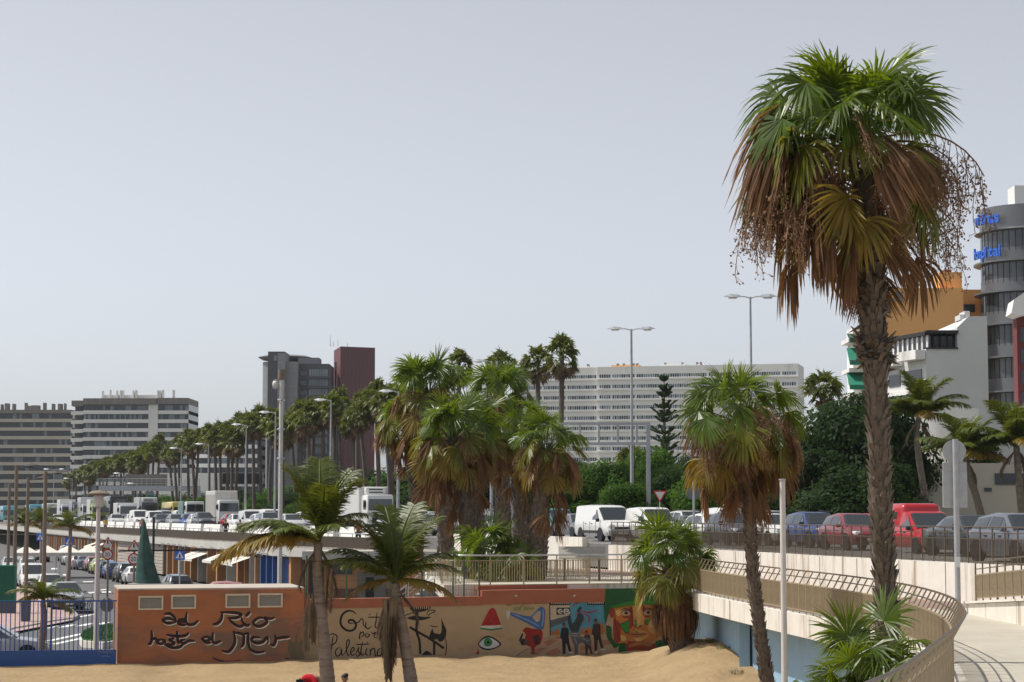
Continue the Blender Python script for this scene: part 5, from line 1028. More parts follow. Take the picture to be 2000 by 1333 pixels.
# lorries, buses
def lorry(label, pos, rz, cab, box, fridge=False, L=6.5, H=3.4, W=2.35, name='lorry', group='vehicles on the highway', open_=False, cat='lorry'):
    root = thing(name, label, cat, pos, rz, group); ch = 2.55 if H > 2.9 else 2.2; fx = L / 2 + .9
    MB().rbox((fx - .85, 0, .55 + ch / 2 - .1), (1.7, W - .05, ch), .14, 2, taper=(.92, .95)).build('cab', M['paint'], root, smooth=40).color = (*cab, 1)
    z = .55 + ch * .64
    MB().add([(fx + .01, -W * .43, z - .42), (fx + .01, W * .43, z - .42), (fx - .055, W * .41, z + .48), (fx - .055, -W * .41, z + .48)], [(0, 1, 2, 3)]).build('windscreen', M['carglass'], root)
    for s in (-1, 1):
        MB().add([(fx - 1.0, s * (W / 2 - .02), z - .35), (fx - .25, s * (W / 2 - .02), z - .35), (fx - .32, s * (W / 2 - .03), z + .4), (fx - 1.0, s * (W / 2 - .035), z + .4)], [(0, 1, 2, 3)]).build('side_window', M['carglass'], root)
        MB().rbox((fx - .1, s * (W / 2 + .14), z + .05), (.12, .22, .5), .04, 1).build('mirror', M['dark'], root); MB().rbox((fx + .0, s * W * .37, .72), (.1, .36, .18), .03, 1).build('headlight', M['lamp_glass'], root)
    MB().rbox((fx + .01, 0, 1.0), (.06, W * .60, .42), .02, 1).build('grille', M['dark'], root); MB().rbox((fx - .1, 0, .55), (.3, W, .34), .05, 1).build('bumper', M['dark'], root); MB().box((fx + .07, 0, .5), (.02, .5, .11)).build('number_plate', M['plate'], root)
    b = MB().rbox((fx - 2.0 - L / 2 + .15, 0, .95 + (H - .95) / 2), (L, W + .1, H - .95), .05, 1).build('box', M['paint'], root); b.color = (*box, 1)
    if open_:
        for k in range(8):
            x = fx - 1.9 - k * L / 8 - .1
            for s in (-1, 1): MB().box((x, s * (W / 2 + .07), 2.1), (.08, .06, H - 1.0)).build('rib', M['paint'], root).color = (*box, 1)
        for s in (-.6, 0, .6): MB().box((fx - 1.80, s, 2.1), (.06, .06, H - 1.0)).build('rib', M['paint'], root).color = (*box, 1)
    if fridge:
        u = MB().rbox((fx - 1.55, 0, H - .35), (.6, W * .72, .6), .1, 2).build('cooling_unit', M['paint'], root, smooth=40); u.color = (.7, .7, .68, 1)
        for q in (.12, -.1): MB().rbox((fx - 1.24, 0, H - .35 + q), (.03, W * .5, .09), .02, 1).build('cooling_grille', M['black'], root)
    MB().box((fx - 2 - L / 2, 0, .7), (L, .9, .35)).build('chassis', M['dark'], root)
    ty = MB().lathe([(.28, -.14), (.46, -.15), (.48, -.1), (.48, .1), (.46, .15), (.28, .14), (.05, .1)], 16).mesh('tyre', M['rubber'], 30)
    for ax in (fx - .95, fx - L - .3):
        for s in (-1, 1): ob('tyre', ty, root, (ax, s * (W / 2 - .2), .48), (R(-90) * s, 0, 0))
    return root
def bus(label, pos, rz, col, L=11, H=3.3, W=2.5, group='vehicles on the highway', glass_top=False):
    root = thing('bus', label, 'bus', pos, rz, group)
    MB().rbox((0, 0, .35 + (H - .35) / 2), (L, W, H - .35), .18, 3).build('body', M['paint'], root, smooth=40).color = (*col, 1)
    z0, z1 = (1.2, H - .18) if glass_top else (1.25, H - .75)
    MB().add([(L / 2 + .015, -W * .42, z0), (L / 2 + .015, W * .42, z0), (L / 2 + .0, W * .40, z1), (L / 2 + .0, -W * .40, z1)], [(0, 1, 2, 3)]).build('windscreen', M['carglass'], root)
    for s in (-1, 1):
        for k in range(6): MB().box((L / 2 - 1.2 - k * (L - 1.6) / 6 - .5, s * (W / 2 + .008), 1.9), ((L - 1.6) / 6 - .12, .02, .9)).build('side_window', M['carglass'], root)
        MB().rbox((L / 2 - .02, s * W * .36, .8), (.08, .3, .2), .03, 1).build('headlight', M['lamp_glass'], root); MB().rbox((L / 2 + .15, s * (W / 2 + .12), H - .9), (.1, .2, .45), .03, 1).build('mirror', M['dark'], root)
    MB().box((L / 2 + .01, 0, .55), (.03, W * .8, .2)).build('bumper', M['dark'], root)
    ty = MB().lathe([(.05, .1), (.28, .14), (.46, .15), (.48, .1), (.48, -.1), (.28, -.14)], 16).mesh('tyre', M['rubber'], 30)
    for ax in (L / 2 - 2.3, -L / 2 + 2.6):
        for s in (-1, 1): ob('tyre', ty, root, (ax, s * (W / 2 - .14), .48), (R(-90) * s, 0, 0))
    return root
def hp(px, Y): return (gx(px, Y), Y, ZR), heading(Y)
lorry('white refrigerated lorry with cooling unit behind the left feather palm', *hp(715, 166), (.72, .72, .70), (.62, .62, .60), True, 6.0, 3.65)
lorry('white tipper lorry with ribbed high sides between lamp posts', *hp(437, 224), (.66, .67, .66), (.62, .60, .56), False, 6.0, 4.0, open_=True)
lorry('small lorry with green box in the middle of the jam', *hp(376, 252), (.7, .7, .68), (.01, .14, .12), False, 4.2, 3.0)
lorry('white refrigerated lorry under the overhead gantry', *hp(288, 276), (.05, .05, .06), (.7, .7, .68), True, 5.5, 3.7)
lorry('flat fronted lorry with dark windscreen and white roof', *hp(248, 262), (.6, .62, .64), (.65, .65, .64), False, 4.2, 2.9)
bus('tall black coach under the gantry', *hp(226, 292), BLK, 11, 4.0, glass_top=True)
lorry('lime green truck left of the black coach', *hp(193, 300), (.36, .46, .05), (.65, .65, .62), False, 5, 3.6)
lorry('white box lorry far left in the jam', *hp(133, 330), (.62, .66, .7), (.7, .69, .66), False, 5, 3.8)
lorry('dark fronted lorry right of the far white box lorry', *hp(157, 318), (.05, .06, .07), (.3, .31, .33), False, 5, 3.4)
lorry('white lorry with dark cab beside the lime green truck', *hp(174, 312), (.6, .6, .6), (.55, .57, .55), False, 5, 4.0)
bus('light blue bus at the far left end of the jam', *hp(70, 372), (.12, .42, .52), 10, 3.2)
bus('light blue bus by the left edge of the picture', *hp(18, 395), (.12, .42, .52), 10, 3.0)
bus('pale yellow bus with dark windows behind the green box lorry', *hp(345, 290), (.60, .48, .10), 11, 3.2)
bus('white coach left of the far white box lorry', *hp(104, 348), (.62, .6, .55), 10, 3.3)
farv = [(275, 236, 'van', WHT, 'white van left of the pale cone sculpture tip'), (305, 226, 'smallvan', WHT, 'white van right of the sculpture tip'), (318, 221, 'hatch', DGR, 'dark car in the jam right of the sculpture tip'), (335, 228, 'hatch', (.3, .33, .36), 'silver car behind the dark car in the jam'), (346, 216, 'hatch', (.25, .27, .28), 'grey car in the jam beside the barrier'),
        (322, 250, 'van', (.35, .36, .38), 'grey van behind the silver car in the jam'), (356, 256, 'van', WHT, 'white van left of the green box lorry'), (371, 214, 'hatch', (.03, .09, .32), 'bright blue car in the middle of the jam'), (388, 210, 'hatch', WHT, 'small white car right of the bright blue car'), (378, 233, 'hatch', (.42, .38, .33), 'beige car in front of the green box lorry'),
        (400, 204, 'suv', (.06, .065, .07), 'black jeep left of the tipper lorry'), (455, 200, 'hatch', RED, 'red car in front of the tipper lorry'), (468, 194, 'hatch', WHT, 'white car right of the red car in the jam'), (477, 206, 'hatch', DRED, 'dark red car behind the white car in the jam'), (492, 190, 'smallvan', (.5, .5, .5), 'silver van in the jam left of the camera mast'),
        (500, 212, 'van', WHT, 'large white van behind the silver van'), (512, 183, 'hatch', WHT, 'white hatchback in the jam left of the camera mast'), (530, 198, 'van', WHT, 'white van next to the camera mast'), (527, 179, 'suv', (.42, .43, .43), 'silver jeep in front of the van by the camera mast'), (552, 180, 'hatch', DRED, 'red car behind the camera mast'), (570, 176, 'hatch', (.5, .5, .5), 'silver car right of the camera mast'),
        (262, 244, 'hatch', WHT, 'white car behind the sculpture in the jam'), (230, 256, 'hatch', (.55, .55, .53), 'small pale car in front of the black coach'), (650, 172, 'hatch', GRY, 'grey car behind the leaves of the left feather palm'), (600, 186, 'suv', WHT, 'white car behind the left feather palm'), (52, 360, 'hatch', WHT, 'white car between the two light blue buses'), (93, 335, 'hatch', SIL, 'silver car at the far left end of the jam'), (116, 322, 'hatch', WHT, 'white car in front of the far white box lorry'), (145, 306, 'hatch', WHT, 'white car in front of the dark fronted lorry'), (770, 158, 'hatch', SIL, 'silver car right of the refrigerated lorry'), (756, 176, 'van', WHT, 'white van right of the refrigerated lorry')]
for px, Y, k, c, lab in farv: vehicle(k, lab, 'van' if 'van' in k else 'car', *hp(px, Y), c, simple=True, dark=('van' in k), name='van' if 'van' in k else 'car')
# cars on the lower street: tail towards us on the right, front towards us on the left
def sp(px, py): p = onz(px, py, ZS); return (p.x, p.y, ZS + .005)
vd = Vector((-46 + 16.2, 231 - 139, 0)).normalized(); AWAY, TOWARD = math.atan2(vd.y, vd.x), math.atan2(-vd.y, -vd.x)
park = [(262, 1142, 'hatch', WHT, AWAY, 'white parked car left of the sculpture'), (245, 1137, 'suv', (.05, .05, .055), AWAY, 'black parked car behind the white one beside the sculpture'), (221, 1131, 'hatch', (.02, .055, .20), AWAY, 'dark blue parked hatchback with its tail to us'), (208, 1127, 'hatch', (.13, .26, .40), AWAY, 'light blue parked car in front of the dark blue one'), (194, 1121, 'hatch', (.42, .5, .12), AWAY, 'lime green parked car'),
        (181, 1116, 'hatch', (.25, .10, .10), AWAY, 'maroon grey parked car beyond the lime green car'), (163, 1113, 'sedan', (.12, .14, .20), AWAY, 'blue grey parked car beyond the maroon grey car'), (151, 1112, 'hatch', (.6, .5, .5), AWAY, 'pale pink parked car at the end of the row'), (137, 1104, 'hatch', WHT, AWAY, 'white parked car near the shop awnings'), (131, 1097, 'van', SIL, AWAY, 'silver van parked in front of the awnings'),
        (128, 1192, 'suv', (.30, .31, .33), TOWARD, 'grey car facing us beside the blue fence'), (97, 1170, 'suv', WHT, TOWARD, 'white car facing us behind the grey one'), (60, 1150, 'van', WHT, TOWARD, 'white van at the left of the street'), (53, 1122, 'hatch', WHT, TOWARD, 'white car far down the left side of the street'), (48, 1106, 'suv', (.3, .31, .3), TOWARD, 'grey car far down the left side of the street'), (20, 1118, 'hatch', (.5, .52, .55), TOWARD, 'pale car by the left edge down the street'), (80, 1098, 'hatch', DGR, TOWARD, 'dark car under the awnings down the street')]
for px, py, k, c, rz, lab in park: vehicle(k, lab, 'van' if k == 'van' else 'car', sp(px, py), rz, c, group='cars on the lower street', name='van' if k == 'van' else 'car')
vehicle('suv', 'black car parked just behind the sculpture', 'car', (gx(348, 140), 140, ZS), AWAY, BLK, group='cars on the lower street')
vehicle('sedan', 'silver car whose bonnet shows behind the blue fence', 'car', (gx(-5, 80.0), 80.0, ZS + .005), R(8), (.42, .43, .48), group='cars on the lower street')
vehicle('hatch', 'pale red car whose roof shows above the utility building', 'car', (gx(425, 130), 130, ZS), R(185), (.42, .17, .17), group='cars on the lower street')
# ================================================================ BUILDINGS
def pbx(root, name, m, x0, x1, y0, y1, Y, d, push=0.0):
    """box whose front face covers a measured rectangle on the plane y = Y"""
    a, b = at(x0, y1, Y), at(x1, y0, Y); X0, X1 = gx(x0, Y), gx(x1, Y)
    return MB().box(((X0 + X1) / 2 - root.location.x, Y - push + d / 2 - root.location.y, (a.z + b.z) / 2 - root.location.z), (X1 - X0, d, b.z - a.z)).build(name, m, root)
def panes(root, name, m, rects, Y, push):
    mb = MB()
    for x0, x1, y0, y1 in rects:
        a, b = at(x0, y1, Y), at(x1, y0, Y); X0, X1 = gx(x0, Y), gx(x1, Y)
        mb.box(((X0 + X1) / 2 - root.location.x, Y - push - root.location.y + .1, (a.z + b.z) / 2 - root.location.z), (X1 - X0, .2, b.z - a.z))
    o = mb.build(name, m, root)
    return stuff(o) if len(rects) > 1 else o
def bld(name, label, px, Y): return thing(name, label, 'building', (gx(px, Y), Y, ZR))
G1, G2 = M['far_glass'], M['far_glass_light']
def strips(root, rows, x0, x1, Y, d, wall, step, rn, push=0.0, wh=.6, lightp=.35):
    """rows of (window top, window bottom) between full-width parapets; panes alternate in tone"""
    pbx(root, 'core', M['far_glass'], x0, x1, rows[0][0] - 3, rows[-1][1] + 60, Y, d, push - .5)
    for i, (t, b) in enumerate(rows):
        nb = rows[i + 1][0] if i + 1 < len(rows) else b + 6
        pbx(root, 'balcony_band', wall, x0, x1, b, nb, Y, d + 1.2, push + .6)
        dk, lt, mu = [], [], []; x = x0 + .6
        while x < x1 - step * .6:
            w_ = step * rn.uniform(.7, 1.5); w_ = min(w_, x1 - .6 - x); (lt if rn.random() < lightp else dk).append((x + .25, x + w_ - .25, t + .4, b)); x += w_
        if dk: panes(root, 'window', G1, dk, Y, push - .3)
        if lt: panes(root, 'window', G2, lt, Y, push - .32)
rn = random.Random(12)
Y = 716; r = bld('apartment_block', 'long apartment block with dark window bands at the left edge', 60, Y)
strips(r, [(808 + 16.9 * k, 818.5 + 16.9 * k) for k in range(12)], -40, 141, Y, 25, M['far_cream'], 6, rn, lightp=.2); pbx(r, 'roof_parapet', M['far_brown'], -40, 141, 801, 808, Y, 26, 1.0)
for x0, x1, y0 in ((0, 3, 790), (8, 15, 788), (23, 27, 789), (47, 50, 787), (50, 60, 793), (60, 75, 792), (83, 87, 787), (100, 104, 789), (112, 119, 789), (124, 126, 788)): pbx(r, 'chimney', M['far_brown'], x0, x1, y0, 802, Y + 4, 3)
Y = 700; r = bld('apartment_tower', 'white banded apartment tower with brown cornice and roof chimneys', 255, Y)
strips(r, [(792 + 17.4 * k, 802.5 + 17.4 * k) for k in range(11)], 164, 292, Y, 22, M['far_white'], 4.5, rn, push=1)
strips(r, [(792 + 17.4 * k, 802.5 + 17.4 * k) for k in range(11)], 308, 368, Y, 22, M['far_white'], 5, rn, push=.5)
pbx(r, 'stair_column', M['far_white'], 291, 309, 788, 1000, Y, 20, 1.4); pbx(r, 'cornice', M['far_brown'], 164, 307, 779, 791, Y, 24, 2.2); pbx(r, 'cornice', M['far_brown'], 308, 368.5, 778, 790, Y, 23, 1.8); pbx(r, 'cornice', M['far_brown'], 140, 163.5, 783, 794, Y + 2, 20, 1)
pbx(r, 'side_core', M['darkgrey_far'], 146, 164, 793, 1000, Y + 3, 18)
for k in range(10): pbx(r, 'balcony', M['far_white'], 140, 164, 804 + 17.4 * k, 811 + 17.4 * k, Y + 2, 12, 1.5)
pbx(r, 'roof_terrace', M['far_white'], 197, 309, 772, 779, Y + 6, 8)
for x, y0 in ((198, 764), (213, 762), (226, 763), (233, 763), (237, 763), (258, 763), (263, 762), (306, 763), (310, 763), (315, 762), (336, 762)): pbx(r, 'chimney', M['far_white'], x, x + 3.2, y0, 779, Y + 5, 2)
Y = 560; r = bld('office_block', 'low white banded block behind the palm row', 440, Y)
strips(r, [(858 + 18.5 * k, 869 + 18.5 * k) for k in range(6)], 383, 503, Y, 18, M['far_white'], 7, rn, lightp=.1); pbx(r, 'parapet', M['far_white'], 383, 503, 846, 858, Y, 19, .8)
pbx(r, 'low_wing', M['far_white'], 300, 420, 925, 1000, Y - 20, 15)
Y = 600; r = bld('grey_office_building', 'grey office building with curved corner and disc roof behind the palms', 560, Y)
mb = MB(); c = Vector((gx(545, Y), Y + 14, 0)) - r.location; rad = (gx(545, Y) - gx(501, Y)); zt = at(0, 702, Y).z - ZR; mb.lathe([(rad, -2), (rad, zt), (0, zt)], 40, (c.x, c.y, 0)); mb.build('curved_wing', M['grey_far'], r, smooth=40)
mb = MB(); zd = at(0, 696, Y).z - ZR; mb.lathe([(0, zd - .3), (rad * 1.0, zd - .2), (rad * 1.22, zd + .6), (rad * 1.0, zd + 1.1), (0, zd + 1.6)], 40, (c.x, c.y, 0)); mb.build('disc_roof', M['grey_far'], r, smooth=40)
pbx(r, 'lift_tower', M['darkgrey_far'], 522, 555, 687, 960, Y - 4, 12); pbx(r, 'lift_tower_side', M['grey_far'], 541, 555.4, 690, 960, Y - 4.4, 12); panes(r, 'window', G2, [(534, 540, 695, 705)], Y - 4.2, .2)
pbx(r, 'main_wing', M['grey_far'], 555, 580, 707, 960, Y - 2, 18); pbx(r, 'office_wing', M['darkgrey_far'], 580, 642, 711, 960, Y + 2, 16); pbx(r, 'plant_room', M['grey_far'], 581, 622, 699, 711, Y + 6, 8)
for k in range(12):
    y0 = 722 + 18.8 * k; panes(r, 'window', G1, [(583, 600, y0 + 4, y0 + 12)], Y + 2, .25)
    panes(r, 'window', M['far_glass_light'], [(603 + 5 * q, 607.2 + 5 * q, y0, y0 + 13.5) for q in range(5)], Y + 2, .35); panes(r, 'window', G2, [(628.5, 633, y0, y0 + 13.5), (634, 639.5, y0, y0 + 13.5)], Y + 2, .3); pbx(r, 'floor_band', M['darkgrey_far'], 601, 646, y0 + 14.5, y0 + 18, Y + 1, 2, 1.2)
Y = 610; r = bld('maroon_tower', 'windowless maroon tower standing beside the grey office building', 690, Y)
a, b, c_ = Vector((gx(664, Y), Y)), Vector((gx(729.5, Y), Y + 5)), Vector((gx(642, Y), Y + 16)); d_ = b + (c_ - a); zt = at(0, 677, Y).z; mb = MB(); mb.prism([(p.x - r.location.x, p.y - r.location.y) for p in (a, b, d_, c_)], -3, zt - ZR); mb.build('wall', M['maroon'], r)
for k in range(1, 9): # panel joints
    q = a.lerp(b, k / 9); MB().box((q.x - r.location.x, q.y - r.location.y - .02, (zt - ZR) / 2), (.12, .1, zt - ZR)).build('panel_joint', M['darkgrey_far'], r)
MB().box((gx(651, Y) - r.location.x, 10.5, zt - ZR - 18), (1.1, 2.6, 28)).build('slot_window', M['far_glass'], r)
for x, h in ((645, 25), (651, 12), (660, 14), (679, 8)):
    p = at(x, 677, Y + 8); MB().tube([p - r.location, p - r.location + Vector((0, 0, h * .14))], [.10, .05], 5).build('antenna', M['galv'], r)
Y = 545; r = bld('slab_block', 'very long white slab block of flats behind the trees', 1280, Y); r.rotation_euler.z = R(-14); r.scale.x = 1.03
for x0, x1, pu, sx in ((1003, 1170, .0, 0), (1170, 1552, 1.2, 1)):
    pbx(r, 'wall', M['far_white'], x0, x1, 716, 1000, Y, 14, pu)
    for k in range(9):
        y0 = 731 + 20.3 * k; dk, lt = [], []; x = x0 + 4
        while x < x1 - 4:
            if int(x / 46) * 46 + 3 > x: x += 3
            (lt if rn.random() < .55 else dk).append((x, min(x1 - 2, x + 3.4), y0, y0 + 6.6)); x += 4.4
        panes(r, 'window', G1, dk, Y, pu + .05); panes(r, 'window', G2, lt, Y, pu + .04)
        pbx(r, 'sill_band', M['far_white'], x0 + .2, x1 - .2, y0 + 8, y0 + 11, Y, 1, pu + .35)
for x0, x1, y0 in ((1187, 1240, 712), (1281, 1331, 712), (1350, 1358, 713), (1118, 1142, 713), (1160, 1170, 714)): pbx(r, 'roof_hut', M['orange_bldg'] if x0 == 1187 else M['far_white'], x0, x1, y0, 717, Y + 5, 5)
for x in (1197, 1209, 1228, 1235, 1289, 1322, 1350, 1357, 1139): pbx(r, 'chimney', M['far_brown'], x, x + 2.4, 709, 714, Y + 5, 2)
# right side: orange block, white house, glass tower, red building
Y = 215; r = bld('orange_apartment_building', 'orange apartment building with green awnings behind the white house', 1810, Y)
pbx(r, 'wall', M['orange_bldg'], 1722, 1886, 563, 1000, Y, 4); pbx(r, 'stair_head', M['orange_bldg'], 1840, 1884, 532, 563, Y + 1.5, 3); pbx(r, 'side_wing', M['orange_bldg'], 1886, 1928, 566, 800, Y + 6, 6); pbx(r, 'roof_hut', M['far_cream'], 1770, 1795, 536, 563, Y + 1, 2); pbx(r, 'roof_hut', M['terracotta'], 1850, 1864, 527, 532, Y + 5, 3)
panes(r, 'window', G1, [(1883, 1908, 595, 610)], Y + 6, .1); panes(r, 'window', G1, [(1920, 1927, 593, 610)], Y + 6, .1); panes(r, 'window', G1, [(1731, 1743, 586, 612)], Y, .15); panes(r, 'wall_panel', M['grey_far'], [(1749, 1768, 570, 590)], Y, .1)
pbx(r, 'balcony_wing', M['far_white'], 1668, 1722, 640, 1000, Y + 3, 4)
for y0, m_ in ((652, 'green_metal'), (680, 'awning_green'), (728, 'awning_green')):
    a = at(1660, y0 + (24 if m_ == 'awning_green' else 8), Y + .8) - r.location; b = at(1690, y0, Y + 2.9) - r.location; mb = MB(); mb.add([(a.x, a.y, a.z), (b.x, a.y, a.z), (b.x, b.y, b.z), (a.x, b.y, b.z), (a.x, a.y, a.z - .5), (b.x, a.y, a.z - .5)], [(0, 1, 2, 3), (0, 4, 5, 1), (0, 3, 4)]); mb.build('awning', M[m_], r)
for y0 in (656, 715, 765): pbx(r, 'balcony', M['far_white'], 1660, 1722, y0 + 4, y0 + 12, Y + 1.5, 5)
Y = 165; r = bld('white_house', 'white rendered house with stepped gable and dark glazed top corner', 1850, Y)
def X_(px): return gx(px, Y) - r.location.x
def Z_(py): return at(1000, py, Y).z - ZR
prof = [(1811, 1000), (1811, 680), (1873, 680), (1873, 640), (1894, 620), (1905, 618), (1932, 618), (1932, 1000)]
mb = MB(); n = len(prof); mb.add([(X_(a), 0, Z_(b)) for a, b in prof] + [(X_(a), 16, Z_(b)) for a, b in prof], [tuple(range(n)), tuple(reversed(range(n, 2 * n)))] + [(i, (i + 1) % n, n + (i + 1) % n, n + i) for i in range(n)]); mb.build('gable_wall', M['stucco'], r)
mb = MB(); c1, c2 = Vector((X_(1811), 0, 0)), Vector((X_(1762), 7, 0))
mb.add([(c1.x, 0, -1), (c1.x, 0, Z_(682)), (c2.x, c2.y, Z_(688)), (c2.x, c2.y, -1)], [(0, 1, 2, 3)]); mb.add([(c2.x, 7, -1), (c2.x, 7, Z_(688)), (c2.x, 16, Z_(688)), (c2.x, 16, -1)], [(0, 1, 2, 3)]); mb.build('front_wall', M['stucco'], r)
def front(u0, u1, y0, y1, m_, nm, off=-.12, th=.12):
    a, b = c1.lerp(c2, u0), c1.lerp(c2, u1); nrm = Vector(((c2 - c1).y, -(c2 - c1).x, 0)).normalized(); nrm = nrm if nrm.y < 0 else -nrm; a = a + nrm * -off; b = b + nrm * -off
    return MB().beam((a.x, a.y, (Z_(y0) + Z_(y1)) / 2), (b.x, b.y, (Z_(y0) + Z_(y1)) / 2), th, Z_(y0) - Z_(y1)).build(nm, m_, r)
front(0, 1, 655, 682, G1, 'top_window', .3, .1)
for k in range(9): front(k / 8.5, k / 8.5 + .03, 655, 684, M['far_white'], 'mullion', .22, .12)
front(-.02, 1.03, 648, 655, M['dark'], 'top_cornice', .1, .5); front(.0, .45, 684, 702, M['far_white'], 'balcony', -.5, .9); front(.55, 1.0, 690, 708, M['far_white'], 'balcony', -.5, .9); front(.1, .5, 720, 745, G1, 'window', -.02, .1); front(.62, .9, 724, 748, G1, 'window', -.02, .1); front(.0, 1, 760, 768, M['far_white'], 'floor_band', -.2, .4)
for k in range(4): pbx(r, 'window', G1, 1818 + 14 * k, 1829.5 + 14 * k, 655, 679, Y, .2, -1.0)
pbx(r, 'window_frame', M['dark'], 1811, 1874, 646, 652, Y, 2.5, 0.3); pbx(r, 'window_frame', M['dark'], 1811, 1874, 679, 682, Y, 1.0, 0.12)
for k in range(5): pbx(r, 'window_frame', M['dark'], 1811.5 + 15.0 * k, 1814.5 + 15.0 * k, 652, 679.2, Y, .3, -.9)
pbx(r, 'room_behind', M['darkgrey_far'], 1813, 1873, 653, 680, Y, 6, -1.3)
for x, y in ((1899, 603), (1890, 610)): pbx(r, 'chimney', M['stucco'], x, x + 10, y, 620, Y, 2, -2)
pbx(r, 'base_wing', M['far_cream'], 1792, 1990, 905, 1010, Y - 30, 10); pbx(r, 'base_wall', M['stucco'], 1900, 2060, 800, 945, Y - 22, 12); panes(r, 'window', G1, [(1941, 2040, 925, 947)], Y - 30, .1); panes(r, 'window', G1, [(1920, 1934, 953, 960)], Y - 30, .1)
mb = MB().lathe([(2.6, -1), (2.6, 8.6), (0, 8.6)], 28, (gx(1836, 140) - r.location.x, 140 - Y, 0)); mb.build('round_bay', M['far_white'], r, smooth=40)
Y = 212; cxp = 2022; r = bld('glass_tower', 'round grey glass tower with blue lettering at the right edge', cxp, Y); Rt = gx(cxp, Y) - gx(1925, Y); c0 = Vector((gx(2019, Y + 5) - gx(2022, Y), Rt, 0))
zs = [at(0, y, Y).z - ZR for y in (764, 696, 631, 567, 507, 445)]; fl = zs[1] - zs[0]; zs = [zs[0] - fl * k for k in (3, 2, 1)] + zs
MB().lathe([(Rt, -1), (Rt, zs[-1])], 72, c0).build('glass_wall', M['tower_glass'], r, smooth=1)
for i, z in enumerate(zs):
    MB().lathe([(Rt - .1, z - .1), (Rt + .75, z - .05), (Rt + .75, z + .12), (Rt + .02, z + .18), (Rt + .02, z + fl * .40), (Rt - .2, z + fl * .40)] if i < len(zs) - 1 else [(Rt - .1, z - .1), (Rt + .6, z), (Rt + .05, z + .25), (Rt + .05, z + fl * .72), (0, z + fl * .72)], 72, c0).build('floor_band', M['tower_band'], r, smooth=30)
    if i:
        for k in range(14):
            a = R(180 + 4 + 8 * k); MB().box((c0.x + Rt * math.cos(a), c0.y + Rt * math.sin(a), z - fl * .3), (.07, .07, fl * .62), a).build('mullion', M['dark'], r)
MB().box((gx(2028, Y + 3) - r.location.x, 4, zs[-1] + fl * .72 + 1.1), (4.2, 3, 2.3)).build('roof_hut', M['far_white'], r)
for txt, zz, sz_, a0, da in (('vithas', zs[-1] + .75, 1.75, 186, 6.6), ('hospital', zs[-2] + .55, 1.65, 181, 6.0)):
    for i, chx in enumerate(txt):
        a = R(a0 + da * i); rr = Rt + .78; me = words(chx, sz_, 0, 0, None, M['logo_blue'], 0); ob('letter', me, r, (c0.x + rr * math.cos(a), c0.y + rr * math.sin(a), zz), (R(90), 0, a + R(90)))
Y = 150; r = bld('red_building', 'red clad building with white curved cornice at the right edge', 2010, Y)
pbx(r, 'wall', M['red_brick'], 1990, 2080, 610, 1000, Y, 1.2)
for k in range(6): pbx(r, 'window', G1, 1996, 2004, 640 + 42 * k, 668 + 42 * k, Y, .2, .1)
a = at(1967, 612, Y) - r.location; mb = MB(); zt, zb = at(0, 578, Y).z - ZR, at(0, 622, Y).z - ZR; xL, xR = gx(1967, Y) - r.location.x, gx(2090, Y) - r.location.x
mb.add([(xL, -2, zb + .2), (xL + .6, -2, zb), (xR, -2, zb + 1.0), (xR, -2, zt + 2.2), (xL + 1.2, -2, zt + .2), (xL + .2, -2, zt - .5)] + [(xL + .3, 1, zb + .2), (xL + .9, 1, zb), (xR, 1, zb + 1.0), (xR, 1, zt + 2.2), (xL + 1.5, 1, zt + .2), (xL + .5, 1, zt - .5)], [tuple(range(6)), tuple(range(11, 5, -1))] + [(i, (i + 1) % 6, 6 + (i + 1) % 6, 6 + i) for i in range(6)]); mb.build('cornice', M['far_white'], r)
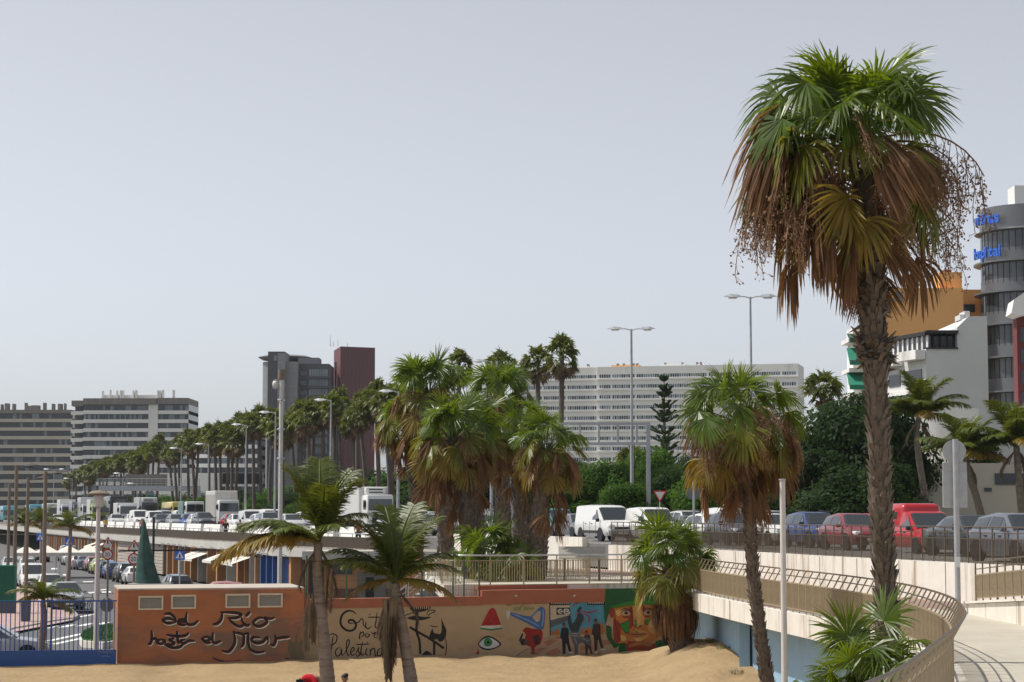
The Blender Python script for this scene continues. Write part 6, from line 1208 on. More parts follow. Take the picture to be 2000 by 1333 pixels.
# ================================================================ SHOPS UNDER THE VIADUCT
vpts, vst = resample([Vector((x, y, 0)) for x, y in VE[1:8]], 3.6)
rn = random.Random(21)
for i, (a, b) in enumerate(zip(vpts, vpts[1:])):
    if i > 52: break
    d = (b - a); L = d.length; ang = math.atan2(d.y, d.x); nrm = Vector((d.y, -d.x, 0)).normalized()
    if nrm.x > 0: nrm = -nrm
    root = thing('shop_unit', ('shuttered shop unit under the viaduct, ' if not 18 <= i <= 25 else 'stone walled unit under the viaduct, ') + (ORD[i] if i < 39 else ORD[i]) + ' from the right end', 'shop', (a.x, a.y, ZS), ang, 'shop units under the viaduct')
    inn = 1 if (Matrix.Rotation(ang, 3, 'Z') @ Vector((0, 1, 0))).dot(nrm) < 0 else -1    # inward side
    if 18 <= i <= 25:
        MB().box((L / 2, inn * .75, 1.45), (L, .5, 2.9)).build('backing', M['mortar'], root)
        for row in range(9):
            x = -(.3 if row % 2 else 0)
            while x < L:
                w_ = rn.uniform(.45, .8); x1 = min(L, x + w_); x0 = max(0, x)
                if x1 - x0 > .1: MB().rbox(((x0 + x1) / 2, inn * .46, .16 + row * .32), (x1 - x0 - .03, .16, .29), .03, 1).build('stone', M['stone'], root)
                x += w_
        continue
    big_blue = 2 <= i <= 4
    MB().box((.2, inn * .55, 1.45), (.4, .7, 2.9)).build('pillar', M['shop_blue'] if big_blue else (M['shop_orange'] if i % 3 else M['concrete']), root)
    MB().box((L / 2 + .2, inn * 1.5, 1.45), (L - .4, .2, 2.9)).build('back_wall', M['shop_blue'] if big_blue else (M['shop_brown'] if i % 2 else M['shop_orange']), root)
    if i % 2 or big_blue:
        sl = MB()
        for k in range(22): sl.box((L / 2 + .2, inn * (1.36 if k % 2 else 1.38), .06 + k * .12), (L - .7, .05, .118))
        stuff(sl.build('roller_shutter', M['shop_blue'] if big_blue else M['shop_brown'], root))
    else:
        MB().box((L / 2, inn * 1.37, 1.1), (1.0, .08, 2.2)).build('door', M['dark'], root); MB().box((L / 2 + 1.0, inn * 1.37, 1.5), (.7, .08, 1.2)).build('window', M['carglass'], root); MB().box((.75, inn * .5, 1.45), (.12, .12, 2.9)).build('drain_pipe', M['pole_white'], root)
    MB().tube([(.3, -inn * .02, 2.95), (.3, -inn * .35, 3.05), (.3, -inn * .5, 2.9)], .03, 5).build('lamp_bracket', M['galv'], root); MB().rbox((.3, -inn * .52, 2.8), (.16, .2, .14), .03, 1).build('wall_lamp', M['dark'], root)
    if i in (6, 7, 9, 11, 12, 28, 30):
        cv = tag(MB().add([(.2, inn * .5, 2.55), (L - .2, inn * .5, 2.55), (L - .2, -inn * 1.1, 2.0), (.2, -inn * 1.1, 2.0), (.2, -inn * 1.1, 1.8), (L - .2, -inn * 1.1, 1.8)], [(0, 1, 2, 3), (3, 2, 5, 4)]).build('shop_awning', M['canvas'], None, loc=(a.x, a.y, ZS), rot=(0, 0, ang)), 'cream sloping canvas awning of the ' + ORD[i] + ' shop unit from the right', 'awning', 'cream shop awnings')
# terrace canopy over the tables
for px, Y, w_, d_, lab in ((118, 186, 7.5, 5.5, 'white terrace canopy beside the street palms'),):
    root = thing('terrace_canopy', lab, 'canopy', (gx(px, Y), Y, ZS), .28); mb = MB()
    for k in range(4):
        x0, x1 = -w_ / 2 + k * w_ / 4, -w_ / 2 + (k + 1) * w_ / 4; mb.add([(x0, -d_ / 2, 2.3), (x1, -d_ / 2, 2.3), (x1, d_ / 2, 2.3), (x0, d_ / 2, 2.3), ((x0 + x1) / 2, 0, 2.9), (x0, -d_ / 2, 2.0), (x1, -d_ / 2, 2.0)], [(0, 1, 4), (1, 2, 4), (2, 3, 4), (3, 0, 4), (0, 5, 6, 1)])
    mb.build('canvas_roof', M['canvas'], root)
    for x in (-w_ / 2, 0, w_ / 2):
        for y in (-d_ / 2, d_ / 2): MB().tube([(x, y, 0), (x, y, 2.3)], .05, 6).build('pole', M['pole_white'], root)
# lower facade seen through the mesh fence and the stairs
Y = 112; r = bld('lower_facade', 'orange and brown lower facade seen through the green mesh fence', 720, Y); r.location.z = ZS
for x0, x1, y0, y1, m_, nm, pu in ((598, 800, 1093, 1240, 'shop_orange', 'wall', 0), (640, 690, 1094, 1122, 'darkgrey_far', 'metal_panel', .1), (655, 700, 1150, 1240, 'shop_brown', 'plinth', .1), (700, 755, 1118, 1240, 'far_brown', 'recess', .08), (716, 732, 1128, 1240, 'black', 'door', .12), (756, 800, 1150, 1240, 'shop_brown', 'plinth', .1), (605, 634, 1096, 1240, 'dark', 'shutter', .1)): pbx(r, nm, M[m_], x0, x1, y0, y1, Y, .5 if nm == 'wall' else .2, pu)
pbx(r, 'slab_edge', M['concrete'], 598, 800, 1076, 1092, Y, 3, 1.6)
tag(pbx(thing('side_wall', 'orange wall beside the stairs behind the mesh fence', 'wall', (gx(840, 96), 96, ZS)), 'wall', M['shop_orange'], 796, 886, 1092, 1240, 97, .5), None)
root = thing('staircase', 'grey staircase climbing to the platform behind the mesh fence', 'staircase', (-6.6, 88.5, ZS))
for k in range(18): MB().box((k * .2, 0, k * .165 + .08 - .4), (.22, 2.2, .96)).build('step', M['granite'], root)
for s in (-1.05, 1.05):
    for q in (.3, .5, .7, .95): MB().tube([(0, s, q), (3.5, s, q + 2.9)], .025 if q > .9 else .014, 6).build('hand_rail' if q > .9 else 'rail', M['steel'], root)
    for k in range(6): MB().tube([(k * .7, s, k * .58 - .1), (k * .7, s, k * .58 + .95)], .022, 6).build('post', M['steel'], root)
# green mesh fence on the mural wall
root = thing('mesh_fence', 'green wire mesh fence standing on the left half of the mural wall', 'fence', W0); xs = [0.15, .5, 1.7, 3.4, 4.7, WS - 1.1, WS - .65, WS - .02]
for x in xs: MB().tube([wl_(x, .2, 2.2), wl_(x, .2, 4.0 if x < 4 else 3.75)], .035, 6).build('post', M['green_metal'], root)
wires = MB()
for x0, x1 in zip(xs, xs[1:]):
    n = max(2, int((x1 - x0) / .10))
    for k in range(1, n): x = x0 + (x1 - x0) * k / n; wires.beam(wl_(x, .2, 2.42), wl_(x, .2, 3.7), .006, .006)
for k in range(7): wires.beam(wl_(xs[0], .2, 2.45 + k * .2), wl_(xs[-1], .2, 2.45 + k * .2), .007, .007)
stuff(wires.build('wire_mesh', M['green_metal'], root))
# reading desk on the platform, behind the railing
p = onz(1136, 1128, ZP); p.y = 83.5; p.x = gx(1136, 83.5); root = thing('display_board', 'slanted grey information board on the platform', 'board', p)
MB().add([(-.95, -.3, .95), (.95, -.3, .95), (.95, .15, 1.4), (-.95, .15, 1.4), (-.95, -.26, .90), (.95, -.26, .90), (.95, .19, 1.35), (-.95, .19, 1.35)], [(0, 1, 2, 3), (7, 6, 5, 4), (0, 4, 5, 1), (2, 6, 7, 3), (0, 3, 7, 4), (1, 5, 6, 2)]).build('board', M['louvre'], root)
for x in (-.7, .7): MB().box((x, 0, .5), (.1, .1, 1.1)).build('leg', M['rail_bronze'], root)
# ================================================================ BLUE FENCE, STREET FURNITURE
FA, FB = Vector((gx(-60, 72.4), 72.4, 0)), Vector((gx(234, 73.3), 73.3, 0)); fd = (FB - FA).normalized(); FL = (FB - FA).length
root = thing('blue_fence', 'blue bar fence on a solid blue base left of the utility building', 'fence', FA); fa = math.atan2(fd.y, fd.x)
MB().box(fd * FL / 2 + Vector((0, 0, .22)), (FL, .12, 1.0), fa).build('base_panel', M['blue_paint'], root); MB().box(fd * FL / 2 + Vector((0, 0, 2.44)), (FL, .06, .05), fa).build('top_rail', M['blue_paint'], root)
barm = MB().box((0, 0, .87), (.032, .032, 1.74)).mesh('bar', M['blue_paint']); pom = MB().box((0, 0, .9), (.07, .07, 1.8)).mesh('post', M['blue_paint']); n = int(FL / .156)
for k in range(n + 1):
    q = fd * (FL - .08 - .156 * k); ob('post' if k in (14, 30) else 'bar', pom if k in (14, 30) else barm, root, q + Vector((0, 0, .70)), (0, 0, fa))
strokes('graffiti_tag', [[(1010, 1110), (1030, 1135), (1045, 1120), (1035, 1165)], [(1050, 1150), (1075, 1125), (1085, 1150), (1110, 1125), (1115, 1155), (1150, 1120), (1160, 1150), (1190, 1120)], [(1050, 1190), (1100, 1182), (1155, 1190)]], 7, (.16, .2, .32), (FA, FB, root), crop(0, 1060, 5.332), .066)
# street markings, pavement, grass island
def flat(name, pts, z, m, kind=True):
    P = [onz(x, y, z) for x, y in pts]; o = MB().add(P, [tuple(range(len(P)))]).build(name, M[m]); return struct(o)
pave = flat('pavement', [(-60, 1160), (70, 1130), (98, 1165), (150, 1205), (140, 1212), (60, 1228), (0, 1240), (-60, 1250)], ZS + .12, 'pink_tile')
kp = [onz(x, y, ZS + .13) for x, y in ((-60, 1252), (0, 1238), (25, 1228), (60, 1222), (100, 1214), (143, 1208), (152, 1203), (140, 1192))]; struct(MB().tube([(p.x, p.y, ZS + .06) for p in kp], .14, 6).build('kerb', M['granite']))
for k in range(6): flat('crossing_stripe', [(45 + 34 * k, 1231 - 2.4 * k), (66 + 34 * k, 1229.5 - 2.4 * k), (82 + 34 * k, 1224.5 - 2.4 * k), (64 + 34 * k, 1226 - 2.4 * k)], ZS + .008, 'white_paint')
for a, b, c_, d_ in (((60, 1258), (230, 1222), (232, 1224.5), (66, 1260)), ((100, 1258), (232, 1230), (232, 1233), (110, 1259)), ((150, 1205), (190, 1198), (192, 1199.5), (152, 1207)), ((172, 1157), (190, 1156), (192, 1159), (174, 1160)), ((198, 1156), (216, 1155), (218, 1158), (200, 1159)), ((162, 1136), (182, 1135.5), (182, 1137), (162, 1137.5)), ((122, 1122), (132, 1122), (131, 1124.5), (124, 1124.5)), ((100, 1110), (112, 1110), (111, 1112.5), (100, 1112.5)), ((196, 1152), (212, 1150), (210, 1152), (198, 1153.5))): flat('road_marking', [a, b, c_, d_], ZS + .008, 'white_paint')
isl = [onz(x, y, ZS) for x, y in ((155, 1258), (162, 1250), (180, 1242), (205, 1236), (240, 1232), (250, 1262), (200, 1268), (160, 1265))]
struct(MB().prism([(p.x, p.y) for p in isl], ZS - .1, ZS + .28).build('traffic_island', M['white_wall'])); c = sum(isl, Vector()) / len(isl)
mb = MB(); rn = random.Random(4); ip = [(c + (p - c) * .93) for p in isl]; mb.prism([(p.x, p.y) for p in ip], ZS + .2, ZS + .34)
for k in range(2500):
    i = rn.randrange(len(ip)); u, v = rn.random(), rn.random(); u, v = (u, v) if u + v < 1 else (1 - u, 1 - v); q = c + (ip[i] - c) * u + (ip[(i + 1) % len(ip)] - c) * v; h = rn.uniform(.08, .2); a = rn.uniform(0, 6.28); s_ = Vector((math.cos(a), math.sin(a), 0)) * .03
    b = Vector((q.x, q.y, ZS + .33)); mb.add([b - s_, b + s_, b + Vector((rn.uniform(-.06, .06), rn.uniform(-.06, .06), h))], [(0, 1, 2)])
tag(mb.build('grass', M['grass']), 'short green grass on the traffic island', 'grass', kind='stuff')
def pole(name, label, px, Y, ybot, ytop, r0, r1, m, cat='pole', z=None):
    a, b = at(px, ybot, Y), at(px, ytop, Y); z0 = a.z if z is None else z; root = thing(name, label, cat, (gx(px, Y), Y, z0)); h = b.z - z0
    MB().tube([(0, 0, 0), (0, 0, h)], [r0, r1], 12).build('pole', M[m], root, smooth=40); return root, h
r, h = pole('street_light', 'pale street light with flat round head behind the blue fence', 195, 84, 1262, 968, .12, .085, 'pole_pink', 'street light', ZS); MB().lathe([(.0, h + .05), (.20, h), (.42, h + .02), (.44, h + .08), (.3, h + .16), (.0, h + .22)], 20).build('lamp_head', M['pole_brown'], r, smooth=40); MB().lathe([(.14, h - .5), (.2, h - .45), (.2, h), (.14, h)], 14).build('collar', M['pole_pink'], r)
r, h = pole('plain_post', 'plain pale grey post without a lamp in front of the blue wall', 1527, 50, 1333, 937, .078, .068, 'pole_white', 'post', .55); MB().lathe([(.0, h + .02), (.09, h + .01), (.09, h - .02)], 12).build('cap', M['galv'], r)
r, h = pole('camera_mast', 'tall grey camera mast rising behind the utility building', 549, 98, 1240, 722, .115, .095, 'pole_white', 'mast', ZS)
MB().lathe([(.12, h - .5), (.17, h - .45), (.17, h), (.0, h)], 12).build('mast_top', M['pole_brown'], r); MB().lathe([(0, h - .95), (.12, h - .9), (.14, h - .7), (.1, h - .55), (0, h - .55)], 12, (-.3, 0, 0)).build('dome_camera', M['pole_white'], r, smooth=1); MB().beam((-.35, 0, h - .5), (0, 0, h - .5), .05, .05).build('bracket', M['galv'], r)
for k in range(3): MB().lathe([(.17, h - 1.5 - k * 1.4), (.19, h - 1.48 - k * 1.4), (.17, h - 1.42 - k * 1.4)], 12).build('band', M['galv'], r)
def lamp_post(label, px, Y, ytop, arms, L=1.5, r0=.12, z=ZR, m='galv'):
    r, h = pole('lamp_post', label, px, Y, 1000, ytop, r0, r0 * .45, m, 'lamp post', z)
    for s in arms:
        MB().tube([(0, 0, h - .1), (s * L * .5, 0, h), (s * L, 0, h + .03)], .035, 6).build('arm', M[m], r)
        MB().add([(s * (L - .1), -.10, h), (s * (L - .1), .10, h), (s * (L + .45), .19, h - .05), (s * (L + 1.0), .05, h + .02), (s * (L + 1.0), -.05, h + .02), (s * (L + .45), -.19, h - .05), (s * (L + .1), 0, h + .13), (s * (L + .6), 0, h + .17)], [(0, 1, 6), (1, 2, 7, 6), (2, 3, 7), (3, 4, 7), (4, 5, 7), (5, 0, 6, 7), (5, 4, 3, 2, 1, 0)]).build('lamp_head', M[m], r); MB().rbox((s * (L + .45), 0, h - .07), (.5, .24, .07), .03, 1).build('lens', M['lamp_glass'], r)
    return r
lamp_post('double armed lamp post left of the gantry post', 1234, 135, 643, (-1, 1), .62, .15); lamp_post('double armed lamp post rising behind the second fan palm', 1468, 116, 580, (-1, 1), .55, .12)
lamp_post('single arm lamp post in front of the grey office building', 646, 176, 782, (-1,), .5); lamp_post('lamp post between the palm row and the tipper lorry', 481, 214, 830, (-1,), .6); lamp_post('single arm lamp post above the palm bed', 960, 150, 706, (-1,), .5, .13); lamp_post('lamp post right behind the camera mast', 538, 190, 806, (-1,), .6); lamp_post('lamp post left of the palm bed', 778, 150, 765, (-1,), .5, .13)
lamp_post('lamp post beside the gantry right leg', 408, 245, 868, (-1,), .7); lamp_post('lamp post in front of the gantry walkway', 355, 262, 876, (-1,), .6); lamp_post('thin lamp post left of the gantry', 107, 380, 917, (-1, 1), 1.0); lamp_post('lamp post under the gantry, left of the refrigerated lorry', 270, 300, 945, (-1,), .6); lamp_post('lamp post at the far end of the palm row', 143, 400, 935, (-1,), .8); lamp_post('lamp post under the gantry between coach and lorry', 242, 320, 925, (-1,), .6)
for px, Y, yt, lab in ((34, 118, 909, 'tallest of the brown street poles with flat lamp'), (57, 128, 933, 'second brown street pole from the left fence end'), (91, 112, 921, 'rightmost brown street pole beside the parked cars'), (21, 150, 945, 'short brown street pole near the left edge')):
    r, h = pole('street_pole', lab, px, Y, 1200, yt, .13, .10, 'pole_brown', 'street light', ZS); MB().tube([(0, 0, h - .15), (.9, 0, h - .1)], .03, 5).build('arm', M['dark'], r); MB().add([(.5, -.25, h - .05), (.5, .25, h - .05), (1.3, .25, h), (1.3, -.25, h), (.9, 0, h + .12)], [(0, 1, 4), (1, 2, 4), (2, 3, 4), (3, 0, 4), (3, 2, 1, 0)]).build('lamp_head', M['dark'], r)
# round signs seen from behind and others
r, h = pole('sign_post', 'grey sign post with round and square signs seen from behind', 1865, 56, 1198, 858, .078, .078, 'galv', 'sign', ZP)
def disc(root, c, rad, m, nm='sign_plate', th=.03, n=28, rim=None):
    mb = MB(); mb.v = [(c[0] + rad * math.cos(6.2832 * k / n), c[1] + s * th / 2, c[2] + rad * math.sin(6.2832 * k / n)) for s in (-1, 1) for k in range(n)]; mb.f = [tuple(range(n)), tuple(reversed(range(n, 2 * n)))] + [(k, n + k, n + (k + 1) % n, (k + 1) % n) for k in range(n)]; return mb.build(nm, M[m], root)
zf = lambda y, Y, z0: at(0, y, Y).z - z0
disc(r, (0, .13, zf(882, 56, ZP)), .32, 'galv'); MB().rbox((0, .13, zf(912, 56, ZP)), (.66, .04, .26), .015, 1).build('sign_plate', M['galv'], r); MB().rbox((0, .14, zf(956, 56, ZP)), (.68, .04, 1.0), .018, 1).build('sign_plate', M['galv'], r)
MB().box((0, -.081, zf(1098, 56, ZP)), (.12, .006, .28)).build('sticker', M['plate'], r); MB().lathe([(.16, 0), (.16, .03), (.1, .05)], 10).build('base_plate', M['galv'], r)
r, h = pole('sign_post', 'grey post with two round signs seen from behind near the skirted palm', 1354, 106, 1010, 912, .06, .06, 'galv', 'sign', ZR); disc(r, (-.03, .09, zf(927, 106, ZR)), .38, 'tower_band'); disc(r, (-.03, .09, zf(962, 106, ZR)), .38, 'tower_band')
r, h = pole('yield_sign', 'triangular yield sign with red border in front of the green trees', 1288, 124, 1005, 958, .035, .035, 'galv', 'sign', ZR); z0 = zf(967, 124, ZR)
for k_, m_, yy in ((.42, 'tail', -.05), (.30, 'pole_white', -.06)): MB().add([(-k_, yy, z0 + k_ * .6), (k_, yy, z0 + k_ * .6), (0, yy, z0 - k_ * 1.1), (-k_, yy + .02, z0 + k_ * .6), (k_, yy + .02, z0 + k_ * .6), (0, yy + .02, z0 - k_ * 1.1)], [(0, 2, 1), (3, 4, 5), (0, 1, 4, 3), (1, 2, 5, 4), (2, 0, 3, 5)]).build('sign_plate', M[m_], r)
r, h = pole('short_post', 'short grey post among the trees left of the double lamp post', 1191, 140, 1000, 950, .06, .06, 'galv', 'post', ZR)
r, h = pole('steel_post', 'rusty steel post at the left of the palm bed', 818, 100, 1080, 990, .07, .07, 'galv', 'post', ZP)
for px, Y, lab, tri in ((215, 128, 'speed limit sign with warning triangle left of the sculpture', 1), (266, 118, 'speed limit sign with warning triangle just behind the sculpture', 1)):
    r, h = pole('speed_sign', lab, px, Y, 1140, 1050 if px == 215 else 1056, .07, .07, 'pole_brown', 'sign', ZS); zc = h - 1.05; disc(r, (0, -.10, zc), .34, 'tail'); disc(r, (0, -.125, zc), .26, 'pole_white'); me = words('20', .34, 0, 0, None, BK, 0); ob('lettering', me, r, (-.19, -.145, zc - .12), (R(90), 0, 0))
    for k_, m_, yy in ((.42, 'tail', -.10), (.29, 'pole_white', -.12)): MB().add([(-k_, yy, h - .62 + (.10 if k_ < .4 else 0)), (k_, yy, h - .62 + (.10 if k_ < .4 else 0)), (0, yy, h - .62 + (.10 if k_ < .4 else 0) + k_ * 1.6), (-k_, yy + .015, h - .62), (k_, yy + .015, h - .62), (0, yy + .015, h - .62 + k_ * 1.6)], [(0, 1, 2), (5, 4, 3)]).build('sign_plate', M[m_], r)
    MB().box((0, -.13, h - .28), (.08, .01, .24)).build('pictogram', M['black'], r)
for px, py, Y, lab in ((355, 1082, 120, 'blue pedestrian crossing sign right of the sculpture'), (139, 1058, 150, 'blue pedestrian crossing sign in front of the terrace canopy'), (83, 1050, 168, 'blue pedestrian crossing sign far down the street')):
    r, h = pole('crossing_sign', lab, px, Y, 1140, py - 8, .045, .045, 'galv', 'sign', ZS); zc = h - .3; MB().rbox((0, -.07, zc), (.6, .03, .6), .012, 1).build('sign_plate', M['logo_blue'], r); MB().add([(-.24, -.095, zc - .2), (.24, -.095, zc - .2), (0, -.095, zc + .22)], [(0, 1, 2)]).build('sign_triangle', M['plate'], r); MB().add([(-.05, -.10, zc - .16), (.06, -.10, zc - .16), (.02, -.10, zc + .06), (-.02, -.10, zc + .06)], [(0, 1, 2, 3)]).build('pictogram', M['black'], r)
r, h = pole('street_sign', 'round sign seen from behind on a post by the traffic island', 214, 80, 1255, 1168, .05, .05, 'galv', 'sign', ZS); disc(r, (0, .09, h - .28), .27, 'tower_band')
r, h = pole('banner_post', 'dark post with black cross arm behind the sculpture', 303, 100, 1140, 1010, .06, .06, 'dark', 'post', ZS); MB().beam((-1.7, 0, h - 1.65), (2.6, 0, h - 1.6), .06, .08).build('cross_arm', M['dark'], r)
# overhead gantries
Y = 326; r = thing('road_gantry', 'grey overhead gantry with walkway and display board across the far highway', 'gantry', (gx(295, Y), Y, ZR)); X0, X1 = gx(196, Y) - r.location.x, gx(392, Y) - r.location.x; z0, z1 = zf(950, Y, ZR), zf(935, Y, ZR)
MB().box(((X0 + X1) / 2, 0, z0 - .35), (X1 - X0, 1.2, .8)).build('beam', M['galv'], r)
for x in (X0 + .4, X1 - .3): MB().box((x, 0, (z0 - .75) / 2), (.55 if x < 0 else .9, .7, z0 - .75)).build('leg', M['galv'], r)
for k in range(22): MB().tube([(X0 + (X1 - X0) * k / 21, -.6, z0), (X0 + (X1 - X0) * k / 21, -.6, z0 + 1.15)], .035, 5).build('post', M['galv'], r)
for q in (.4, .8, 1.15): MB().tube([(X0, -.6, z0 + q), (X1, -.6, z0 + q)], .03, 5).build('rail', M['galv'], r)
MB().box((gx(287, Y) - r.location.x, .2, z0 + .95), (6.6, .4, 1.9)).build('display_board', M['far_brown'], r); MB().box((gx(296, Y) - r.location.x, -.3, z0 - 2.2), (1.2, .1, 2.6)).build('lane_sign', M['grey_far'], r); MB().box((gx(296, Y) - r.location.x, -.36, z0 - 1.7), (1.1, .04, .6)).build('sign_field', M['awning_green'], r)
MB().beam((gx(294, Y) - r.location.x, -.37, z0 - 2.7), (gx(298, Y) - r.location.x, -.37, z0 - 3.0), .05, .1).build('sign_arrow', M['black'], r)
Y = 345; r = thing('message_board', 'dark variable message board hanging right of the far gantry', 'board', (gx(475, Y), Y, ZR)); MB().box((0, 0, zf(935, Y, ZR)), (gx(518, Y) - gx(440, Y), .5, 1.75)).build('panel', M['black'], r); MB().box((0, .1, zf(935, Y, ZR)), (gx(519, Y) - gx(439, Y), .4, 1.95)).build('frame', M['galv'], r)
for s in (-1, 1): MB().box((s * 2.8, .5, zf(935, Y, ZR) / 2), (.35, .35, zf(935, Y, ZR))).build('leg', M['galv'], r)
Y = 134; r = thing('sign_gantry', 'two beam grey gantry with one square post at the double lamp post', 'gantry', (gx(1266, Y), Y, ZR)); zt, zb = zf(828, Y, ZR), zf(867, Y, ZR); xl = gx(1000, Y) - r.location.x
MB().box((0, 0, (zt + .1) / 2), (.26, .26, zt + .1)).build('post', M['galv'], r)
for z in (zt, zb): MB().box(((xl - .13) / 2, 0, z), (-xl - .26 + .13, .16, .17)).build('beam', M['galv'], r)
for k in range(7): x = xl * (k + .6) / 7.2 - .0; MB().box((x, 0, (zt + zb) / 2), (.13, .12, zt - zb - .17)).build('strut', M['galv'], r)
MB().box((xl, 0, zt / 2), (.26, .26, zt)).build('post', M['galv'], r)
# sail shaped bronze sculpture on its pedestal
Y = 81.5; root = thing('sail_sculpture', 'tall pointed green bronze sail sculpture behind the utility building', 'sculpture', (gx(298, Y), Y, ZS)); MB().rbox((0, 0, 1.44), (1.5, 1.2, 2.88), .04, 1).build('pedestal', M['granite'], root)
MB().box((0, 0, 2.93), (1.62, 1.3, .1)).build('plinth', M['granite'], root); mb = MB(); n = 22; zt = at(0, 1013, Y).z - ZS
for k in range(13):
    t = k / 12; z = 2.98 + (zt - 2.98) * t; wdt = .45 * (1 - t) ** .85 + .012; cx = -.09 - .10 * t - .12 * math.sin(t * 3.1)*(1-t) + (gx(287, Y) - gx(298, Y)) * t * .5
    for q in range(n):
        a = 6.2832 * q / n; f = 1 + .13 * math.sin(3 * a + 1.5 * t) * (1 - t) + .05 * math.sin(7 * a); mb.v.append((cx + wdt * math.cos(a) * f, wdt * .75 * math.sin(a) * f, z))
for k in range(12):
    for q in range(n): q2 = (q + 1) % n; mb.f.append((k * n + q, k * n + q2, (k + 1) * n + q2, (k + 1) * n + q))
mb.build('sail', M['verdigris'], root, smooth=1)
# barrier blocks between upper promenade and highway
pts, st = resample([Vector((lx(y) - .5, y, ZV)) for y in range(132, 300, 4)], 8.6); bl = MB().add([(-3.6, -.28, 0), (3.6, -.28, 0), (3.6, .28, 0), (-3.6, .28, 0), (-3.6, -.12, 1.32), (3.6, -.12, 1.32), (3.6, .12, 1.32), (-3.6, .12, 1.32)], [(3, 2, 1, 0), (4, 5, 6, 7), (0, 1, 5, 4), (1, 2, 6, 5), (2, 3, 7, 6), (3, 0, 4, 7)]).mesh('barrier_block', M['far_white'])
for i, (a, b) in enumerate(zip(pts, pts[1:])):
    d = b - a; tag(ob('barrier_block', bl, None, (a + b) / 2, (0, 0, math.atan2(d.y, d.x))), 'white concrete barrier block beside the traffic jam, ' + ORD[i] + ' from the right end', 'barrier', 'white barrier blocks along the jam'); 
# kiosk, bins and plinth things on the left pavement
p = onz(14, 1198, ZS + .12); root = thing('kiosk_panel', 'green slatted panel kiosk behind the blue fence', 'kiosk', p)
MB().box((0, 0, 1.7), (.9, .5, 2.0)).build('panel', M['awning_green'], root); MB().box((0, 0, .35), (.9, .5, .7)).build('base', M['darkgrey_far'], root)
for k in range(9): MB().box((-.4 + k * .1, -.27, 1.7), (.03, .04, 1.9)).build('slat', M['green_metal'], root)
for px, py, lab in ((50, 1214, 'grey rectangular litter bin on the pink pavement'), (73, 1125, 'grey square bin down the street'), (132, 1098, 'grey bin beside the silver van')):
    p = onz(px, py, ZS + .12); root = thing('litter_bin', lab, 'bin', p); MB().rbox((0, 0, .55), (.42, .42, 1.1), .03, 1, taper=(1.08, 1.08)).build('body', M['darkgrey_far'], root); MB().rbox((0, 0, 1.13), (.48, .48, .06), .02, 1).build('lid', M['dark'], root)
def bicycle(label, pos, rz, col=(.02, .02, .025), group=None):
    root = thing('bicycle', label, 'bicycle', pos, rz, group)
    for x in (-.52, .52):
        mb = MB(); n = 24; mb.tube([(x + .33 * math.cos(6.2832 * k / n), 0, .34 + .33 * math.sin(6.2832 * k / n)) for k in range(n + 1)], .018, 5, False); wv = mb.build('wheel', M['rubber'], root)
        sp_ = MB()
        for k in range(8): sp_.beam((x, 0, .34), (x + .33 * math.cos(.785 * k), 0, .34 + .33 * math.sin(.785 * k)), .005, .005)
        stuff(sp_.build('spokes', M['galv'], wv))
    mb = MB()
    for a, b in (((-.52, 0, .34), (-.1, 0, .30)), ((-.1, 0, .30), (-.22, 0, .85)), ((-.1, 0, .30), (.36, 0, .78)), ((-.2, 0, .78), (.36, 0, .82)), ((-.52, 0, .34), (-.2, 0, .78)), ((.52, 0, .34), (.34, 0, .98))): mb.tube([a, b], .02, 6)
    mb.build('frame', M['paint'], root).color = (*col, 1); MB().rbox((-.23, 0, .90), (.25, .14, .06), .02, 1).build('saddle', M['rubber'], root); MB().tube([(.3, -.28, 1.0), (.36, 0, 1.02), (.3, .28, 1.0)], .016, 6).build('handlebar', M['galv'], root); return root
for px, py, rz, lab in ((150, 1196, .1, 'bicycle in the rack beside the grey car'), (168, 1194, .35, 'second bicycle in the rack nearest the street light')):
    p = onz(px, py, ZS); bicycle(lab, p, rz, (.04, .05, .02))
p = onz(157, 1199, ZS); tag(MB().rbox((0, 0, .1), (1.8, .3, .2), .03, 1).build('bicycle_rack', M['dark'], loc=p), 'low dark rack under the two bicycles', 'rack')
# globe lamp and low yellow unit on the right
r, h = pole('globe_lamp', 'white globe lamp on a thin post near the right edge', 1987, 122, 1000, 938, .05, .05, 'dark', 'lamp', ZR); MB().lathe([(0.001, h), (.12, h + .04), (.19, h + .18), (.12, h + .33), (.001, h + .37)], 16).build('globe', M['lamp_glass'], r, smooth=1)
Y = 124; r = thing('yellow_skip', 'yellow container behind a red rail near the right edge', 'container', (gx(1960, Y), Y, ZR)); MB().rbox((0, 0, .75), (2.3, 1.2, 1.1), .06, 1).build('body', M['paint'], r).color = (.55, .36, .03, 1); MB().box((0, 0, 1.33), (2.4, 1.3, .08)).build('rim', M['far_cream'], r)
r = thing('red_rail', 'low red guard rail at the foot of the leaning feather palm', 'rail', (gx(1930, 116), 116, ZR))
for q in (.45, .95): MB().beam((-2.6, 0, q), (4.5, 0, q), .06, .10).build('rail', M['tail'], r)
for k in range(8): MB().box((-2.6 + k, 0, .5), (.08, .08, 1.0)).build('post', M['tail'], r)
tag(MB().prism([(gx(1840, 100), 100), (gx(2080, 96), 96), (gx(2080, 96), 97), (gx(1840, 100), 101)], ZR - .2, ZR + .75).build('median_wall', M['concrete']), 'pale low wall behind the dark grey saloon car', 'wall')
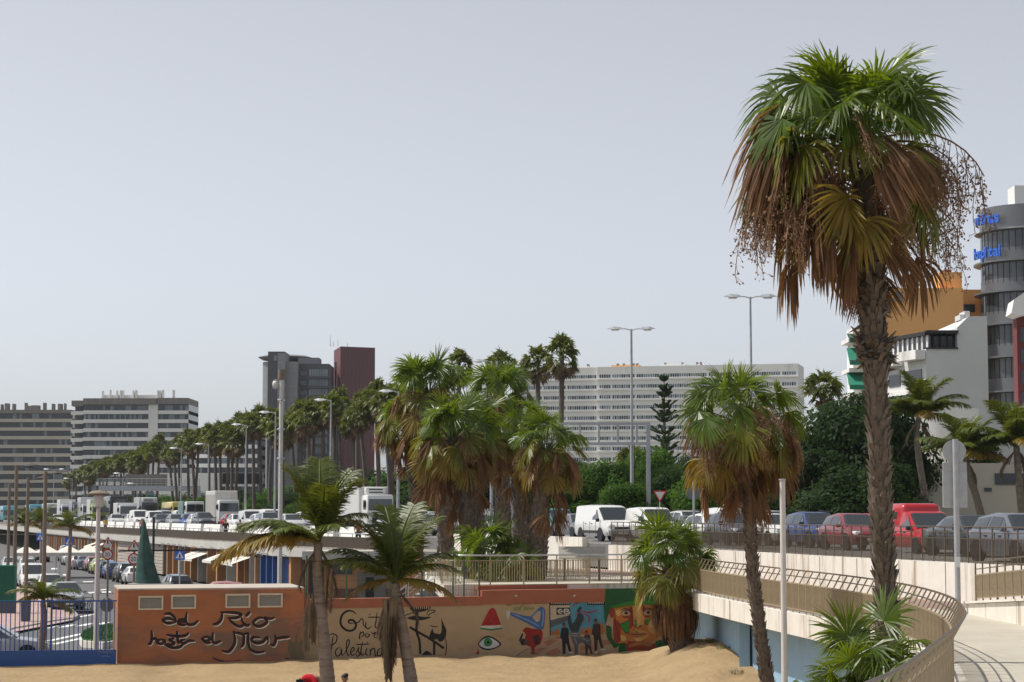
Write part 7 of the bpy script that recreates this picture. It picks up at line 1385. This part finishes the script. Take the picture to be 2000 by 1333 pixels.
# ================================================================ PEOPLE
def person(label, loc, rz, pose, top, legs, group=None, hair=True, sc=1.0):
    root = thing('person', label, 'person', loc, rz, group); root.scale = (sc,) * 3
    J = {'pel': (0, 0, .95), 'sp': (0, 0, 1.18), 'ch': (0, 0, 1.38), 'nk': (.0, 0, 1.50), 'hd': (.02, 0, 1.62),
         'sL': (0, .19, 1.42), 'eL': (.0, .25, 1.14), 'wL': (.08, .24, .90), 'sR': (0, -.19, 1.42), 'eR': (.0, -.25, 1.14), 'wR': (.08, -.24, .90),
         'hL': (0, .10, .90), 'kL': (.04, .11, .50), 'aL': (0, .11, .09), 'tL': (.16, .12, .04), 'hR': (0, -.10, .90), 'kR': (.04, -.11, .50), 'aR': (0, -.11, .09), 'tR': (.16, -.12, .04)}
    if pose == 'walk': J.update(kL=(.16, .11, .52), aL=(.20, .11, .12), tL=(.35, .12, .07), kR=(.02, -.11, .50), aR=(-.22, -.11, .14), tR=(-.08, -.12, .04), wL=(-.06, .26, .92), wR=(.2, -.25, 1.0))
    if pose == 'bend': J.update(pel=(-.20, 0, .62), sp=(-.02, 0, .74), ch=(.18, 0, .74), nk=(.32, 0, .66), hd=(.44, 0, .60), sL=(.20, .19, .72), eL=(.30, .27, .46), wL=(.36, .22, .22), sR=(.20, -.19, .72), eR=(.30, -.27, .46), wR=(.36, -.22, .22), hL=(-.18, .11, .58), kL=(.14, .20, .46), aL=(-.08, .16, .09), tL=(.08, .18, .04), hR=(-.18, -.11, .58), kR=(.14, -.20, .46), aR=(-.08, -.16, .09), tR=(.08, -.18, .04))
    if pose == 'sit': J.update(pel=(0, 0, .14), sp=(.02, 0, .36), ch=(.06, 0, .56), nk=(.10, 0, .68), hd=(.14, 0, .80), sL=(.06, .19, .60), eL=(.16, .26, .36), wL=(.34, .16, .34), sR=(.06, -.19, .60), eR=(.16, -.26, .36), wR=(.34, -.16, .34), hL=(.04, .10, .13), kL=(.38, .16, .44), aL=(.52, .14, .08), tL=(.68, .15, .04), hR=(.04, -.10, .13), kR=(.38, -.16, .44), aR=(.52, -.14, .08), tR=(.68, -.15, .04))
    def skin(name, names, edges, rad, m, rootv, col=None, fingers=False):
        me = bpy.data.meshes.new(name); me.from_pydata([J[n] for n in names], [(names.index(a), names.index(b)) for a, b in edges], []); me.materials.append(m)
        o = ob(name, me, root); md = o.modifiers.new('skin', 'SKIN'); md.use_smooth_shade = True
        for i, n in enumerate(names): r_ = rad[n]; me.skin_vertices[0].data[i].radius = (r_, r_) if not isinstance(r_, tuple) else r_; me.skin_vertices[0].data[i].use_root = (n == rootv)
        s = o.modifiers.new('sub', 'SUBSURF'); s.levels = s.render_levels = 2
        if col: o.color = (*col, 1)
        return o
    # hands: palm and five fingers each
    V = Vector
    for sd in 'LR':
        w_, e_ = V(J['w' + sd]), V(J['e' + sd]); d = (w_ - e_).normalized(); sg = 1 if sd == 'L' else -1; J['p' + sd] = tuple(w_ + d * .07); a = d.cross(V((0, 1, 0))).normalized() if abs(d.y) < .9 else V((1, 0, 0))
        for i, (off, L) in enumerate(((-.032, .06), (-.011, .075), (.011, .07), (.032, .055))): q = w_ + d * .085 + a * off; J['f%s%d' % (sd, i)] = tuple(q); J['g%s%d' % (sd, i)] = tuple(q + d * L * .5); J['h%s%d' % (sd, i)] = tuple(q + d * L + V((0, -sg * .02, 0)))
        q = w_ + d * .03 - a * .04; J['m' + sd] = tuple(q); J['n' + sd] = tuple(q + d * .05 - a * .02)
    bn = ['pel', 'sp', 'ch', 'nk', 'hd', 'sL', 'eL', 'wL', 'pL', 'sR', 'eR', 'wR', 'pR', 'hL', 'kL', 'aL', 'tL', 'hR', 'kR', 'aR', 'tR']; be = [('pel', 'sp'), ('sp', 'ch'), ('ch', 'nk'), ('nk', 'hd'), ('ch', 'sL'), ('sL', 'eL'), ('eL', 'wL'), ('wL', 'pL'), ('ch', 'sR'), ('sR', 'eR'), ('eR', 'wR'), ('wR', 'pR'), ('pel', 'hL'), ('hL', 'kL'), ('kL', 'aL'), ('aL', 'tL'), ('pel', 'hR'), ('hR', 'kR'), ('kR', 'aR'), ('aR', 'tR')]
    rad = dict(pel=.13, sp=.12, ch=.125, nk=.055, hd=.085, sL=.06, eL=.042, wL=.03, pL=.03, sR=.06, eR=.042, wR=.03, pR=.03, hL=.09, kL=.058, aL=.04, tL=.035, hR=.09, kR=.058, aR=.04, tR=.035)
    for sd in 'LR':
        for i in range(4): bn += ['f%s%d' % (sd, i), 'g%s%d' % (sd, i), 'h%s%d' % (sd, i)]; be += [('p' + sd, 'f%s%d' % (sd, i)), ('f%s%d' % (sd, i), 'g%s%d' % (sd, i)), ('g%s%d' % (sd, i), 'h%s%d' % (sd, i))]; rad.update({'f%s%d' % (sd, i): .011, 'g%s%d' % (sd, i): .009, 'h%s%d' % (sd, i): .008})
        bn += ['m' + sd, 'n' + sd]; be += [('w' + sd, 'm' + sd), ('m' + sd, 'n' + sd)]; rad.update({'m' + sd: .012, 'n' + sd: .01})
    skin('body', bn, be, rad, M['skin'], 'pel')
    skin('shirt', ['pel', 'sp', 'ch', 'sL', 'eL', 'sR', 'eR'], [('pel', 'sp'), ('sp', 'ch'), ('ch', 'sL'), ('sL', 'eL'), ('ch', 'sR'), ('sR', 'eR')], dict(pel=(.17, .15), sp=.15, ch=.155, sL=.085, eL=.06, sR=.085, eR=.06), M['fabric'], 'pel', top)
    skin('trousers', ['pel', 'hL', 'kL', 'aL', 'hR', 'kR', 'aR'], [('pel', 'hL'), ('hL', 'kL'), ('kL', 'aL'), ('pel', 'hR'), ('hR', 'kR'), ('kR', 'aR')], dict(pel=.15, hL=.11, kL=.08, aL=.06, hR=.11, kR=.08, aR=.06), M['fabric'], 'pel', legs)
    h = Vector(J['hd']); n_ = (h - Vector(J['nk'])).normalized(); up = n_; fw = Vector((1, 0, 0)); fw = (fw - up * fw.dot(up)).normalized(); q = fw.cross(up); mt = Matrix((fw, q, up)).transposed()
    hm = MB(); hm.lathe([(.001, -.11), (.05, -.10), (.075, -.05), (.083, .02), (.075, .08), (.045, .115), (.001, .125)], 16); hm.v = [tuple(h + up * .03 + mt @ Vector((x * 1.12, y * .92, z))) for x, y, z in hm.v]; hd = hm.build('head', M['skin'], root, smooth=1)
    def feat(nm, c, s, m_): f = MB().rbox((0, 0, 0), s, min(s) * .3, 1); f.v = [tuple(h + up * .03 + mt @ (Vector(v) + Vector(c))) for v in f.v]; return f.build(nm, m_, root, smooth=1)
    feat('nose', (.095, 0, -.01), (.035, .025, .04), M['skin']); feat('mouth', (.084, 0, -.055), (.012, .045, .012), M['terracotta'])
    for s in (-1, 1): feat('eye', (.082, s * .032, .015), (.014, .022, .012), M['dark']); feat('ear', (0, s * .08, .0), (.035, .014, .05), M['skin'])
    hm = MB(); hm.lathe([(.088, .0), (.09, .03), (.083, .085), (.05, .128), (.001, .14)], 16); hm.v = [tuple(h + up * .035 + mt @ Vector((x * 1.13 - .015, y * .97, z + (.02 if x > .03 else -.03 if x < -.03 else 0)))) for x, y, z in hm.v]; hm.build('hair', M['hair'], root, smooth=1)
    return root
Yp = 58.8; zz = lambda x, y: sand_z(x, y)
x = gx(607, Yp); person('person in a red shirt bending forward on the sand', (x, Yp, zz(x, Yp)), R(-6), 'bend', (.45, .012, .025), (.02, .02, .03), sc=1.02)
Yp = 58.4; x = gx(669, Yp); person('person with dark hair sitting on the sand by the trunk', (x, Yp, zz(x, Yp) - .05), R(-35), 'sit', (.05, .09, .15), (.03, .03, .04))
for px, Y, rz, pose, top, leg, lab in ((701, 138, -80, 'walk', (.25, .12, .06), (.03, .03, .04), 'person in a brown top in front of the refrigerated lorry'), (443, 172, -80, 'walk', (.03, .02, .025), (.02, .02, .02), 'person in dark clothes in front of the tipper lorry'), (209, 240, 100, 'walk', (.6, .35, .03), (.03, .03, .05), 'person in a yellow shirt on the upper promenade'), (280, 205, 100, 'stand', (.45, .2, .2), (.05, .05, .08), 'person in a pink shirt on the upper promenade'), (471, 168, 100, 'stand', (.1, .1, .12), (.25, .25, .27), 'person in grey beside the jam'), (557, 150, -80, 'walk', (.4, .12, .08), (.05, .05, .1), 'person in an orange red top behind the camera mast')):
    person(lab, (gx(px, Y), Y, ZV + .01), R(rz), pose, top, leg, 'people on the upper promenade')
for px, Y, rz, lab in ((262, 215, 100, 'bicycle on the upper promenade left of the sculpture tip'), (412, 182, 100, 'bicycle on the upper promenade left of the person in dark clothes'), (490, 160, 100, 'bicycle on the upper promenade left of the camera mast')): bicycle(lab, (gx(px, Y), Y, ZV + .01), R(rz))
# ================================================================ HAZE
hz = MB().box((0, 780, 59.2), (1960, 1980, 121.6)).build('haze', None); hz['kind'] = 'stuff'
hm_ = bpy.data.materials.new('haze'); hm_.use_nodes = True; hm_.node_tree.nodes.clear(); ho = hm_.node_tree.nodes.new('ShaderNodeOutputMaterial'); hv = hm_.node_tree.nodes.new('ShaderNodeVolumePrincipled')
hv.inputs['Color'].default_value = (0.86, 0.90, 0.97, 1); hv.inputs['Density'].default_value = 0.00008; hv.inputs['Anisotropy'].default_value = 0.3
hm_.node_tree.links.new(hv.outputs[0], ho.inputs['Volume']); hz.data.materials.append(hm_)
